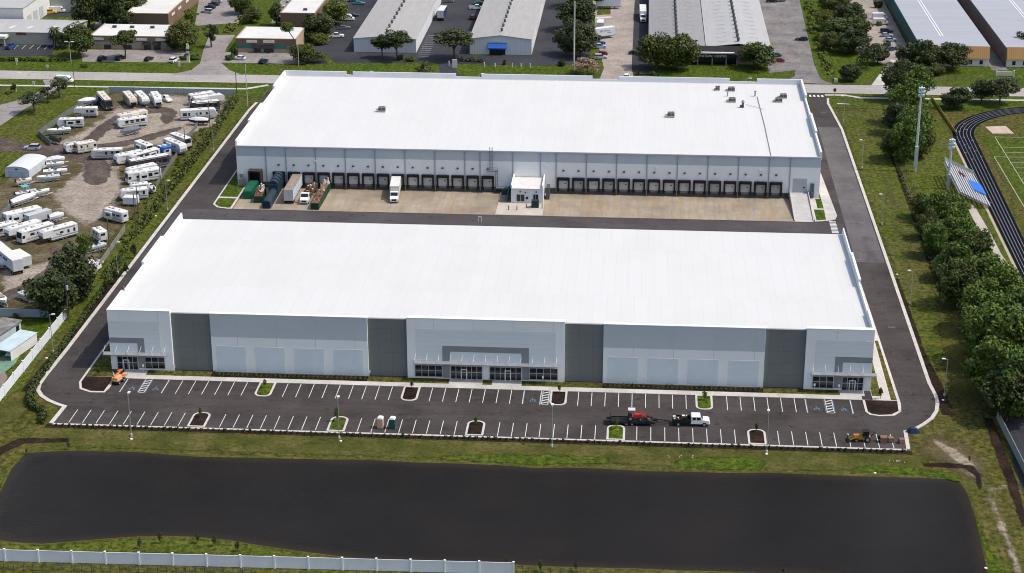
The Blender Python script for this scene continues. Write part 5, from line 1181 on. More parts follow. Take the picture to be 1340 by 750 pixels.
# ================================================================== FENCES, POLES, LAMPS, SIGNS
def panel_fence(name, label, p0, p1, h, bay, fm, pm, post=.16, z=0, cap=True, cat='fence', th=.05):
    p0, p1 = Vector(p0[:2]), Vector(p1[:2]); L = (p1-p0).length; a = math.atan2((p1-p0).y, (p1-p0).x)
    t = thing(name, label, cat, (p0.x, p0.y, z), a); k = max(1, round(L/bay))
    for i in range(k):
        x0, x1 = L*i/k+post/2, L*(i+1)/k-post/2
        MB().box(x0, x1, -th/2, th/2, .08, h-.1).box(x0, x1, -th, th, h-.1, h).build('panel', fm, t)
    for i in range(k+1):
        m_ = MB().box(L*i/k-post/2, L*i/k+post/2, -post/2, post/2, 0, h+.12)
        if cap: m_.box(L*i/k-post*.7, L*i/k+post*.7, -post*.7, post*.7, h+.122, h+.2)
        m_.build('post', pm, t)
    return t
VIN = mat('vinyl_white', (.72, .745, .77), .5, .04, .5)
e0 = G(-80, 732.5); e1 = G(672, 752)
panel_fence('vinyl_fence', 'white vinyl panel fence along the bottom edge by the pond', e0, e1, 2.3, 5.65, VIN, WHITE, .26)
panel_fence('vinyl_fence', 'white vinyl panel fence running diagonally past the mobile home', G(-20, 551), G(87, 416), 2.4, 6.0, VIN, WHITE, .26)
CORR = panel_mat('corrugated_grey', (.36, .40, .42), .5, 40, 'xz', .8, .1, .06)
panel_fence('metal_fence', 'pale corrugated fence behind the row of campers along the road', G(143, 121), G(306, 124.5), 1.9, 8, CORR, MGREY, .1, cap=False)
CHAIN = mat('screen_fence_grey', (.14, .155, .15), .8, .15, .5)
panel_fence('screen_fence', 'grey screened fence on the left edge of the camper yard', G(143, 122), G(90, 150), 1.7, 5, CHAIN, MGREY, .08, cap=False)
panel_fence('screen_fence', 'grey screened fence bending round the boats at the yard entrance', G(90, 150), G(51, 178), 1.7, 5, CHAIN, MGREY, .08, cap=False)
panel_fence('screen_fence', 'short grey screened fence end beside the yard entrance', G(51, 178), G(66, 191), 1.7, 4, CHAIN, MGREY, .08, cap=False)
panel_fence('screen_fence', 'weathered grey fence on the right side of the lower yard', G(164, 302), G(119, 368), 1.7, 4, mat('weathered_fence', (.20, .19, .175), .9, .15), MGREY, .1, cap=False)
panel_fence('screen_fence', 'grey fence half hidden by the vines right of the camper yard', G(262, 160), G(204, 246), 1.4, 5, CHAIN, MGREY, .08, cap=False)
panel_fence('screen_fence', 'low grey fence lower left of the boats by the road verge', G(40, 248), G(-6, 292), 1.5, 4, CHAIN, MGREY, .08, cap=False)
panel_fence('metal_fence', 'blue grey corrugated fence below the yard left of the dark trees', G(-6, 414), G(64, 416), 2.0, 5, CORR, MGREY, .1, cap=False)
panel_fence('screen_fence', 'pale chain link fence at lower right beside the dark court', G(1304, 548), G(1352, 645), 2.1, 4, mat('chainlink_haze', (.26, .29, .27), .8, .1), MGREY, .1, cap=False)
def rail_fence(name, label, line, h, bay, mm, cat='fence', rails=(1.0, .5)):
    P_ = [Vector((*p, 0)) for p in line]; t = thing(name, label, cat, P_[0]); o0 = P_[0]
    posts = []
    for a, bq in zip(P_[:-1], P_[1:]):
        k = max(1, round((bq-a).length/bay))
        for i in range(k): posts.append(a.lerp(bq, i/k))
    posts.append(P_[-1])
    for p in posts[:95]: MB().tube([p-o0, p-o0+Vector((0, 0, h))], .06, n=5).build('post', mm, t)
    mb = MB()
    for r_ in rails: mb.tube([p-o0+Vector((0, 0, h*r_)) for p in posts], .04, n=4)
    mb.build('rail', mm, t)
rail_fence('chain_fence', 'thin brown post and wire fence along the ditch by the field', [(74.6, 400), (76.2, 503)], 1.5, 4, mat('fence_brown', (.13, .10, .07), .9, .2))
rail_fence('chain_fence', 'low dark railing in the grass before the orange front depot', pts('1200,108 1240,106 1300,106 1345,107'), 1.3, 2.6, DGREY)
rail_fence('chain_fence', 'dark wire fence across the bottom edge right of the vinyl fence', pts('672,747 720,750 800,754'), 1.2, 1.6, mat('fence_brown', (.13, .10, .07)))
rail_fence('chain_fence', 'dark wire fence along the bottom left corner of the view', pts('-20,746 120,748 330,754'), 1.3, 1.6, DGREY)
panel_fence('field_fence', 'yellow padded fence rail running towards the track bend', G(1219, 129), G(1252, 178), 1.0, 6, mat('padded_yellow', (.36, .28, .06), .7, .15), mat('fence_brown', (.13, .10, .07)), .12, cap=False)

def lamp_post(x, y, h, rz, label, z=0, gp='site lamp posts'):
    t = thing('lamp_post', label, 'lamp post', (x, y, z), rz, gp)
    MB().tube([(0, 0, 0), (0, 0, .6)], .22, n=10).build('footing', LGREY, t)
    MB().tube([(0, 0, .6), (0, 0, h)], .09, .065, 8).build('pole', mat('lamp_pole_paint', (.27, .275, .275), .5, .05), t)
    MB().box(-.1, .9, -.06, .06, h-.1, h+.02).build('arm', MATS['lamp_pole_paint'], t)
    B(.45, 1.2, -.24, .24, h+.02, h+.18).build('lamp_head', OFFW, t)
for x, y, h, rz, lb in ((-97.6, 309.3, 9.0, 1.57, 'pale lamp post at the kerb, leftmost of four along the pond side'), (-56.8, 311, 8.6, 1.57, 'pale lamp post left of the portable toilets along the pond side'),
                        (-15.2, 310.4, 8.6, 1.57, 'pale lamp post right of the toilets, third along the pond side'), (26.0, 310.7, 8.6, 1.57, 'pale lamp post below the white truck, rightmost along the pond side'),
                        (63.9, 339.3, 8.2, 3.14, 'lamp post by the right lane curve, nearest of that row'), (63.6, 389.5, 8.2, 3.14, 'lamp post on the right verge beside the front warehouse'),
                        (63.5, 444.5, 8.2, 3.14, 'lamp post on the right verge level with the truck court'), (63.6, 492.7, 8.2, 3.14, 'lamp post on the right verge level with the rear roof'),
                        (63.0, 540, 8.0, 3.14, 'lamp post on the right verge near the main road drive'), (-124.6, 443.1, 8.2, 0, 'lamp post on the left verge level with the truck court'),
                        (-124.8, 396.1, 8.0, 0, 'lamp post on the left verge by the small conifers'), (-125.5, 348.1, 9.0, 0, 'lamp post on the left verge near the diagonal white fence'),
                        (-124.6, 497, 8.2, 0, 'lamp post on the left verge level with the rear roof')): lamp_post(x, y, h, rz, lb)
def street_light(px, py, top, label, heads=1):
    p = G(px, py); h = HZ(p, top); t = thing('street_light', label, 'street light', p)
    MB().tube([(0, 0, 0), (0, 0, h)], .13, .09, 8).build('pole', GALV, t)
    for s_ in ((1,) if heads == 1 else (1, -1)):
        MB().tube([(0, 0, h-.1), (.9*s_, 0, h)], .06, n=5).build('arm', GALV, t); B(min(.6*s_, 1.7*s_), max(.6*s_, 1.7*s_), -.25, .25, h, h+.25).build('lamp_head', OFFW, t)
street_light(93, 82, 55, 'double headed white street light beside the round green tree', 2); street_light(1123, 84, 68, 'white street light on the wooded strip by the cracked lot')
street_light(482, 99, 94, 'small white street light on the verge behind the rear parapet, left'); street_light(627, 101, 97, 'small white street light on the verge behind the rear parapet, middle'); street_light(977, 108, 103, 'small white street light seen in the gap of the rear parapet')
def utility_pole(px, py, top, label, r=.17, arms=0, extra=None):
    p = G(px, py); h = HZ(p, top); t = thing('utility_pole', label, 'utility pole', p)
    MB().tube([(0, 0, 0), (0, 0, h)], r, r*.75, 8).build('pole', WOODP if arms != -1 else CONC, t)
    for k in range(max(0, arms)): MB().box(-1.2, 1.2, -.06, .06, h-.4-1.1*k, h-.22-1.1*k).build('crossarm', WOODP, t)
    if extra == 'tx': MB().tube([(.35, 0, h-3.2), (.35, 0, h-2.2)], .28, n=10).build('transformer', LGREY, t)
for a in ((179, 310, 253, 'leftmost of two bare wooden poles by the lone travel trailer'), (181.5, 286, 243, 'rear one of two bare wooden poles by the lone travel trailer'), (144, 331, 286, 'wooden pole in the lower yard by the weathered fence'),
          (90, 420, 362, 'tall wooden pole with crossarms in front of the dark yard trees', .2, 3, 'tx'), (86, 405, 372, 'thin weathered pole behind the tall crossarm pole', .14), (243, 200, 166, 'wooden pole beside the diagonal campers', .14), (275, 168, 132, 'wooden pole in front of the maroon boat', .14),
          (310, 124, 94, 'dark pole at the end of the corrugated fence', .16), (324, 139, 84, 'pale pole standing at the left drive entrance', .14, -1), (98, 115, 80, 'thin pole on the road verge near the white van', .12), (751, 92, 2, 'tall pale concrete pole in front of the grey green trees', .32, -1),
          (391, 87, 58, 'pale pole in front of the teal banded shop right end', .13, -1), (140, 33, 10, 'thin pole among the dark trees behind the plaza', .13), (211, 250, 214, 'wooden pole at the yard edge near the big motorhome', .13), (1299, 318, 306, 'short dark post beside the curving path', .1)): utility_pole(*a)
def floodlight(px, py, top, label):
    p = G(px, py); h = HZ(p, top); t = thing('floodlight_pole', label, 'floodlight', p)
    MB().tube([(0, 0, 0), (0, 0, h)], .42, .24, 10).build('pole', GALV, t)
    for k in range(3):
        z = h-.4-1.0*k; MB().box(-.8, .8, -.1, .1, z-.1, z+.1).build('crossarm', GALV, t)
        for i in range(3): MB().tube([(-.6+.6*i, -.15, z+.1), (-.6+.6*i, -.7, z-.15)], .2, .34, 8).build('lamp', mat('lamp_glass', (.62, .68, .76), .3, .05), t)
    MB().box(-.5, .5, -.75, -.35, h*.06, h*.30).build('control_box', GALV, t)
floodlight(1197, 224, 113, 'very tall steel floodlight pole in front of the bushy tree clump'); floodlight(1240, 247, 181, 'tall steel floodlight pole rising through the bleachers')
# bleachers
t = thing('bleachers', 'aluminium bleachers with white seat rows facing the running track', 'bleachers', (85.3, 476.5, 0))
SE = mat('bench_aluminium', (.58, .59, .60), .4, .06, 1, .3)
rows = 11; y0, y1 = -35, 10
for k in range(rows):
    x = 8.3-.78*k; z = .5+.36*k
    B(x-.14, x+.14, y0+17.5, y1, z+.42, z+.47).build('bench', SE, t); B(x-.6, x-.16, y0+17.5, y1, z, z+.05).build('footboard', mat('footboard', (.22, .22, .22), .6, .1), t)
mb = MB()
for y in np.arange(y0+18, y1+.1, 3.2): mb.tube([(8.2, y, .5), (.4, y, 4.3)], .07, n=5); mb.tube([(.5, y, 0), (.5, y, 4.3)], .07, n=5); mb.tube([(4.4, y, 0), (4.4, y, 2.4)], .07, n=5); mb.tube([(8.2, y, 0), (8.2, y, .5)], .07, n=5)
mb.build('frame', DGREY, t)
mb = MB(); mb.tube([(.2, y1, 4.4), (.2, y1, 5.6), (.2, y0+17.5, 5.6), (.2, y0+17.5, 4.4)], .05, n=5); mb.tube([(.2, y1, 5.6), (8.6, y1, 1.7)], .05, n=5); mb.tube([(.2, y0+17.5, 5.6), (8.6, y0+17.5, 1.7)], .05, n=5)
mb.add([(.2, y1+.03, 4.3), (8.6, y1+.03, .5), (8.6, y1+.03, 1.6), (.2, y1+.03, 5.4)], [(0, 1, 2, 3), (3, 2, 1, 0)]); mb.build('guard_rail', mat('guard_rail', (.46, .50, .42), .6, .1), t)
tp = tag(MB().add([(5.3, 0, 2.5), (8.9, 0, .98), (8.9, -9, .98), (5.3, -9, 2.5), (5.3, 0, 2.4), (8.9, 0, .88), (8.9, -9, .88), (5.3, -9, 2.4)], [(0, 3, 2, 1), (4, 5, 6, 7), (0, 1, 5, 4), (1, 2, 6, 5), (2, 3, 7, 6), (3, 0, 4, 7)]).build('tarpaulin', mat('blue_tarp', (.015, .12, .50), .6, .12), loc=(85.3, 476.6, .05)), 'bright blue tarpaulin spread over the lower bleacher rows', 'tarpaulin')
RED = mat('red_plastic', (.25, .06, .05), .6, .2)
for i in range(3): tag(B(-.35, .35, -.4, .4, 0, .75, top=(.7, .5)).build('seat_cushion', RED, loc=(88.6+.55*i, 479.6-.7*i, 3.05-.25*i), rz=.3*i), f'red folded seat {["highest", "in the middle", "lowest"][i]} of three on the bleachers by the blue tarpaulin', 'folded seat')
# signs and posts across the road
def sign_board(px, py, w_, h0, h1, m_, label, th=.3, post=True):
    p = G(px, py); t = thing('sign', label, 'sign', p)
    B(-w_/2, w_/2, -th/2, th/2, h0, h1).build('board', m_, t)
    if h0 > .3: MB().box(-.12, .12, -.1, .1, 0, h0).build('post', OFFW, t)
p = G(246.5, 81); t = thing('sign', 'tall cream pylon sign with stacked white tenant panels by the drive', 'sign', p)
B(-.45, .45, -.35, .35, 0, 6.4, top=(.8, .8)).build('pylon', CREAM, t)
for k in range(4): B(-.75+.1*k, .45+.1*k, -.42, -.36, 2.4+.75*k, 3.05+.75*k).build('tenant_panel', SIGNW if k % 2 else DGREY, t)
sign_board(595, 89, 1.7, 0, 3.0, SIGNW, 'white slab sign at the drive beside the metal warehouse'); sign_board(588, 87, .5, 0, 1.9, SIGNW, 'narrow white marker left of the slab sign')
sign_board(234.5, 88, .7, .2, 2.0, CREAM, 'small cream sign on the verge below the pylon sign'); sign_board(62, 89.5, .8, .4, 1.2, SIGNW, 'little white sign on the left road verge'); sign_board(22, 85, .8, 1.2, 2.4, SIGNW, 'white post sign with a round top at far left verge')
sign_board(21, 120, .8, 1.6, 2.6, mat('yellow_sign', (.55, .48, .12), .6, .1), 'yellow sign above the slim dark tree at far left'); sign_board(44, 113, .6, .6, 1.6, CREAM, 'small cream marker on the left sidewalk')
sign_board(1092, 126, .9, 1.6, 2.6, mat('dark_red_sign', (.12, .03, .03), .6, .2), 'dark stop sign at the right drive exit')
p = G(1315, 100); t = thing('sign', 'wide cream monument sign on the lawn before the second depot', 'sign', p); B(-2.8, 2.8, -.2, .2, .3, 1.6).build('board', CREAM, t); B(-3.1, -2.7, -.3, .3, 0, 2.1).build('post', OFFW, t); B(2.7, 3.1, -.3, .3, 0, 2.1).build('post', OFFW, t)
for i, (x, y) in enumerate(((634, 87), (648, 88), (670.5, 88), (682, 88), (694, 88.5))):
    q = B(-.18, .18, -.18, .18, 0, 1.4, top=(.8, .8)).build('marker_post', WHITE, loc=G(x, y)); tag(q, f'short white post on the verge by the blue awning, {["leftmost", "second", "third", "fourth", "rightmost"][i]} of five', 'post', 'white verge posts')
for i, (x, y, lb) in enumerate(((172, 575, 'by the leftmost pond side lamp'), (446, 577.5, 'under the second pond side lamp'), (722, 584, 'under the third pond side lamp'), (1003, 594.5, 'under the rightmost pond side lamp'), (204, 283, 'on the grass by the left lane'), (61, 469, 'on the grass by the diagonal fence'), (1174, 359.5, 'on the right verge above the lamp'), (1234, 524, 'by the near right lamp'), (1145, 619.5, 'at the pond shore'), (1290, 744, 'at the lower right pond shore'))):
    q = MB().tube([(0, 0, .02), (0, 0, .16)], .27, .24, 12).build('drain_cover', WHITE, loc=G(x, y)); tag(q, 'small pale round cover '+lb, 'cover')
tag(MB().prism([(-1.9, -.35), (2.2, -.7), (2.2, -.2), (-1.7, .6)], .02, .35).build('concrete_slab', CONC, loc=G(1103, 137)), 'pale concrete headwall lying in grass right of the drive', 'headwall')
tag(B(-1.1, 1.1, -.4, .4, .02, .5).build('concrete_slab', CONC, loc=G(1215, 176)), 'small pale concrete block on the grass by the floodlight', 'block')
tag(B(-.6, .6, -.4, .4, .02, 1.0).build('utility_box', CREAM, loc=G(1094, 107)), 'small cream utility box on the verge by the wooded strip', 'utility box')

# ================================================================== VEHICLES
PAINTS = {'white': (.72, .72, .71), 'black': (.012, .012, .014), 'silver': (.40, .41, .43), 'grey': (.14, .145, .15), 'blue': (.02, .07, .22), 'navy': (.012, .025, .07), 'red': (.32, .02, .025), 'maroon': (.09, .015, .02), 'green': (.02, .10, .09), 'yellow': (.62, .42, .03), 'teal': (.03, .22, .22), 'tan': (.45, .36, .26), 'cream': (.62, .58, .49), 'ltblue': (.30, .42, .55)}
def paintm(c):
    m_ = mat('car_paint_'+c, PAINTS[c], .3, .06, .8, spec=.5)
    return m_
HEADL = mat('headlight_glass', (.62, .62, .6), .2, .05); TAILL = mat('taillight_red', (.35, .015, .015), .3, .1); HUB = mat('wheel_rim', (.40, .40, .41), .4, .1, 2, .5)
def wheels(t, xs, tw, r, wd=.24, dual=()):
    for x in xs:
        for s_ in (-1, 1):
            w_ = MB().wheel(x, s_*tw, r, wd).build('wheel', RUBBER, t)
            MB().wheel(x, s_*(tw+wd*.46), r*.58, .03).tube([(x, s_*(tw+wd*.52), r), (x, s_*(tw+wd*.54), r)], r*.2, n=8) and (lambda mb_: mb_)(None)
            mb_ = MB(); mb_.tube([(x, s_*(tw+wd*.5), r), (x, s_*(tw+wd*.56), r)], r*.56, n=12); mb_.build('rim', HUB, w_)
def car(kind, colour, px, py, head, label, s=1.0, z=.05, gp=None):
    p = G(px, py); t = thing('parked_car' if kind != 'pickup' else 'pickup_truck', label, 'car' if kind != 'pickup' else 'pickup', (p.x, p.y, z), R(head), gp, s)
    pm = paintm(colour); D = {'sedan': (2.35, .9, 1.42), 'suv': (2.4, .95, 1.75), 'pickup': (2.9, .97, 1.8), 'van': (2.9, 1.0, 2.35)}[kind]; l, w_, h = D
    if kind == 'van':
        mb = MB().sect([(-l, w_*.95, w_*.85, .4, h-.1), (-l+.15, w_, w_*.9, .35, h), (1.3, w_, w_*.9, .35, h), (2.0, w_, w_*.82, .35, h-.55), (2.1, w_, w_*.9, .35, 1.25), (l-.1, w_*.92, w_*.82, .4, 1.05), (l, w_*.8, w_*.7, .45, .9)])
        mb.build('body', pm, t)
        MB().sect([(1.33, w_*.80, w_*.80, 1.35, h-.12), (1.36, w_*.86, w_*.84, 1.3, h-.1), (2.02, w_*.9, w_*.78, 1.27, h-.60), (2.12, w_*.86, w_*.8, 1.26, 1.3)]).box(1.5, 1.95, -w_*1.005, w_*1.005, 1.25, 1.7).build('window', GLASS, t)
    else:
        bh = {'sedan': .92, 'suv': 1.05, 'pickup': 1.1}[kind]
        mb = MB().sect([(-l, w_*.86, w_*.82, .45, bh-.08), (-l+.12, w_*.98, w_*.92, .3, bh), (-l*.45, w_, w_*.95, .27, bh+.02), (l*.35, w_, w_*.95, .27, bh), (l*.82, w_*.98, w_*.9, .3, bh-.12), (l-.06, w_*.88, w_*.8, .36, bh-.25), (l, w_*.78, w_*.7, .42, bh-.32)])
        if kind == 'pickup':
            c0, c1, c2, c3 = -.75, -.6, .65, 1.25
            mb.box(-l+.18, -.85, -w_*.8, w_*.8, bh+.005, bh+.02, 1)
            mb.box(-l+.02, -.8, w_*.82, w_*.95, bh, bh+.16).box(-l+.02, -.8, -w_*.95, -w_*.82, bh, bh+.16).box(-l+.02, -l+.12, -w_*.8, w_*.8, bh, bh+.16)
        else: c0, c1, c2, c3 = (-l+.35, -l*.52, .1, l*.42) if kind == 'sedan' else (-l+.1, -l*.82, .2, l*.42)
        cab = [(c0, w_*.84, w_*.78, bh-.02, bh+.04), (c1, w_*.88, w_*.72, bh-.02, h-.06), (c2, w_*.88, w_*.72, bh-.02, h-.05), (c3, w_*.84, w_*.78, bh-.04, bh+.02)]
        mb.sect([(c1-.05, w_*.70, w_*.66, h-.07, h-.03), (c1+.2, w_*.74, w_*.68, h-.07, h), (c2-.1, w_*.74, w_*.68, h-.07, h), (c2+.08, w_*.70, w_*.66, h-.07, h-.04)])
        mb.build('body', [pm, BLACK], t); MB().sect(cab).build('window', GLASS, t)
    for s_ in (-1, 1):
        B(l-.16, l-.02, s_*w_*.62-.16, s_*w_*.62+.16, .62, .74).build('headlight', HEADL, t); B(-l-.01, -l+.1, s_*w_*.68-.12, s_*w_*.68+.12, .68, .86).build('taillight', TAILL, t)
    wheels(t, (-l*.62, l*.62), w_*.86, .33 if kind == 'sedan' else .38)
    return t
for a in [
 ('pickup', 'blue', 15, 63, 78, 'blue pickup in the striped lot of the grey shop'), ('van', 'white', 76, 16, 8, 'white work van behind the grey shop roof'), ('pickup', 'yellow', 65, 18, 15, 'yellow service truck in front of the white work van'),
 ('van', 'yellow', 90, 4, 5, 'yellow truck at the top edge behind the work van'), ('van', 'silver', 103, 13, 70, 'silver van beside the huge dark trees'), ('van', 'white', 106, 4, 60, 'white van nearest the top by the dark trees'),
 ('suv', 'black', 134, 79, 80, 'black car leftmost before the brown plaza'), ('suv', 'black', 157, 78, 80, 'black car under the spreading tree before the brown plaza'), ('sedan', 'black', 195, 79, 75, 'black car right of the spreading tree before the brown plaza'), ('suv', 'white', 228, 81, 76, 'white car at the right end of the brown plaza lot'),
 ('sedan', 'white', 313, 78, 165, 'white car beside the bush at the teal banded shop'), ('sedan', 'navy', 345, 82, 72, 'dark blue car parked before the teal banded shop'),
 ('suv', 'silver', 271, 17, 165, 'silver car nearest in the row by the long brown block'), ('sedan', 'black', 275, 11, 160, 'black car second in the row by the long brown block'), ('sedan', 'navy', 280, 7, 160, 'dark blue car third in the row by the long brown block'), ('sedan', 'silver', 284, 3, 160, 'silver car last in the row by the long brown block'),
 ('suv', 'black', 367, 28, 170, 'black car beside the upright tree behind the teal shop'), ('suv', 'white', 377, 11, 165, 'white car by the block behind the teal shop'), ('sedan', 'silver', 382, 4, 165, 'silver car far up beside the block behind the teal shop'), ('sedan', 'white', 373, 17, 168, 'second white car by the block behind the teal shop'),
 ('pickup', 'white', 440, 49, 10, 'white pickup under the broad dark tree'), ('sedan', 'grey', 450, 38, 12, 'grey car between the white pickup and the white van'), ('van', 'white', 454, 27, 8, 'white van in the dark aisle beside the left metal warehouse'), ('sedan', 'black', 462, 22, 10, 'black car just beyond the white van in the aisle'), ('sedan', 'teal', 470, 6, 12, 'teal car at the far end of the dark aisle'), ('suv', 'green', 464, 2, 12, 'green car at the top edge of the dark aisle'),
 ('pickup', 'white', 624, 12, 5, 'white truck beside the blue awning warehouse'), ('suv', 'maroon', 620, 25, 70, 'maroon car beside the blue awning warehouse'), ('suv', 'grey', 586, 3, 5, 'grey car at the top between the metal warehouses'), ('sedan', 'green', 628, 6, 10, 'dark green car beyond the white truck'),
 ('suv', 'ltblue', 785, 63, 8, 'light blue car upper one of four by the worn concrete drive'), ('sedan', 'red', 787, 72, 172, 'red car among those by the worn concrete drive'), ('suv', 'silver', 786, 77, 8, 'silver car nearest of those by the worn concrete drive'), ('sedan', 'navy', 784, 58, 8, 'dark blue car next to the trailer by the drive'),
 ('sedan', 'black', 831, 71, 5, 'black car peeking out left of the massive oak'), ('suv', 'white', 820, 103, 85, 'white car driving out to the main road'), ('sedan', 'black', 1049, 53, 172, 'black car alone on the cracked lot'), ('sedan', 'red', 1018, 81, 175, 'red car beside the broad oak on the cracked lot'), ('sedan', 'green', 1014, 74, 175, 'dark green car behind the red one by the oak'),
 ('van', 'white', 1151, 25, 4, 'white van farthest by the teal sided depot'), ('van', 'white', 1152, 32, 4, 'white van second by the teal sided depot'), ('suv', 'navy', 1160, 43, 6, 'dark blue car in the row by the teal sided depot'), ('sedan', 'silver', 1160, 48, 6, 'silver car in the row by the teal sided depot'), ('sedan', 'ltblue', 1165, 54, 6, 'pale blue car in the row by the teal sided depot'), ('sedan', 'blue', 1166, 66, 40, 'blue car last in the row by the teal sided depot'), ('suv', 'grey', 1020, 2, 4, 'grey car at the far end of the cracked lot'), ('sedan', 'black', 1010, 3, 4, 'black car at the far end of the cracked lot'),
 ('van', 'white', 85, 108, -4, 'white utility van on the main road by the young tree'), ('suv', 'silver', 42, 196, 183, 'silver car entering the camper yard beside the shed'), ('pickup', 'white', 218, 132, -52, 'white pickup at the end of the camper row by the fence'),
 ('sedan', 'white', 18, 463, 262, 'white car under the pale blue carport'), ('van', 'white', 121, 356, 75, 'small white van half behind the dark trees by the fence'), ('sedan', 'silver', 123, 347, 40, 'grey car hidden between the pine and the yard fence')]:
    car(*a)

# --- campers
RVW = mat('camper_white', (.58, .58, .56), .45, .09, .7, fine=3); RVC = mat('camper_cream', (.60, .54, .45), .5, .06, .7); RVT = mat('camper_tan', (.44, .37, .29), .5, .08, .7); RVG = mat('camper_grey', (.42, .42, .42), .5, .08, .7); RVD = mat('camper_dark', (.055, .052, .055), .4, .15)
STRB = mat('stripe_grey_blue', (.14, .18, .26), .5, .1); STRT = mat('stripe_tan', (.30, .21, .13), .5, .1); RROOF = mat('camper_roof', (.62, .61, .58), .7, .14, .9, fine=4)
RC = {'w': RVW, 'c': RVC, 't': RVT, 'g': RVG, 'd': RVD}
def axis(a, bq, z):
    p, q = G(a[0], a[1], z), G(bq[0], bq[1], z); d = q-p
    return (p+q)/2, d.length, math.atan2(d.y, d.x)
def camper(kind, col, a, bq, label, stripe=STRB, h=3.2, roofm=None, lim=(4.2, 12.5)):
    """a: rear roof end, bq: front roof end, as seen"""
    c, L, rz = axis(a, bq, h); L = min(max(L, lim[0]), lim[1]); w_ = 1.22; bm_ = RC[col]; l = L/2
    nm = {'trailer': 'travel_trailer', 'fifth': 'fifth_wheel_trailer', 'motor': 'motorhome', 'cabover': 'motorhome'}[kind]
    t = thing(nm, label, 'motorhome' if kind in ('motor', 'cabover') else 'camper trailer', (c.x, c.y, .03), rz, 'campers in the storage yard')
    z0 = .55
    if kind == 'trailer': prof = [(-l, z0), (-l, h-.18), (-l+.2, h), (l-.75, h), (l-.28, h-.35), (l, h-1.2), (l, z0+.75), (l-.55, z0)]
    elif kind == 'fifth': prof = [(-l, z0), (-l, h-.15), (-l+.18, h), (l-.9, h), (l-.25, h-.4), (l, h-1.0), (l-.1, 1.55), (l-2.3, 1.5), (l-2.45, z0)]
    elif kind == 'motor': prof = [(-l, .5), (-l, h-.15), (-l+.15, h), (l-.5, h), (l-.2, h-.2), (l, 1.55), (l-.02, .55), (l-.2, .45)]
    else: prof = [(-l, .5), (-l, h-.15), (-l+.15, h), (l-1.2, h), (l-.75, h-.3), (l-.7, 2.15), (l-1.3, 2.05), (l-.95, 1.25), (l-.05, 1.1), (l, .5)]
    MB().side(prof, w_, 0, .09).build('body', bm_, t)
    f = l-(2.6 if kind == 'fifth' else 1.4)
    MB().box(-l+.18, (l-.95) if kind != 'cabover' else l-1.3, -w_+.12, w_-.12, h+.002, h+.035).build('roof', roofm or RROOF, t)
    for k, x in enumerate((-l*.45, l*.12, l*.55)):
        if k == 1: B(x-.5, x+.5, -.36, .36, h+.037, h+.34, top=(.9, .9)).build('air_conditioner', RVG if k else RVW, t)
        else: B(x-.22, x+.22, -.22, .22, h+.037, h+.15).build('roof_vent', DGREY if k else MGREY, t)
    rnd = random.Random(label)
    for s_ in (-1, 1):
        y0, y1 = (w_-.012, w_+.02) if s_ > 0 else (-w_-.02, -w_+.012)
        xs = [-l+.7+rnd.uniform(0, .2)+1.75*k for k in range(max(2, int((f+l-.8)/1.75)))]
        for k, x in enumerate(xs):
            ww = rnd.choice((.6, 1.0, 1.25)); wn = B(x, min(x+ww, f), y0, y1, rnd.choice((1.55, 1.7, 1.85)), rnd.choice((2.4, 2.5))).build('window', GLASS, t)
        xd = -l+.2+(f+l)*.42
        B(xd, xd+.62, y0*1.004, y1*1.004, .75, 2.5).build('door', bm_, t) if s_ < 0 else None
        B(-l+.06, f+.3, y0, y1, 1.02, 1.2).build('stripe', stripe, t); B(-l+.5, f-.2, y0, y1, 1.27, 1.33).build('stripe', STRT if stripe is STRB else STRB, t)
        for k in range(2):
            xa = rnd.uniform(-l+.6, f-2.2); MB().add([(xa, y0*1.003, 1.38), (xa+1.7, y0*1.003, 1.75+.4*k), (xa+1.9, y0*1.003, 1.95+.4*k), (xa+.15, y0*1.003, 1.62)] if s_ < 0 else [(xa, y1*1.003, 1.38), (xa+.15, y1*1.003, 1.62), (xa+1.9, y1*1.003, 1.95+.4*k), (xa+1.7, y1*1.003, 1.75+.4*k)], [(0, 1, 2, 3)]).build('graphic', rnd.choice((STRB, STRT, MGREY)), t)
        B(-l+.1, f+.1, *((y1-.02, y1+.015) if s_ > 0 else (y0-.015, y0+.02)), .42, .72).build('skirt', DGREY if rnd.random() < .5 else MGREY, t)
        if rnd.random() < .7: MB().tube([(-l+.8, s_*(w_+.09), h-.28), (f-.6, s_*(w_+.09), h-.28)], .08, n=6).build('awning', rnd.choice((MGREY, OFFW, DGREY)), t)
        if rnd.random() < .45 and L > 6.5:
            xs_ = rnd.uniform(-l+.6, 0); so = MB().box(xs_, xs_+2.6, *((w_, w_+.55) if s_ > 0 else (-w_-.55, -w_)), .8, h-.5).build('slide_out', bm_, t)
            B(xs_+.5, xs_+2.0, *((w_+.552, w_+.57) if s_ > 0 else (-w_-.57, -w_-.552)), 1.6, 2.25).build('window', GLASS, so)
    if kind in ('trailer', 'fifth'): MB().add([(l-.02, -.7, 1.2), (l-.02, .7, 1.2), (l-.02, .7, 1.75), (l-.02, -.7, 1.75)], [(0, 1, 2, 3)]).box(l-.05, l+.02, -.85, .85, h-1.9 if kind == 'trailer' else 1.65, h-1.28 if kind == 'trailer' else 2.1).build('front_panel', rnd.choice((DGREY, MGREY, GLASS)), t)
    B(-l-.02, -l+.02, -.55, .55, 1.75, 2.35).build('rear_window', GLASS, t)
    MB().tube([(-l-.06, .75, .9), (-l-.06, .75, h+.05)], .035, n=4).tube([(-l-.06, 1.05, .9), (-l-.06, 1.05, h+.05)], .035, n=4).build('ladder', MGREY, t)
    for s_ in (-1, 1): B(-l-.025, -l+.02, s_*.95-.12, s_*.95+.12, .85, 1.1).build('taillight', TAILL, t)
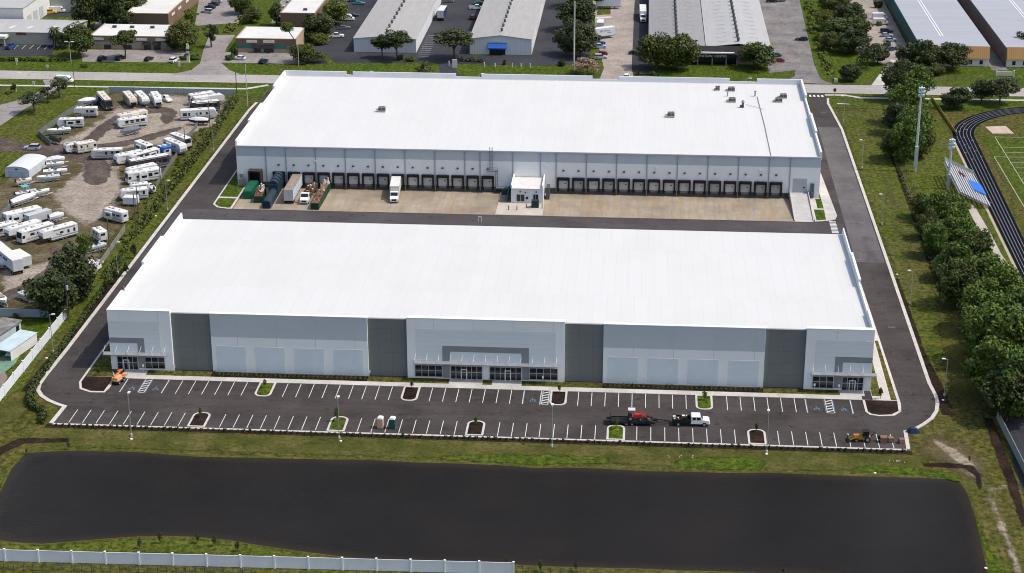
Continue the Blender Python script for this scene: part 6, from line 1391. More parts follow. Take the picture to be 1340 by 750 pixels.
    if kind == 'motor':
        MB().add([(l-.015+.02, -1.0, 1.6), (l+.005, 1.0, 1.6), (l-.17, 1.0, h-.32), (l-.17, -1.0, h-.32)], [(0, 1, 2, 3)]).box(l-1.0, l-.22, -w_-.022, w_+.022, 1.6, 2.35).build('windscreen', GLASS, t)
        for s_ in (-1, 1): B(l-.04, l+.03, s_*.85-.17, s_*.85+.17, .85, 1.05).build('headlight', HEADL, t)
    if kind == 'cabover':
        MB().add([(l-1.27, -.95, 2.03), (l-1.27, .95, 2.03), (l-.92, .95, 1.3), (l-.92, -.95, 1.3)], [(3, 2, 1, 0)]).box(l-1.9, l-1.35, -w_-.022, w_+.022, 1.35, 1.95).build('windscreen', GLASS, t)
        for s_ in (-1, 1): B(l-.04, l+.03, s_*.85-.17, s_*.85+.17, .75, .95).build('headlight', HEADL, t)
    if kind in ('motor', 'cabover'): wheels(t, (-l*.5, l-1.2 if kind == 'motor' else l-.7), w_-.16, .45, .28)
    else:
        wheels(t, (-l*.3, -l*.3+.95), w_-.14, .36, .22)
        if kind == 'trailer': MB().tube([(l-.3, -.7, .6), (l+1.1, 0, .55)], .06, n=5).tube([(l-.3, .7, .6), (l+1.1, 0, .55)], .06, n=5).box(l+.2, l+.75, -.25, .25, .62, 1.1).tube([(l+1.0, 0, 0), (l+1.0, 0, .7)], .06, n=5).build('hitch', DGREY, t)
        else: MB().box(l-1.4, l-.5, -.1, .1, .95, 1.52).tube([(l-2.2, -.9, 0), (l-2.2, -.9, 1.4)], .07, n=5).tube([(l-2.2, .9, 0), (l-2.2, .9, 1.4)], .07, n=5).build('hitch', DGREY, t)
    return t
for a in [
 ('motor', 'd', (130.5, 119), (142.5, 132), 'dark motorhome with cream roof facing the camera, left end of the fence row', STRT, 3.4, RVC), ('fifth', 't', (164.6, 119), (174.5, 129.7), 'tan trailer second along the row by the corrugated fence', STRT, 3.3, RVC), ('fifth', 'w', (180.4, 118.6), (190.5, 128.3), 'white trailer with blank nose third along the row by the fence', STRB, 3.3),
 ('trailer', 'w', (201.2, 119.4), (207, 129.3), 'white trailer next to the pickup in the row by the fence', STRB, 3.2), ('cabover', 'c', (191, 143.2), (151.6, 151), 'cream motorhome behind the white trailer in the middle of the yard', STRT, 3.3, RVC), ('trailer', 'w', (191.5, 151.5), (152.7, 156.5), 'white trailer in front of the cream motorhome in the middle of the yard', STRT, 2.9),
 ('motor', 'w', (278.7, 119.3), (246.7, 124), 'white motorhome rearmost in the upper right yard corner', STRB, 3.5), ('fifth', 'w', (253, 127.5), (292, 122), 'long white trailer with slide windows in the upper right yard corner', STRT, 3.6), ('motor', 'd', (286.7, 131), (247.3, 134), 'black sided motorhome with white roof in the upper right yard corner', STRB, 3.3),
 ('trailer', 'w', (235.3, 144), (282.7, 141.3), 'longest white trailer alone below the upper right corner group', STRB, 3.3), ('motor', 'w', (225.3, 173.3), (246, 180.7), 'white camper rear one of the diagonal pair by the vines', STRB, 3.2), ('trailer', 'w', (217.3, 180), (240, 189.3), 'white camper front one of the diagonal pair beside the blue tarp', STRT, 3.3),
 ('fifth', 'w', (127, 140.2), (96.5, 140.4), 'white trailer below the boat at the left yard fence', STRB, 3.1), ('trailer', 'w', (109, 154.3), (74.6, 155.4), 'white trailer with dark window band by the bend of the left fence', STRB, 2.9), ('trailer', 'w', (100.3, 186.3), (84.5, 189), 'small white trailer behind the cream camper at the yard entrance', STRT, 2.8),
 ('motor', 'c', (99, 187.6), (124.4, 183), 'cream camper by the small white trailer at the yard entrance', STRT, 3.2), ('trailer', 'g', (160, 194), (118.5, 195.6), 'long grey sided trailer with white roof on the track', STRB, 3.0), ('motor', 'w', (179.3, 183.3), (196, 190), 'white camper seen corner on behind the rounded trailers', STRB, 3.1),
 ('trailer', 'w', (186, 196), (149.7, 203.6), 'white round nosed trailer, left of two together', STRT, 3.0), ('trailer', 'w', (206, 193.3), (168.3, 203.6), 'white round nosed trailer squeezed behind the black sided bus camper', STRB, 3.0), ('motor', 'd', (219.3, 201.3), (166, 210.7), 'long black sided bus camper with white roof near the vines', STRB, 3.5),
 ('trailer', 'w', (203.3, 213.3), (164.7, 221.3), 'white camper hidden behind the big white motorhome', STRB, 3.2), ('motor', 'w', (208.7, 218.7), (164.7, 226), 'big white motorhome with brown waist line near the vines', STRT, 3.4), ('trailer', 'w', (194, 238.7), (168.7, 241.3), 'white camper behind the swoosh trailer at the yard edge', STRB, 3.0),
 ('trailer', 'w', (192.7, 245.3), (156.3, 248.6), 'white trailer with dark swoosh behind the small box trailer', STRB, 3.0), ('trailer', 'w', (163.3, 277.1), (137.6, 270.4), 'lone white travel trailer with grey markings on the bare sand edge', STRB, 3.2), ('trailer', 'w', (134.5, 303), (124, 296), 'white covered trailer between the pine and the weathered fence', STRB, 2.9),
 ('motor', 'w', (5, 280), (52.8, 269), 'long white motorhome rearmost of the lower left group', STRT, 3.4), ('fifth', 'w', (-8, 295), (23.5, 288.3), 'white trailer cut by the left edge of the view', STRB, 3.3), ('fifth', 'w', (51, 287.3), (7.4, 299.6), 'white trailer with dark nose mark in the lower left group', STRB, 3.3),
 ('motor', 'w', (67, 290.5), (24, 303.3), 'white motorhome with green windscreen in the lower left group', STRT, 3.4), ('fifth', 'w', (98, 290.5), (52, 303), 'white trailer with curved grey lines, right end of the lower left group', STRB, 3.4)]:
    camper(*a)
camper('trailer', 'w', (222, 195), (206, 187), 'camper under the blue tarp beside the diagonal pair', STRB, 3.0, lim=(3.6, 4.6))
c, L, rz = axis((223, 195), (207, 187), 3.1); tag(MB().add([(-2.0, -1.35, 0), (1.4, -1.4, -.1), (1.4, 1.4, -.1), (-2.0, 1.35, 0), (-1.6, -1.55, -1.7), (1.2, -1.6, -1.9), (1.2, 1.6, -1.9), (-1.6, 1.55, -1.7)], [(0, 1, 2, 3), (4, 5, 1, 0), (6, 7, 3, 2), (5, 6, 2, 1), (7, 4, 0, 3)]).build('tarpaulin', mat('blue_tarp_yard', (.02, .13, .42), .7, .2, 1.2), loc=(c.x, c.y, 3.13), rz=rz), 'crumpled blue tarp thrown over a camper in the yard', 'tarpaulin')
# --- boats, each on its trailer
def boat(a, bq, label, tl, hull=WHITE, deck=OFFW, top=None, cover=None, s=1.0):
    c, L, rz = axis(a, bq, 1.2); L = min(max(L, 4.2), 9.5); l = L/2; w_ = min(1.25, L*.17)
    t = thing('boat', label, 'boat', (c.x, c.y, .75), rz, 'boats in the storage yard')
    MB().rings([[(x, -k*.25, .0+up*.5), (x, k*.25, .0+up*.5), (x, k*.8, .45+up*.3), (x, k, 1.0+up*.3), (x, -k, 1.0+up*.3), (x, -k*.8, .45+up*.3)] for x, k, up in ((-l, w_*.92, 0), (-l*.3, w_, 0), (l*.3, w_*.95, .1), (l*.7, w_*.62, .45), (l*.98, w_*.08, 1.0))]).build('hull', hull, t)
    if cover: MB().rings([[(x, -k, 1.0+up*.3), (x, k, 1.0+up*.3), (x, k*.5, 1.15+rise), (x, -k*.5, 1.15+rise)] for x, k, up, rise in ((-l*.98, w_*.95, 0, .05), (-l*.3, w_*1.02, 0, .55), (l*.25, w_*.97, .1, .6), (l*.9, w_*.3, .8, .22))]).build('cover', cover, t)
    else:
        MB().box(-l*.92, l*.35, -w_*.78, w_*.78, 1.005, 1.03).build('deck', deck, t)
        MB().add([(l*.12, -w_*.75, 1.1), (l*.12, w_*.75, 1.1), (-l*.05, w_*.6, 1.65), (-l*.05, -w_*.6, 1.65)], [(0, 1, 2, 3), (3, 2, 1, 0)]).build('windscreen', GLASS, t)
        MB().box(-l*.5, -l*.35, -w_*.6, -w_*.1, 1.03, 1.5).box(-l*.5, -l*.35, w_*.1, w_*.6, 1.03, 1.5).build('seat', OFFW, t)
    B(-l-.35, -l, -.25, .25, .7, 1.6, top=(.7, .8)).build('outboard_motor', BLACK, t)
    if top:
        MB().box(-l*.35, l*.25, -w_*.85, w_*.85, 2.5, 2.6).build('canopy', top, t)
        mb = MB()
        for x in (-l*.3, l*.2):
            for y in (-w_*.75, w_*.75): mb.tube([(x, y, 1.05), (x, y, 2.5)], .035, n=5)
        mb.build('canopy_frame', LGREY, t)
    r = thing('boat_trailer', tl, 'boat trailer', (c.x, c.y, .03), rz, 'boat trailers in the storage yard')
    MB().box(-l*.9, l*.5, -.75, -.65, .45, .55).box(-l*.9, l*.5, .65, .75, .45, .55).box(-l*.85, -l*.8, -.65, .65, .45, .55).box(l*.3, l*.34, -.65, .65, .45, .55).tube([(l*.5, -.7, .5), (l+.9, 0, .5)], .05, n=5).tube([(l*.5, .7, .5), (l+.9, 0, .5)], .05, n=5).box(-l*.5, l*.4, -.35, -.25, .552, .72).box(-l*.5, l*.4, .25, .35, .552, .72).build('frame', GALV, r)
    wheels(r, (-l*.35,), .98, .32, .2)
GCOV = mat('grey_boat_cover', (.13, .15, .165), .8, .15, .8); WCOV = mat('white_boat_cover', (.64, .64, .66), .7, .06, .8); DCOV = mat('dark_boat_cover', (.045, .04, .045), .8, .2)
for a in [
 ((182.5, 168.3), (157.5, 174.7), 'boat under a grey cover below the middle white trailer', 'boat trailer under the grey covered boat', MGREY, OFFW, None, GCOV), ((273.3, 158.7), (246, 158.7), 'maroon hulled boat with white cover by the vines', 'boat trailer under the maroon boat', mat('maroon_hull', (.075, .012, .016), .35, .1), OFFW, None, WCOV),
 ((92.6, 169.5), (61, 172.6), 'white runabout beside the bend of the left yard fence', 'boat trailer under the runabout at the fence bend', WHITE, OFFW), ((78, 184), (65, 182), 'small dark boat below the runabout at the fence bend', 'boat trailer under the small dark boat', DGREY, DGREY, None, DCOV),
 ((127, 131.2), (101.5, 135), 'boat under white cover above the trailer at the left fence', 'boat trailer behind the trailer at the left fence', WHITE, OFFW, None, WCOV), ((203.3, 212.5), (223.3, 208.5), 'dark covered boat beside the black sided bus camper', 'boat trailer under the dark covered boat', RVD, OFFW, None, DCOV),
 ((201.5, 249), (196, 243), 'small boat behind the swoosh trailer by the vines', 'boat trailer under the boat by the swoosh trailer', WHITE, OFFW), ((60.3, 211), (85.3, 208.7), 'slim white covered boat farthest right of the arched shed', 'boat trailer under the farthest boat at the shed', WHITE, OFFW, None, WCOV),
 ((60.8, 216.5), (84, 214.5), 'white cruiser with cabin second from the back at the shed', 'boat trailer under the cruiser at the shed', WHITE, OFFW), ((56.5, 226), (88.5, 223.9), 'white boat with long deck third at the shed', 'boat trailer under the third boat at the shed', WHITE, OFFW), ((78.4, 231), (47.5, 234.3), 'white speedboat nearest the camera at the shed', 'boat trailer under the nearest boat at the shed', WHITE, LGREY),
 ((21.3, 239.6), (41.6, 235.3), 'white boat with orange gear in front of the arched shed', 'boat trailer under the boat with orange gear', WHITE, mat('orange_gear', (.40, .15, .05), .7, .2)), ((20, 256), (48, 250), 'pontoon boat with a teal canopy by the left fence', 'boat trailer under the teal canopy boat', mat('pontoon_grey', (.4, .41, .43), .5, .1), OFFW, mat('teal_canopy', (.08, .42, .40), .7, .08)),
 ((40, 255), (65, 249.6), 'white boat pointing at the sand right of the teal canopy', 'boat trailer under the boat pointing at the sand', WHITE, OFFW), ((14, 267), (47, 256), 'large white covered boat above the lower left campers', 'boat trailer under the large covered boat', WHITE, OFFW, None, WCOV), ((65, 286), (83, 282), 'white covered boat between the grey box trailer and the camper', 'boat trailer under the boat among the campers', WHITE, OFFW, None, WCOV),
 ((137.6, 320), (116, 326.6), 'white speedboat by the weathered fence', 'boat trailer under the speedboat by the weathered fence', WHITE, LGREY), ((26.4, 384), (41.6, 390.6), 'white boat poking out from the big dark yard tree', 'boat trailer under the boat by the dark tree', WHITE, LGREY), ((-6, 386), (8, 397), 'white and red boat cut by the left edge', 'boat trailer under the boat at the left edge', WHITE, RED), ((-5, 344), (7, 346), 'white boat nose beside the lettered semi trailer', 'boat trailer beside the lettered semi trailer', WHITE, OFFW, None, WCOV)]:
    boat(*a)
# --- box trailers, lorries
TRS = panel_mat('trailer_side_white', (.62, .63, .65), .8, 40, 'xy', .93, .03, .03)
def box_trailer(name, label, a, bq, h, side=TRS, roof=RROOF, lim=(3, 16.5), w_=1.28, z0=1.1, cat='trailer', base=.03, marks=None):
    c, L, rz = axis(a, bq, h); L = min(max(L, lim[0]), lim[1]); l = L/2
    t = thing(name, label, cat, (c.x, c.y, base), rz)
    MB().box(-l, l, -w_, w_, z0, h-.05).build('body', side, t); B(-l-.02, l+.02, -w_-.02, w_+.02, h-.047, h+.02).build('roof', roof, t)
    MB().box(-l-.03, -l-.003, -w_+.05, -.02, z0+.05, h-.12).box(-l-.03, -l-.003, .02, w_-.05, z0+.05, h-.12).build('rear_door', LGREY, t)
    MB().box(-l-.02, l, -w_-.03, -w_-.003, z0-.12, z0+.06).box(-l-.02, l, w_+.003, w_+.03, z0-.12, z0+.06).build('side_rail', DGREY, t)
    wheels(t, ((-l+1.0, -l+2.2) if L > 8 else (-l*.25,)), w_-.2, .5 if L > 8 else .35, .3)
    if L > 8: MB().box(l-2.4, l-2.2, -.9, -.75, 0, z0-.13).box(l-2.4, l-2.2, .75, .9, 0, z0-.13).build('landing_leg', DGREY, t)
    if marks:
        for s_ in (-1, 1):
            for k, (x0, x1, zz0, zz1) in enumerate(((-l*.55, -l*.2, h-1.4, h-.7), (-l*.1, l*.5, h-1.25, h-.8), (l*.2, l*.6, h-2.0, h-1.6))):
                B(x0, x1, *( (w_+.004, w_+.02) if s_ > 0 else (-w_-.02, -w_-.004)), zz0, zz1).build('lettering_bar', marks, t)
    return t
box_trailer('box_trailer', 'small white box trailer before the swoosh camper', (162.3, 256.8), (180, 257.3), 2.5, z0=.6, lim=(3, 4.3), cat='trailer')
box_trailer('box_trailer', 'grey ribbed box trailer among the lower left campers', (34.7, 282), (64, 273.4), 2.7, side=panel_mat('box_side_grey', (.42, .44, .46), .9, 40, 'xy', .8, .05), roof=mat('box_roof_grey', (.45, .47, .49), .5, .05), z0=.6, lim=(3, 8), w_=1.1)
box_trailer('semi_trailer', 'long white semi trailer with blue lettering at the left edge', (24, 341), (-10, 314), 4.0, marks=mat('lettering_blue', (.03, .08, .25), .5, .2))
box_trailer('box_trailer', 'white box trailer beside the lettered semi trailer', (34.5, 336), (19.5, 327), 3.2, z0=.8, lim=(4, 7))
box_trailer('semi_trailer', 'blue fronted box trailer between the two metal warehouses', (575, 16), (582, 5.5), 4.0, side=mat('navy_box', (.02, .035, .10), .4, .1), lim=(6, 9))
box_trailer('semi_trailer', 'white lettered trailer parked across by the tree row', (777, 37.5), (803, 34.5), 4.0, marks=mat('lettering_grey', (.3, .33, .38), .5, .1), lim=(6, 10))
box_trailer('box_trailer', 'short white box beside the grass square by the tree row', (786, 33), (785, 22), 3.2, z0=.6, lim=(4, 6)); box_trailer('semi_trailer', 'grey trailer end at the top edge beyond the grass square', (780, -2), (812, -2), 4.0, lim=(6, 10))
sheet('lawn_square', pts('781,20 783,3 799,3 799,19'), ground_mat('square_turf', 1), .066)
sheet('kerb_line', pts('778,23 800,21.5 800,23.5 778,25'), CONC, .064)
def lorry(label, rear, front, cab, box, h=3.9, base=0, cabL=2.6, flat=None, name='box_truck', lim=(6, 12)):
    """rear/front: roof axis of the load box; the cab sits in front of it"""
    c, L, rz = axis(rear, front, h+base); L = min(max(L, lim[0]), lim[1]); l = L/2
    t = thing(name, label, 'truck', (c.x, c.y, base), rz)
    if flat is None: MB().box(-l, l, -1.25, 1.25, 1.1, h).build('cargo_box', box, t); B(-l-.02, l+.02, -1.27, 1.27, h+.003, h+.06).build('box_roof', RROOF, t)
    MB().box(-l, l+cabL-.3, -.5, .5, .55, .85).build('chassis', DGREY, t)
    x = l+.15
    MB().side([(x, .55), (x, 2.55), (x+.15, 2.7), (x+1.05, 2.7), (x+1.45, 1.75), (x+cabL-.25, 1.5), (x+cabL, 1.3), (x+cabL, .55)], 1.1, 0, .08).build('cab', cab, t)
    MB().add([(x+1.12, -.95, 2.6), (x+1.12, .95, 2.6), (x+1.49, .95, 1.78), (x+1.49, -.95, 1.78)], [(3, 2, 1, 0)]).box(x+.35, x+1.1, -1.12, 1.12, 1.75, 2.4).build('windscreen', GLASS, t)
    B(x+cabL-.02, x+cabL+.05, -.6, .6, .75, 1.2).build('grille', BLACK, t); B(x+cabL-.05, x+cabL+.12, -1.1, 1.1, .45, .68).build('bumper', LGREY, t)
    for s_ in (-1, 1): B(x+cabL-.03, x+cabL+.06, s_*.85-.16, s_*.85+.16, .85, 1.1).build('headlight', HEADL, t)
    wheels(t, (-l+1.1, -l+2.3, x+1.65), .95, .48, .3)
    return t, l
lorry('white box truck backed onto a dock left of the shipping office', (519, 229), (516, 244), WHITE, mat('truck_box_tan', (.60, .56, .50), .6, .06), 3.9, -.15, 2.7)
lorry('white box truck on the dark strip beside the twin warehouse', (841, 4), (842, 17), WHITE, WHITE, 3.7, .05, 2.7)
box_trailer('semi_trailer', 'silver semi trailer with rusty roof backed onto a truck dock', (377.0, 248), (389, 227), 4.1, side=panel_mat('semi_silver', (.50, .52, .55), 1.2, 40, 'xy', .85, .04), roof=mat('rusty_roof', (.26, .20, .16), .9, .2, .5), base=-.2, lim=(10, 15)).rotation_euler.z
# dark blue compactor trailer
c, L, rz = axis((346.5, 266), (367, 231), 2.2); t = thing('compactor_trailer', 'dark blue humped container trailer at the second dock', 'container', (c.x, c.y, -.15), rz); l = min(L, 19)/2
NAVY = mat('navy_steel', (.026, .042, .062), .45, .15, .8)
MB().tube([(-l, 0, 1.35), (l*.15, 0, 1.45)], 1.12, n=14).build('tank', NAVY, t)
MB().box(l*.05, l, -1.25, 1.25, 1.103, 3.6).build('hopper', NAVY, t)
for k in range(4): MB().tube([(l*.08+k*l*.24, 0, 3.3), (l*.08+k*l*.24+l*.19, 0, 3.45)], 1.38, 1.2, n=14).build('rib_section', NAVY, t)
MB().box(-l, l, -1.1, 1.1, .1, 1.1).build('body', NAVY, t); B(-l-.25, -l, -.8, .8, .4, 2.1).build('rear_door', mat('navy_dark', (.012, .025, .05), .5, .1), t)
# skips and roll-off boxes
def skip(name, label, p, q, zt, colr, inside=None, w_=1.15, lid=False):
    c, L, rz = axis(p, q, zt); l = L/2; t = thing(name, label, 'skip', (c.x, c.y, -.15), rz); h = zt+.15
    MB().sect([(-l, w_, w_, .1, h*.9), (-l+.25, w_, w_, 0, h), (l-.25, w_, w_, 0, h), (l, w_, w_, .1, h*.9)]).build('body', colr, t)
    mb = MB()
    for k in range(5):
        x = -l+.4+(2*l-.8)*k/4; mb.box(x-.06, x+.06, -w_-.07, -w_-.003, .1, h-.05).box(x-.06, x+.06, w_+.003, w_+.07, .1, h-.05)
    mb.build('rib', colr, t)
    if inside:
        for k in range(26):
            x, y = random.uniform(-l*.85, l*.85), random.uniform(-w_*.8, w_*.8); s_ = random.uniform(.15, .45)
        mb = MB()
        for k in range(34):
            x, y = random.uniform(-l*.85, l*.85), random.uniform(-w_*.75, w_*.75); s_ = random.uniform(.15, .5); z = h+.01
            mb.box(x-s_, x+s_, y-s_*.6, y+s_*.6, z, z+random.uniform(.1, .45)+(random.uniform(.2, 1.1) if x > l*.1 and l > 3 else 0), random.choice((0, 1, 1, 2)) if x > 0 else random.choice((0, 2, 2)), top=(random.uniform(.3, 1), random.uniform(.3, 1)))
        o = mb.build('rubbish', [inside, mat('rubbish_white', (.6, .58, .54), .8, .2), mat('rubbish_brown', (.12, .06, .035), .9, .3)], t); o['kind'] = 'stuff'
    B(-l+.1, l-.1, -w_+.1, w_-.1, h+.003, h+.03).build('lid' if lid else 'load', colr if lid else mat('rust_load', (.16, .075, .045), .9, .3, 1), t)
    return t
GRN = mat('skip_green', (.008, .105, .055), .5, .15, .6); DGRN = mat('skip_dark_green', (.012, .045, .025), .6, .2, .6)
skip('compactor', 'bright green closed compactor box at the left end of the docks', (323, 250), (333, 236), 2.2, GRN, lid=True)
skip('skip', 'dark green skip with rusty load beside the bright green compactor', (337.5, 257), (342.5, 245), 1.8, DGRN, mat('rubbish_rust', (.2, .1, .06), .9, .3))
skip('skip', 'dark green roll off box piled with waste behind a dock, right of the white cab', (411.5, 266), (428.5, 236), 1.9, DGRN, mat('rubbish_tan', (.35, .26, .18), .9, .3), 1.05)
t, l = lorry('white cab flatbed truck loaded with scrap at the docks', (414, 235), (396.5, 262), WHITE, None, 1.6, -.1, 2.7, flat=True, name='flatbed_truck', lim=(8, 10.5))
MB().box(-l, l, -1.2, 1.2, .9, 1.1).box(-l, l, -1.2, -1.1, 1.1, 1.9).box(-l, l, 1.1, 1.2, 1.1, 1.9).build('flatbed', mat('flatbed_rust', (.10, .06, .045), .8, .25), t)
mb = MB()
for k in range(44):
    x, y = random.uniform(-l*.9, l*.85), random.uniform(-.9, .9); s_ = random.uniform(.15, .5); mb.box(x-s_, x+s_, y-s_*.6, y+s_*.6, 1.12, 1.5+random.uniform(0, .9)*(1 if x < 0 else .5), random.randint(0, 2), top=(random.uniform(.3, 1), random.uniform(.3, 1)))
o = mb.build('scrap', [MATS['rubbish_white'], MATS['rubbish_brown'], MATS['rubbish_rust']], t); o['kind'] = 'stuff'

# ------------------------------------------------------------------ machines and small things in the car park
ORG = mat('lift_orange', (.62, .17, .03), .45, .08); ORGF = mat('lift_orange_faded', (.66, .33, .16), .6, .1)
p = G(155, 501); t = thing('boom_lift', 'orange boom lift parked by the left front entrance', 'lift', (p.x, p.y, .04), R(75), None, .85)
MB().box(-1.5, 1.5, -.95, .95, .45, .95).build('chassis', BLACK, t); MB().box(-1.7, .6, -.9, .9, 1.0, 1.9, top=(.9, .85)).build('turntable', ORGF, t)
MB().tube([(-1.3, .3, 2.0), (2.6, .3, 2.4)], .24, .2, 8).tube([(2.6, .3, 2.4), (.4, .3, 2.95)], .2, .16, 8).build('boom', ORG, t)
MB().box(2.2, 3.3, -.7, .7, .8, .9).tube([(2.2, -.7, .9), (2.2, -.7, 1.9), (3.3, -.7, 1.9), (3.3, -.7, .9)], .04, n=5).tube([(2.2, .7, .9), (2.2, .7, 1.9), (3.3, .7, 1.9), (3.3, .7, .9)], .04, n=5).build('basket', ORG, t); wheels(t, (-1.05, 1.05), .85, .45, .32)
def toilet(px, py, body, label):
    p = G(px, py); t = thing('portable_toilet', label, 'portable toilet', (p.x, p.y, .04), R(-6))
    B(-.58, .58, -.58, .58, .12, 2.1, top=(.95, .95)).build('cabin', body, t); B(-.66, .66, -.66, .66, 0, .118).build('skid', DGREY, t)
    MB().sect([(-.6, .6, .5, 2.103, 2.2), (-.35, .6, .5, 2.103, 2.42), (.35, .6, .5, 2.103, 2.42), (.6, .6, .5, 2.103, 2.2)]).build('roof', WHITE, t)
    d = B(-.42, .42, -.62, -.585, .2, 1.98).build('door', body, t); B(.28, .36, -.65, -.622, 1.0, 1.15).build('handle', DGREY, d); MB().tube([(-.4, .4, 2.2), (-.4, .4, 2.7)], .06, n=6).build('vent_pipe', DGREY, t)
toilet(498, 560, mat('toilet_tan', (.50, .36, .25), .6, .06), 'tan portable toilet with white roof, left of two'); toilet(514, 560.5, mat('toilet_green', (.015, .085, .07), .5, .1), 'dark green portable toilet, right of two')
# white crew cab truck with a service bed pulling a tractor on a trailer
p = G(905, 556); q = G(866, 555); t = thing('crew_cab_truck', 'white crew cab truck with a black open bed in the car park', 'pickup', (11.6, 322.2, .04), R(1.5))
MB().side([(.1, .5), (.1, 2.05), (.25, 2.18), (1.9, 2.18), (2.5, 1.42), (3.6, 1.3), (3.75, 1.1), (3.8, .5)], 1.02, 0, .08).build('body', WHITE, t)
MB().add([(1.98, -.86, 2.1), (1.98, .86, 2.1), (2.52, .86, 1.46), (2.52, -.86, 1.46)], [(3, 2, 1, 0)]).box(.4, 1.05, -1.03, 1.03, 1.4, 1.98).box(1.2, 2.0, -1.03, 1.03, 1.4, 1.98).build('window', GLASS, t)
MB().box(-3.6, 0, -1.15, 1.15, .85, 1.0).box(-3.6, 0, -1.15, -1.05, 1.0, 1.5).box(-3.6, 0, 1.05, 1.15, 1.0, 1.5).box(-.12, 0, -1.0, 1.0, 1.0, 2.2).build('flatbed', BLACK, t); MB().box(-3.4, 3.4, -.45, .45, .5, .84).build('chassis', DGREY, t)
mb = MB()
for k in range(22): x, y = random.uniform(-3.2, -.5), random.uniform(-.9, .9); s_ = random.uniform(.12, .35); mb.box(x-s_, x+s_, y-s_, y+s_, 1.01, 1.2+random.random()*.8, random.randint(0, 2))
mb.tube([(-3.2, -1.0, 1.0), (-1.0, -1.0, 2.1)], .06, n=5).tube([(-3.2, .3, 1.0), (-.6, .5, 2.2)], .07, n=5)
o = mb.build('load', [MATS['rubbish_brown'], BLACK, MATS['rubbish_white']], t); o['kind'] = 'stuff'
for s_ in (-1, 1): B(3.74, 3.84, s_*.75-.17, s_*.75+.17, .95, 1.15).build('headlight', HEADL, t)
B(3.76, 3.86, -1.0, 1.0, .5, .7).build('bumper', LGREY, t); wheels(t, (-2.4, 2.75), .95, .45, .28)
t = thing('equipment_trailer', 'black flat equipment trailer carrying the red tractor', 'trailer', (1.0, 321.9, .04), R(1.5))
MB().box(-5.0, 3.2, -1.2, 1.2, .62, .78).box(-5.0, 3.2, -1.25, -1.2, .5, .95).box(-5.0, 3.2, 1.2, 1.25, .5, .95).build('deck', BLACK, t); MB().tube([(3.2, -.9, .65), (6.6, 0, .72)], .09, n=6).tube([(3.2, .9, .65), (6.6, 0, .72)], .09, n=6).box(3.3, 4.2, -.3, .3, .66, 1.1).build('drawbar', BLACK, t)
MB().box(-6.0, -5.0, -1.2, -.4, .62, .75).box(-6.0, -5.0, .4, 1.2, .62, .75).box(-5.3, -5.1, -1.2, 1.2, .78, 2.0).build('ramp', BLACK, t); wheels(t, (-2.0, -.9), 1.1, .4, .25)
TRD = mat('tractor_red', (.42, .035, .025), .4, .1, 1)
t = thing('tractor', 'red tractor with a front loader and pale sun canopy on the trailer', 'tractor', (.4, 321.9, .83), R(1.5))
MB().sect([(.1, .38, .32, .55, 1.35), (1.6, .36, .28, .55, 1.25), (1.9, .3, .2, .6, 1.05)]).box(-1.0, .1, -.5, .5, .55, .95).build('body', TRD, t); MB().box(-.75, -.3, -.3, .3, .96, 1.15).box(-.8, -.7, -.3, .3, 1.15, 1.6).build('seat', BLACK, t)
MB().box(-1.1, .3, -.65, .65, 2.25, 2.33).build('canopy', mat('canopy_pale', (.58, .52, .50), .6, .05), t); MB().tube([(-1.0, -.55, .9), (-1.0, -.55, 2.25)], .05, n=5).tube([(-1.0, .55, .9), (-1.0, .55, 2.25)], .05, n=5).build('canopy_post', BLACK, t)
MB().tube([(.3, -.55, 1.2), (1.7, -.55, 1.5), (2.7, -.55, .6)], .09, n=6).tube([(.3, .55, 1.2), (1.7, .55, 1.5), (2.7, .55, .6)], .09, n=6).build('loader_arm', TRD, t); MB().add([(2.6, -.85, .1), (2.6, .85, .1), (2.6, .85, .9), (2.6, -.85, .9), (3.3, -.85, .1), (3.3, .85, .1)], [(0, 1, 2, 3), (0, 4, 5, 1), (0, 3, 4), (1, 5, 2)]).build('bucket', DGREY, t)
wheels(t, (-.6,), .68, .55, .38); wheels(t, (1.35,), .6, .4, .28)
# yellow backhoe
YEL = mat('digger_yellow', (.42, .20, .02), .5, .1, 1)
t = thing('backhoe_loader', 'orange yellow backhoe loader with a black cab roof in the bottom right stalls', 'digger', (45.0, 317.2, .04), R(2), None, .86)
MB().sect([(-2.2, .5, .42, .6, 1.55), (-.3, .55, .45, .6, 1.65), (-.1, .6, .5, .5, 1.2), (1.6, .6, .5, .5, 1.2)]).build('body', YEL, t); MB().box(-.2, 1.2, -.7, .7, 1.205, 2.5, top=(.85, .9)).build('cab', GLASS, t); B(-.35, 1.3, -.78, .78, 2.503, 2.65).build('cab_roof', BLACK, t)
MB().tube([(1.6, 0, 1.0), (2.6, 0, 2.4), (3.4, 0, 1.4)], .16, .13, 6).build('boom', DGREY, t); MB().box(3.2, 3.8, -.35, .35, .6, 1.35, top=(.5, 1)).build('bucket', BLACK, t); MB().tube([(-1.4, -.6, 1.2), (-3.0, -.6, .5)], .1, n=6).tube([(-1.4, .6, 1.2), (-3.0, .6, .5)], .1, n=6).build('loader_arm', YEL, t); MB().box(-3.6, -2.9, -1.05, 1.05, .1, .9, top=(.4, 1)).build('loader_bucket', mat('bucket_dark', (.06, .05, .045), .7, .2), t)
wheels(t, (.9,), .78, .68, .42); wheels(t, (-1.6,), .72, .45, .3)
BRK = mat('pallet_brick', (.20, .115, .085), .9, .25, 1.5)
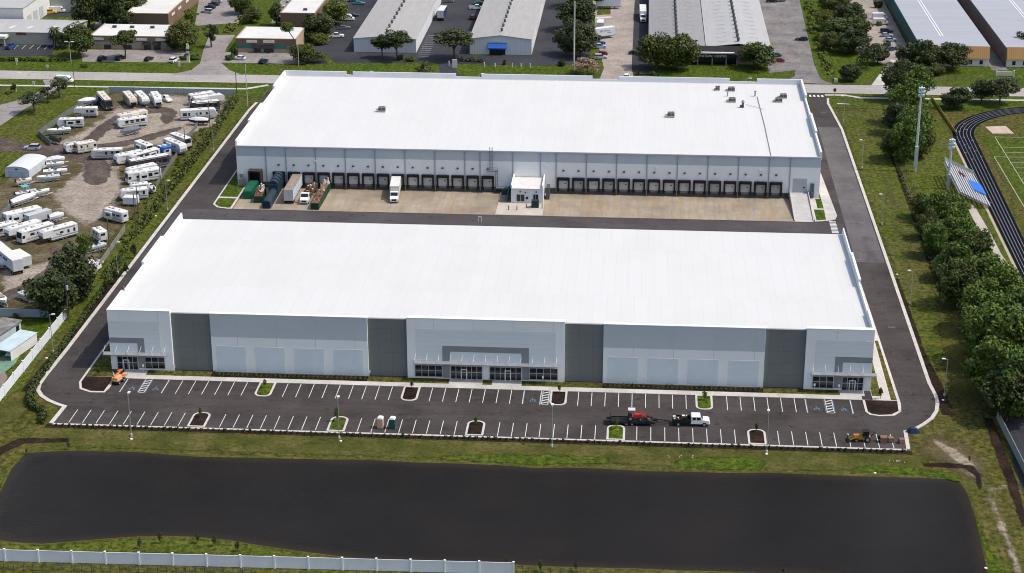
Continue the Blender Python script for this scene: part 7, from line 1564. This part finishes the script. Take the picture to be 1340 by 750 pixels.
for i, (x, y, s_, lb) in enumerate(((48.9, 317.0, 1.0, 'pallet of brown pavers right of the backhoe'), (50.3, 317.2, .8, 'smaller pallet of brown pavers second from the backhoe'), (52.3, 316.9, .75, 'low pile of pavers in the last bottom stall'))):
    t = thing('paver_pallet', lb, 'pallet', (x, y, .04), R(8*i)); MB().box(-.7*s_, .7*s_, -.6*s_, -.4*s_, 0, .12).box(-.7*s_, .7*s_, -.1, .1, 0, .12).box(-.7*s_, .7*s_, .4*s_, .6*s_, 0, .12).build('pallet_base', WOODP, t)
    mb = MB()
    for k in range(3): mb.box(-.68*s_, .68*s_, -.6*s_, .6*s_, .123+.36*k*s_, .46*s_+.36*k*s_ if k else .123+.33*s_, top=(.97, .96))
    mb.build('pavers', BRK, t)
p = G(1195, 566); tag(MB().sect([(-1.3, .5, .2, 0, .5), (-.6, .8, .4, 0, 1.0), (.6, .7, .4, 0, .9), (1.3, .4, .2, 0, .4)]).build('tarpaulin', mat('navy_tarp', (.012, .025, .06), .6, .3, 1.2), loc=(p.x, p.y, .02)), 'dark blue tarp heap on the grass at the right kerb corner', 'tarpaulin')
for i, (x, y, lb) in enumerate(((-103.2, 339.7, 'left of the left lawn strip'), (-96.5, 339.8, 'under the left entrance canopy end'), (-18.6, 339.6, 'before the middle entrance windows'), (37.4, 339.7, 'left of the right entrance windows'), (42.4, 339.6, 'beside the right entrance walk'), (-55.0, 339.9, 'at the middle dark recess'))):
    t = thing('stall_sign', 'slim white stall sign '+lb, 'sign', (x, y-.4, .1)); MB().tube([(0, 0, 0), (0, 0, 1.7)], .04, n=5).build('post', GALV, t); B(-.18, .18, -.05, -.02, 1.25, 1.85).build('plate', WHITE, t)
# wheel stops of rubble and lone bits on the bank
for i, (x, y) in enumerate(((893, 598), (1176, 604))):
    p = G(x, y); mb = MB()
    for k in range(9): a_, r_ = random.uniform(0, 6.28), random.uniform(0, 1.6); s_ = random.uniform(.06, .15); cx, cy = r_*math.cos(a_)*2, r_*math.sin(a_)*.5; mb.box(cx-s_, cx+s_, cy-s_, cy+s_, .0, s_*1.2, top=(.5, .5))
    o = mb.build('rubble', CONC, loc=(p.x, p.y, .02)); o['kind'] = 'stuff'
bpy.context.view_layer.update()
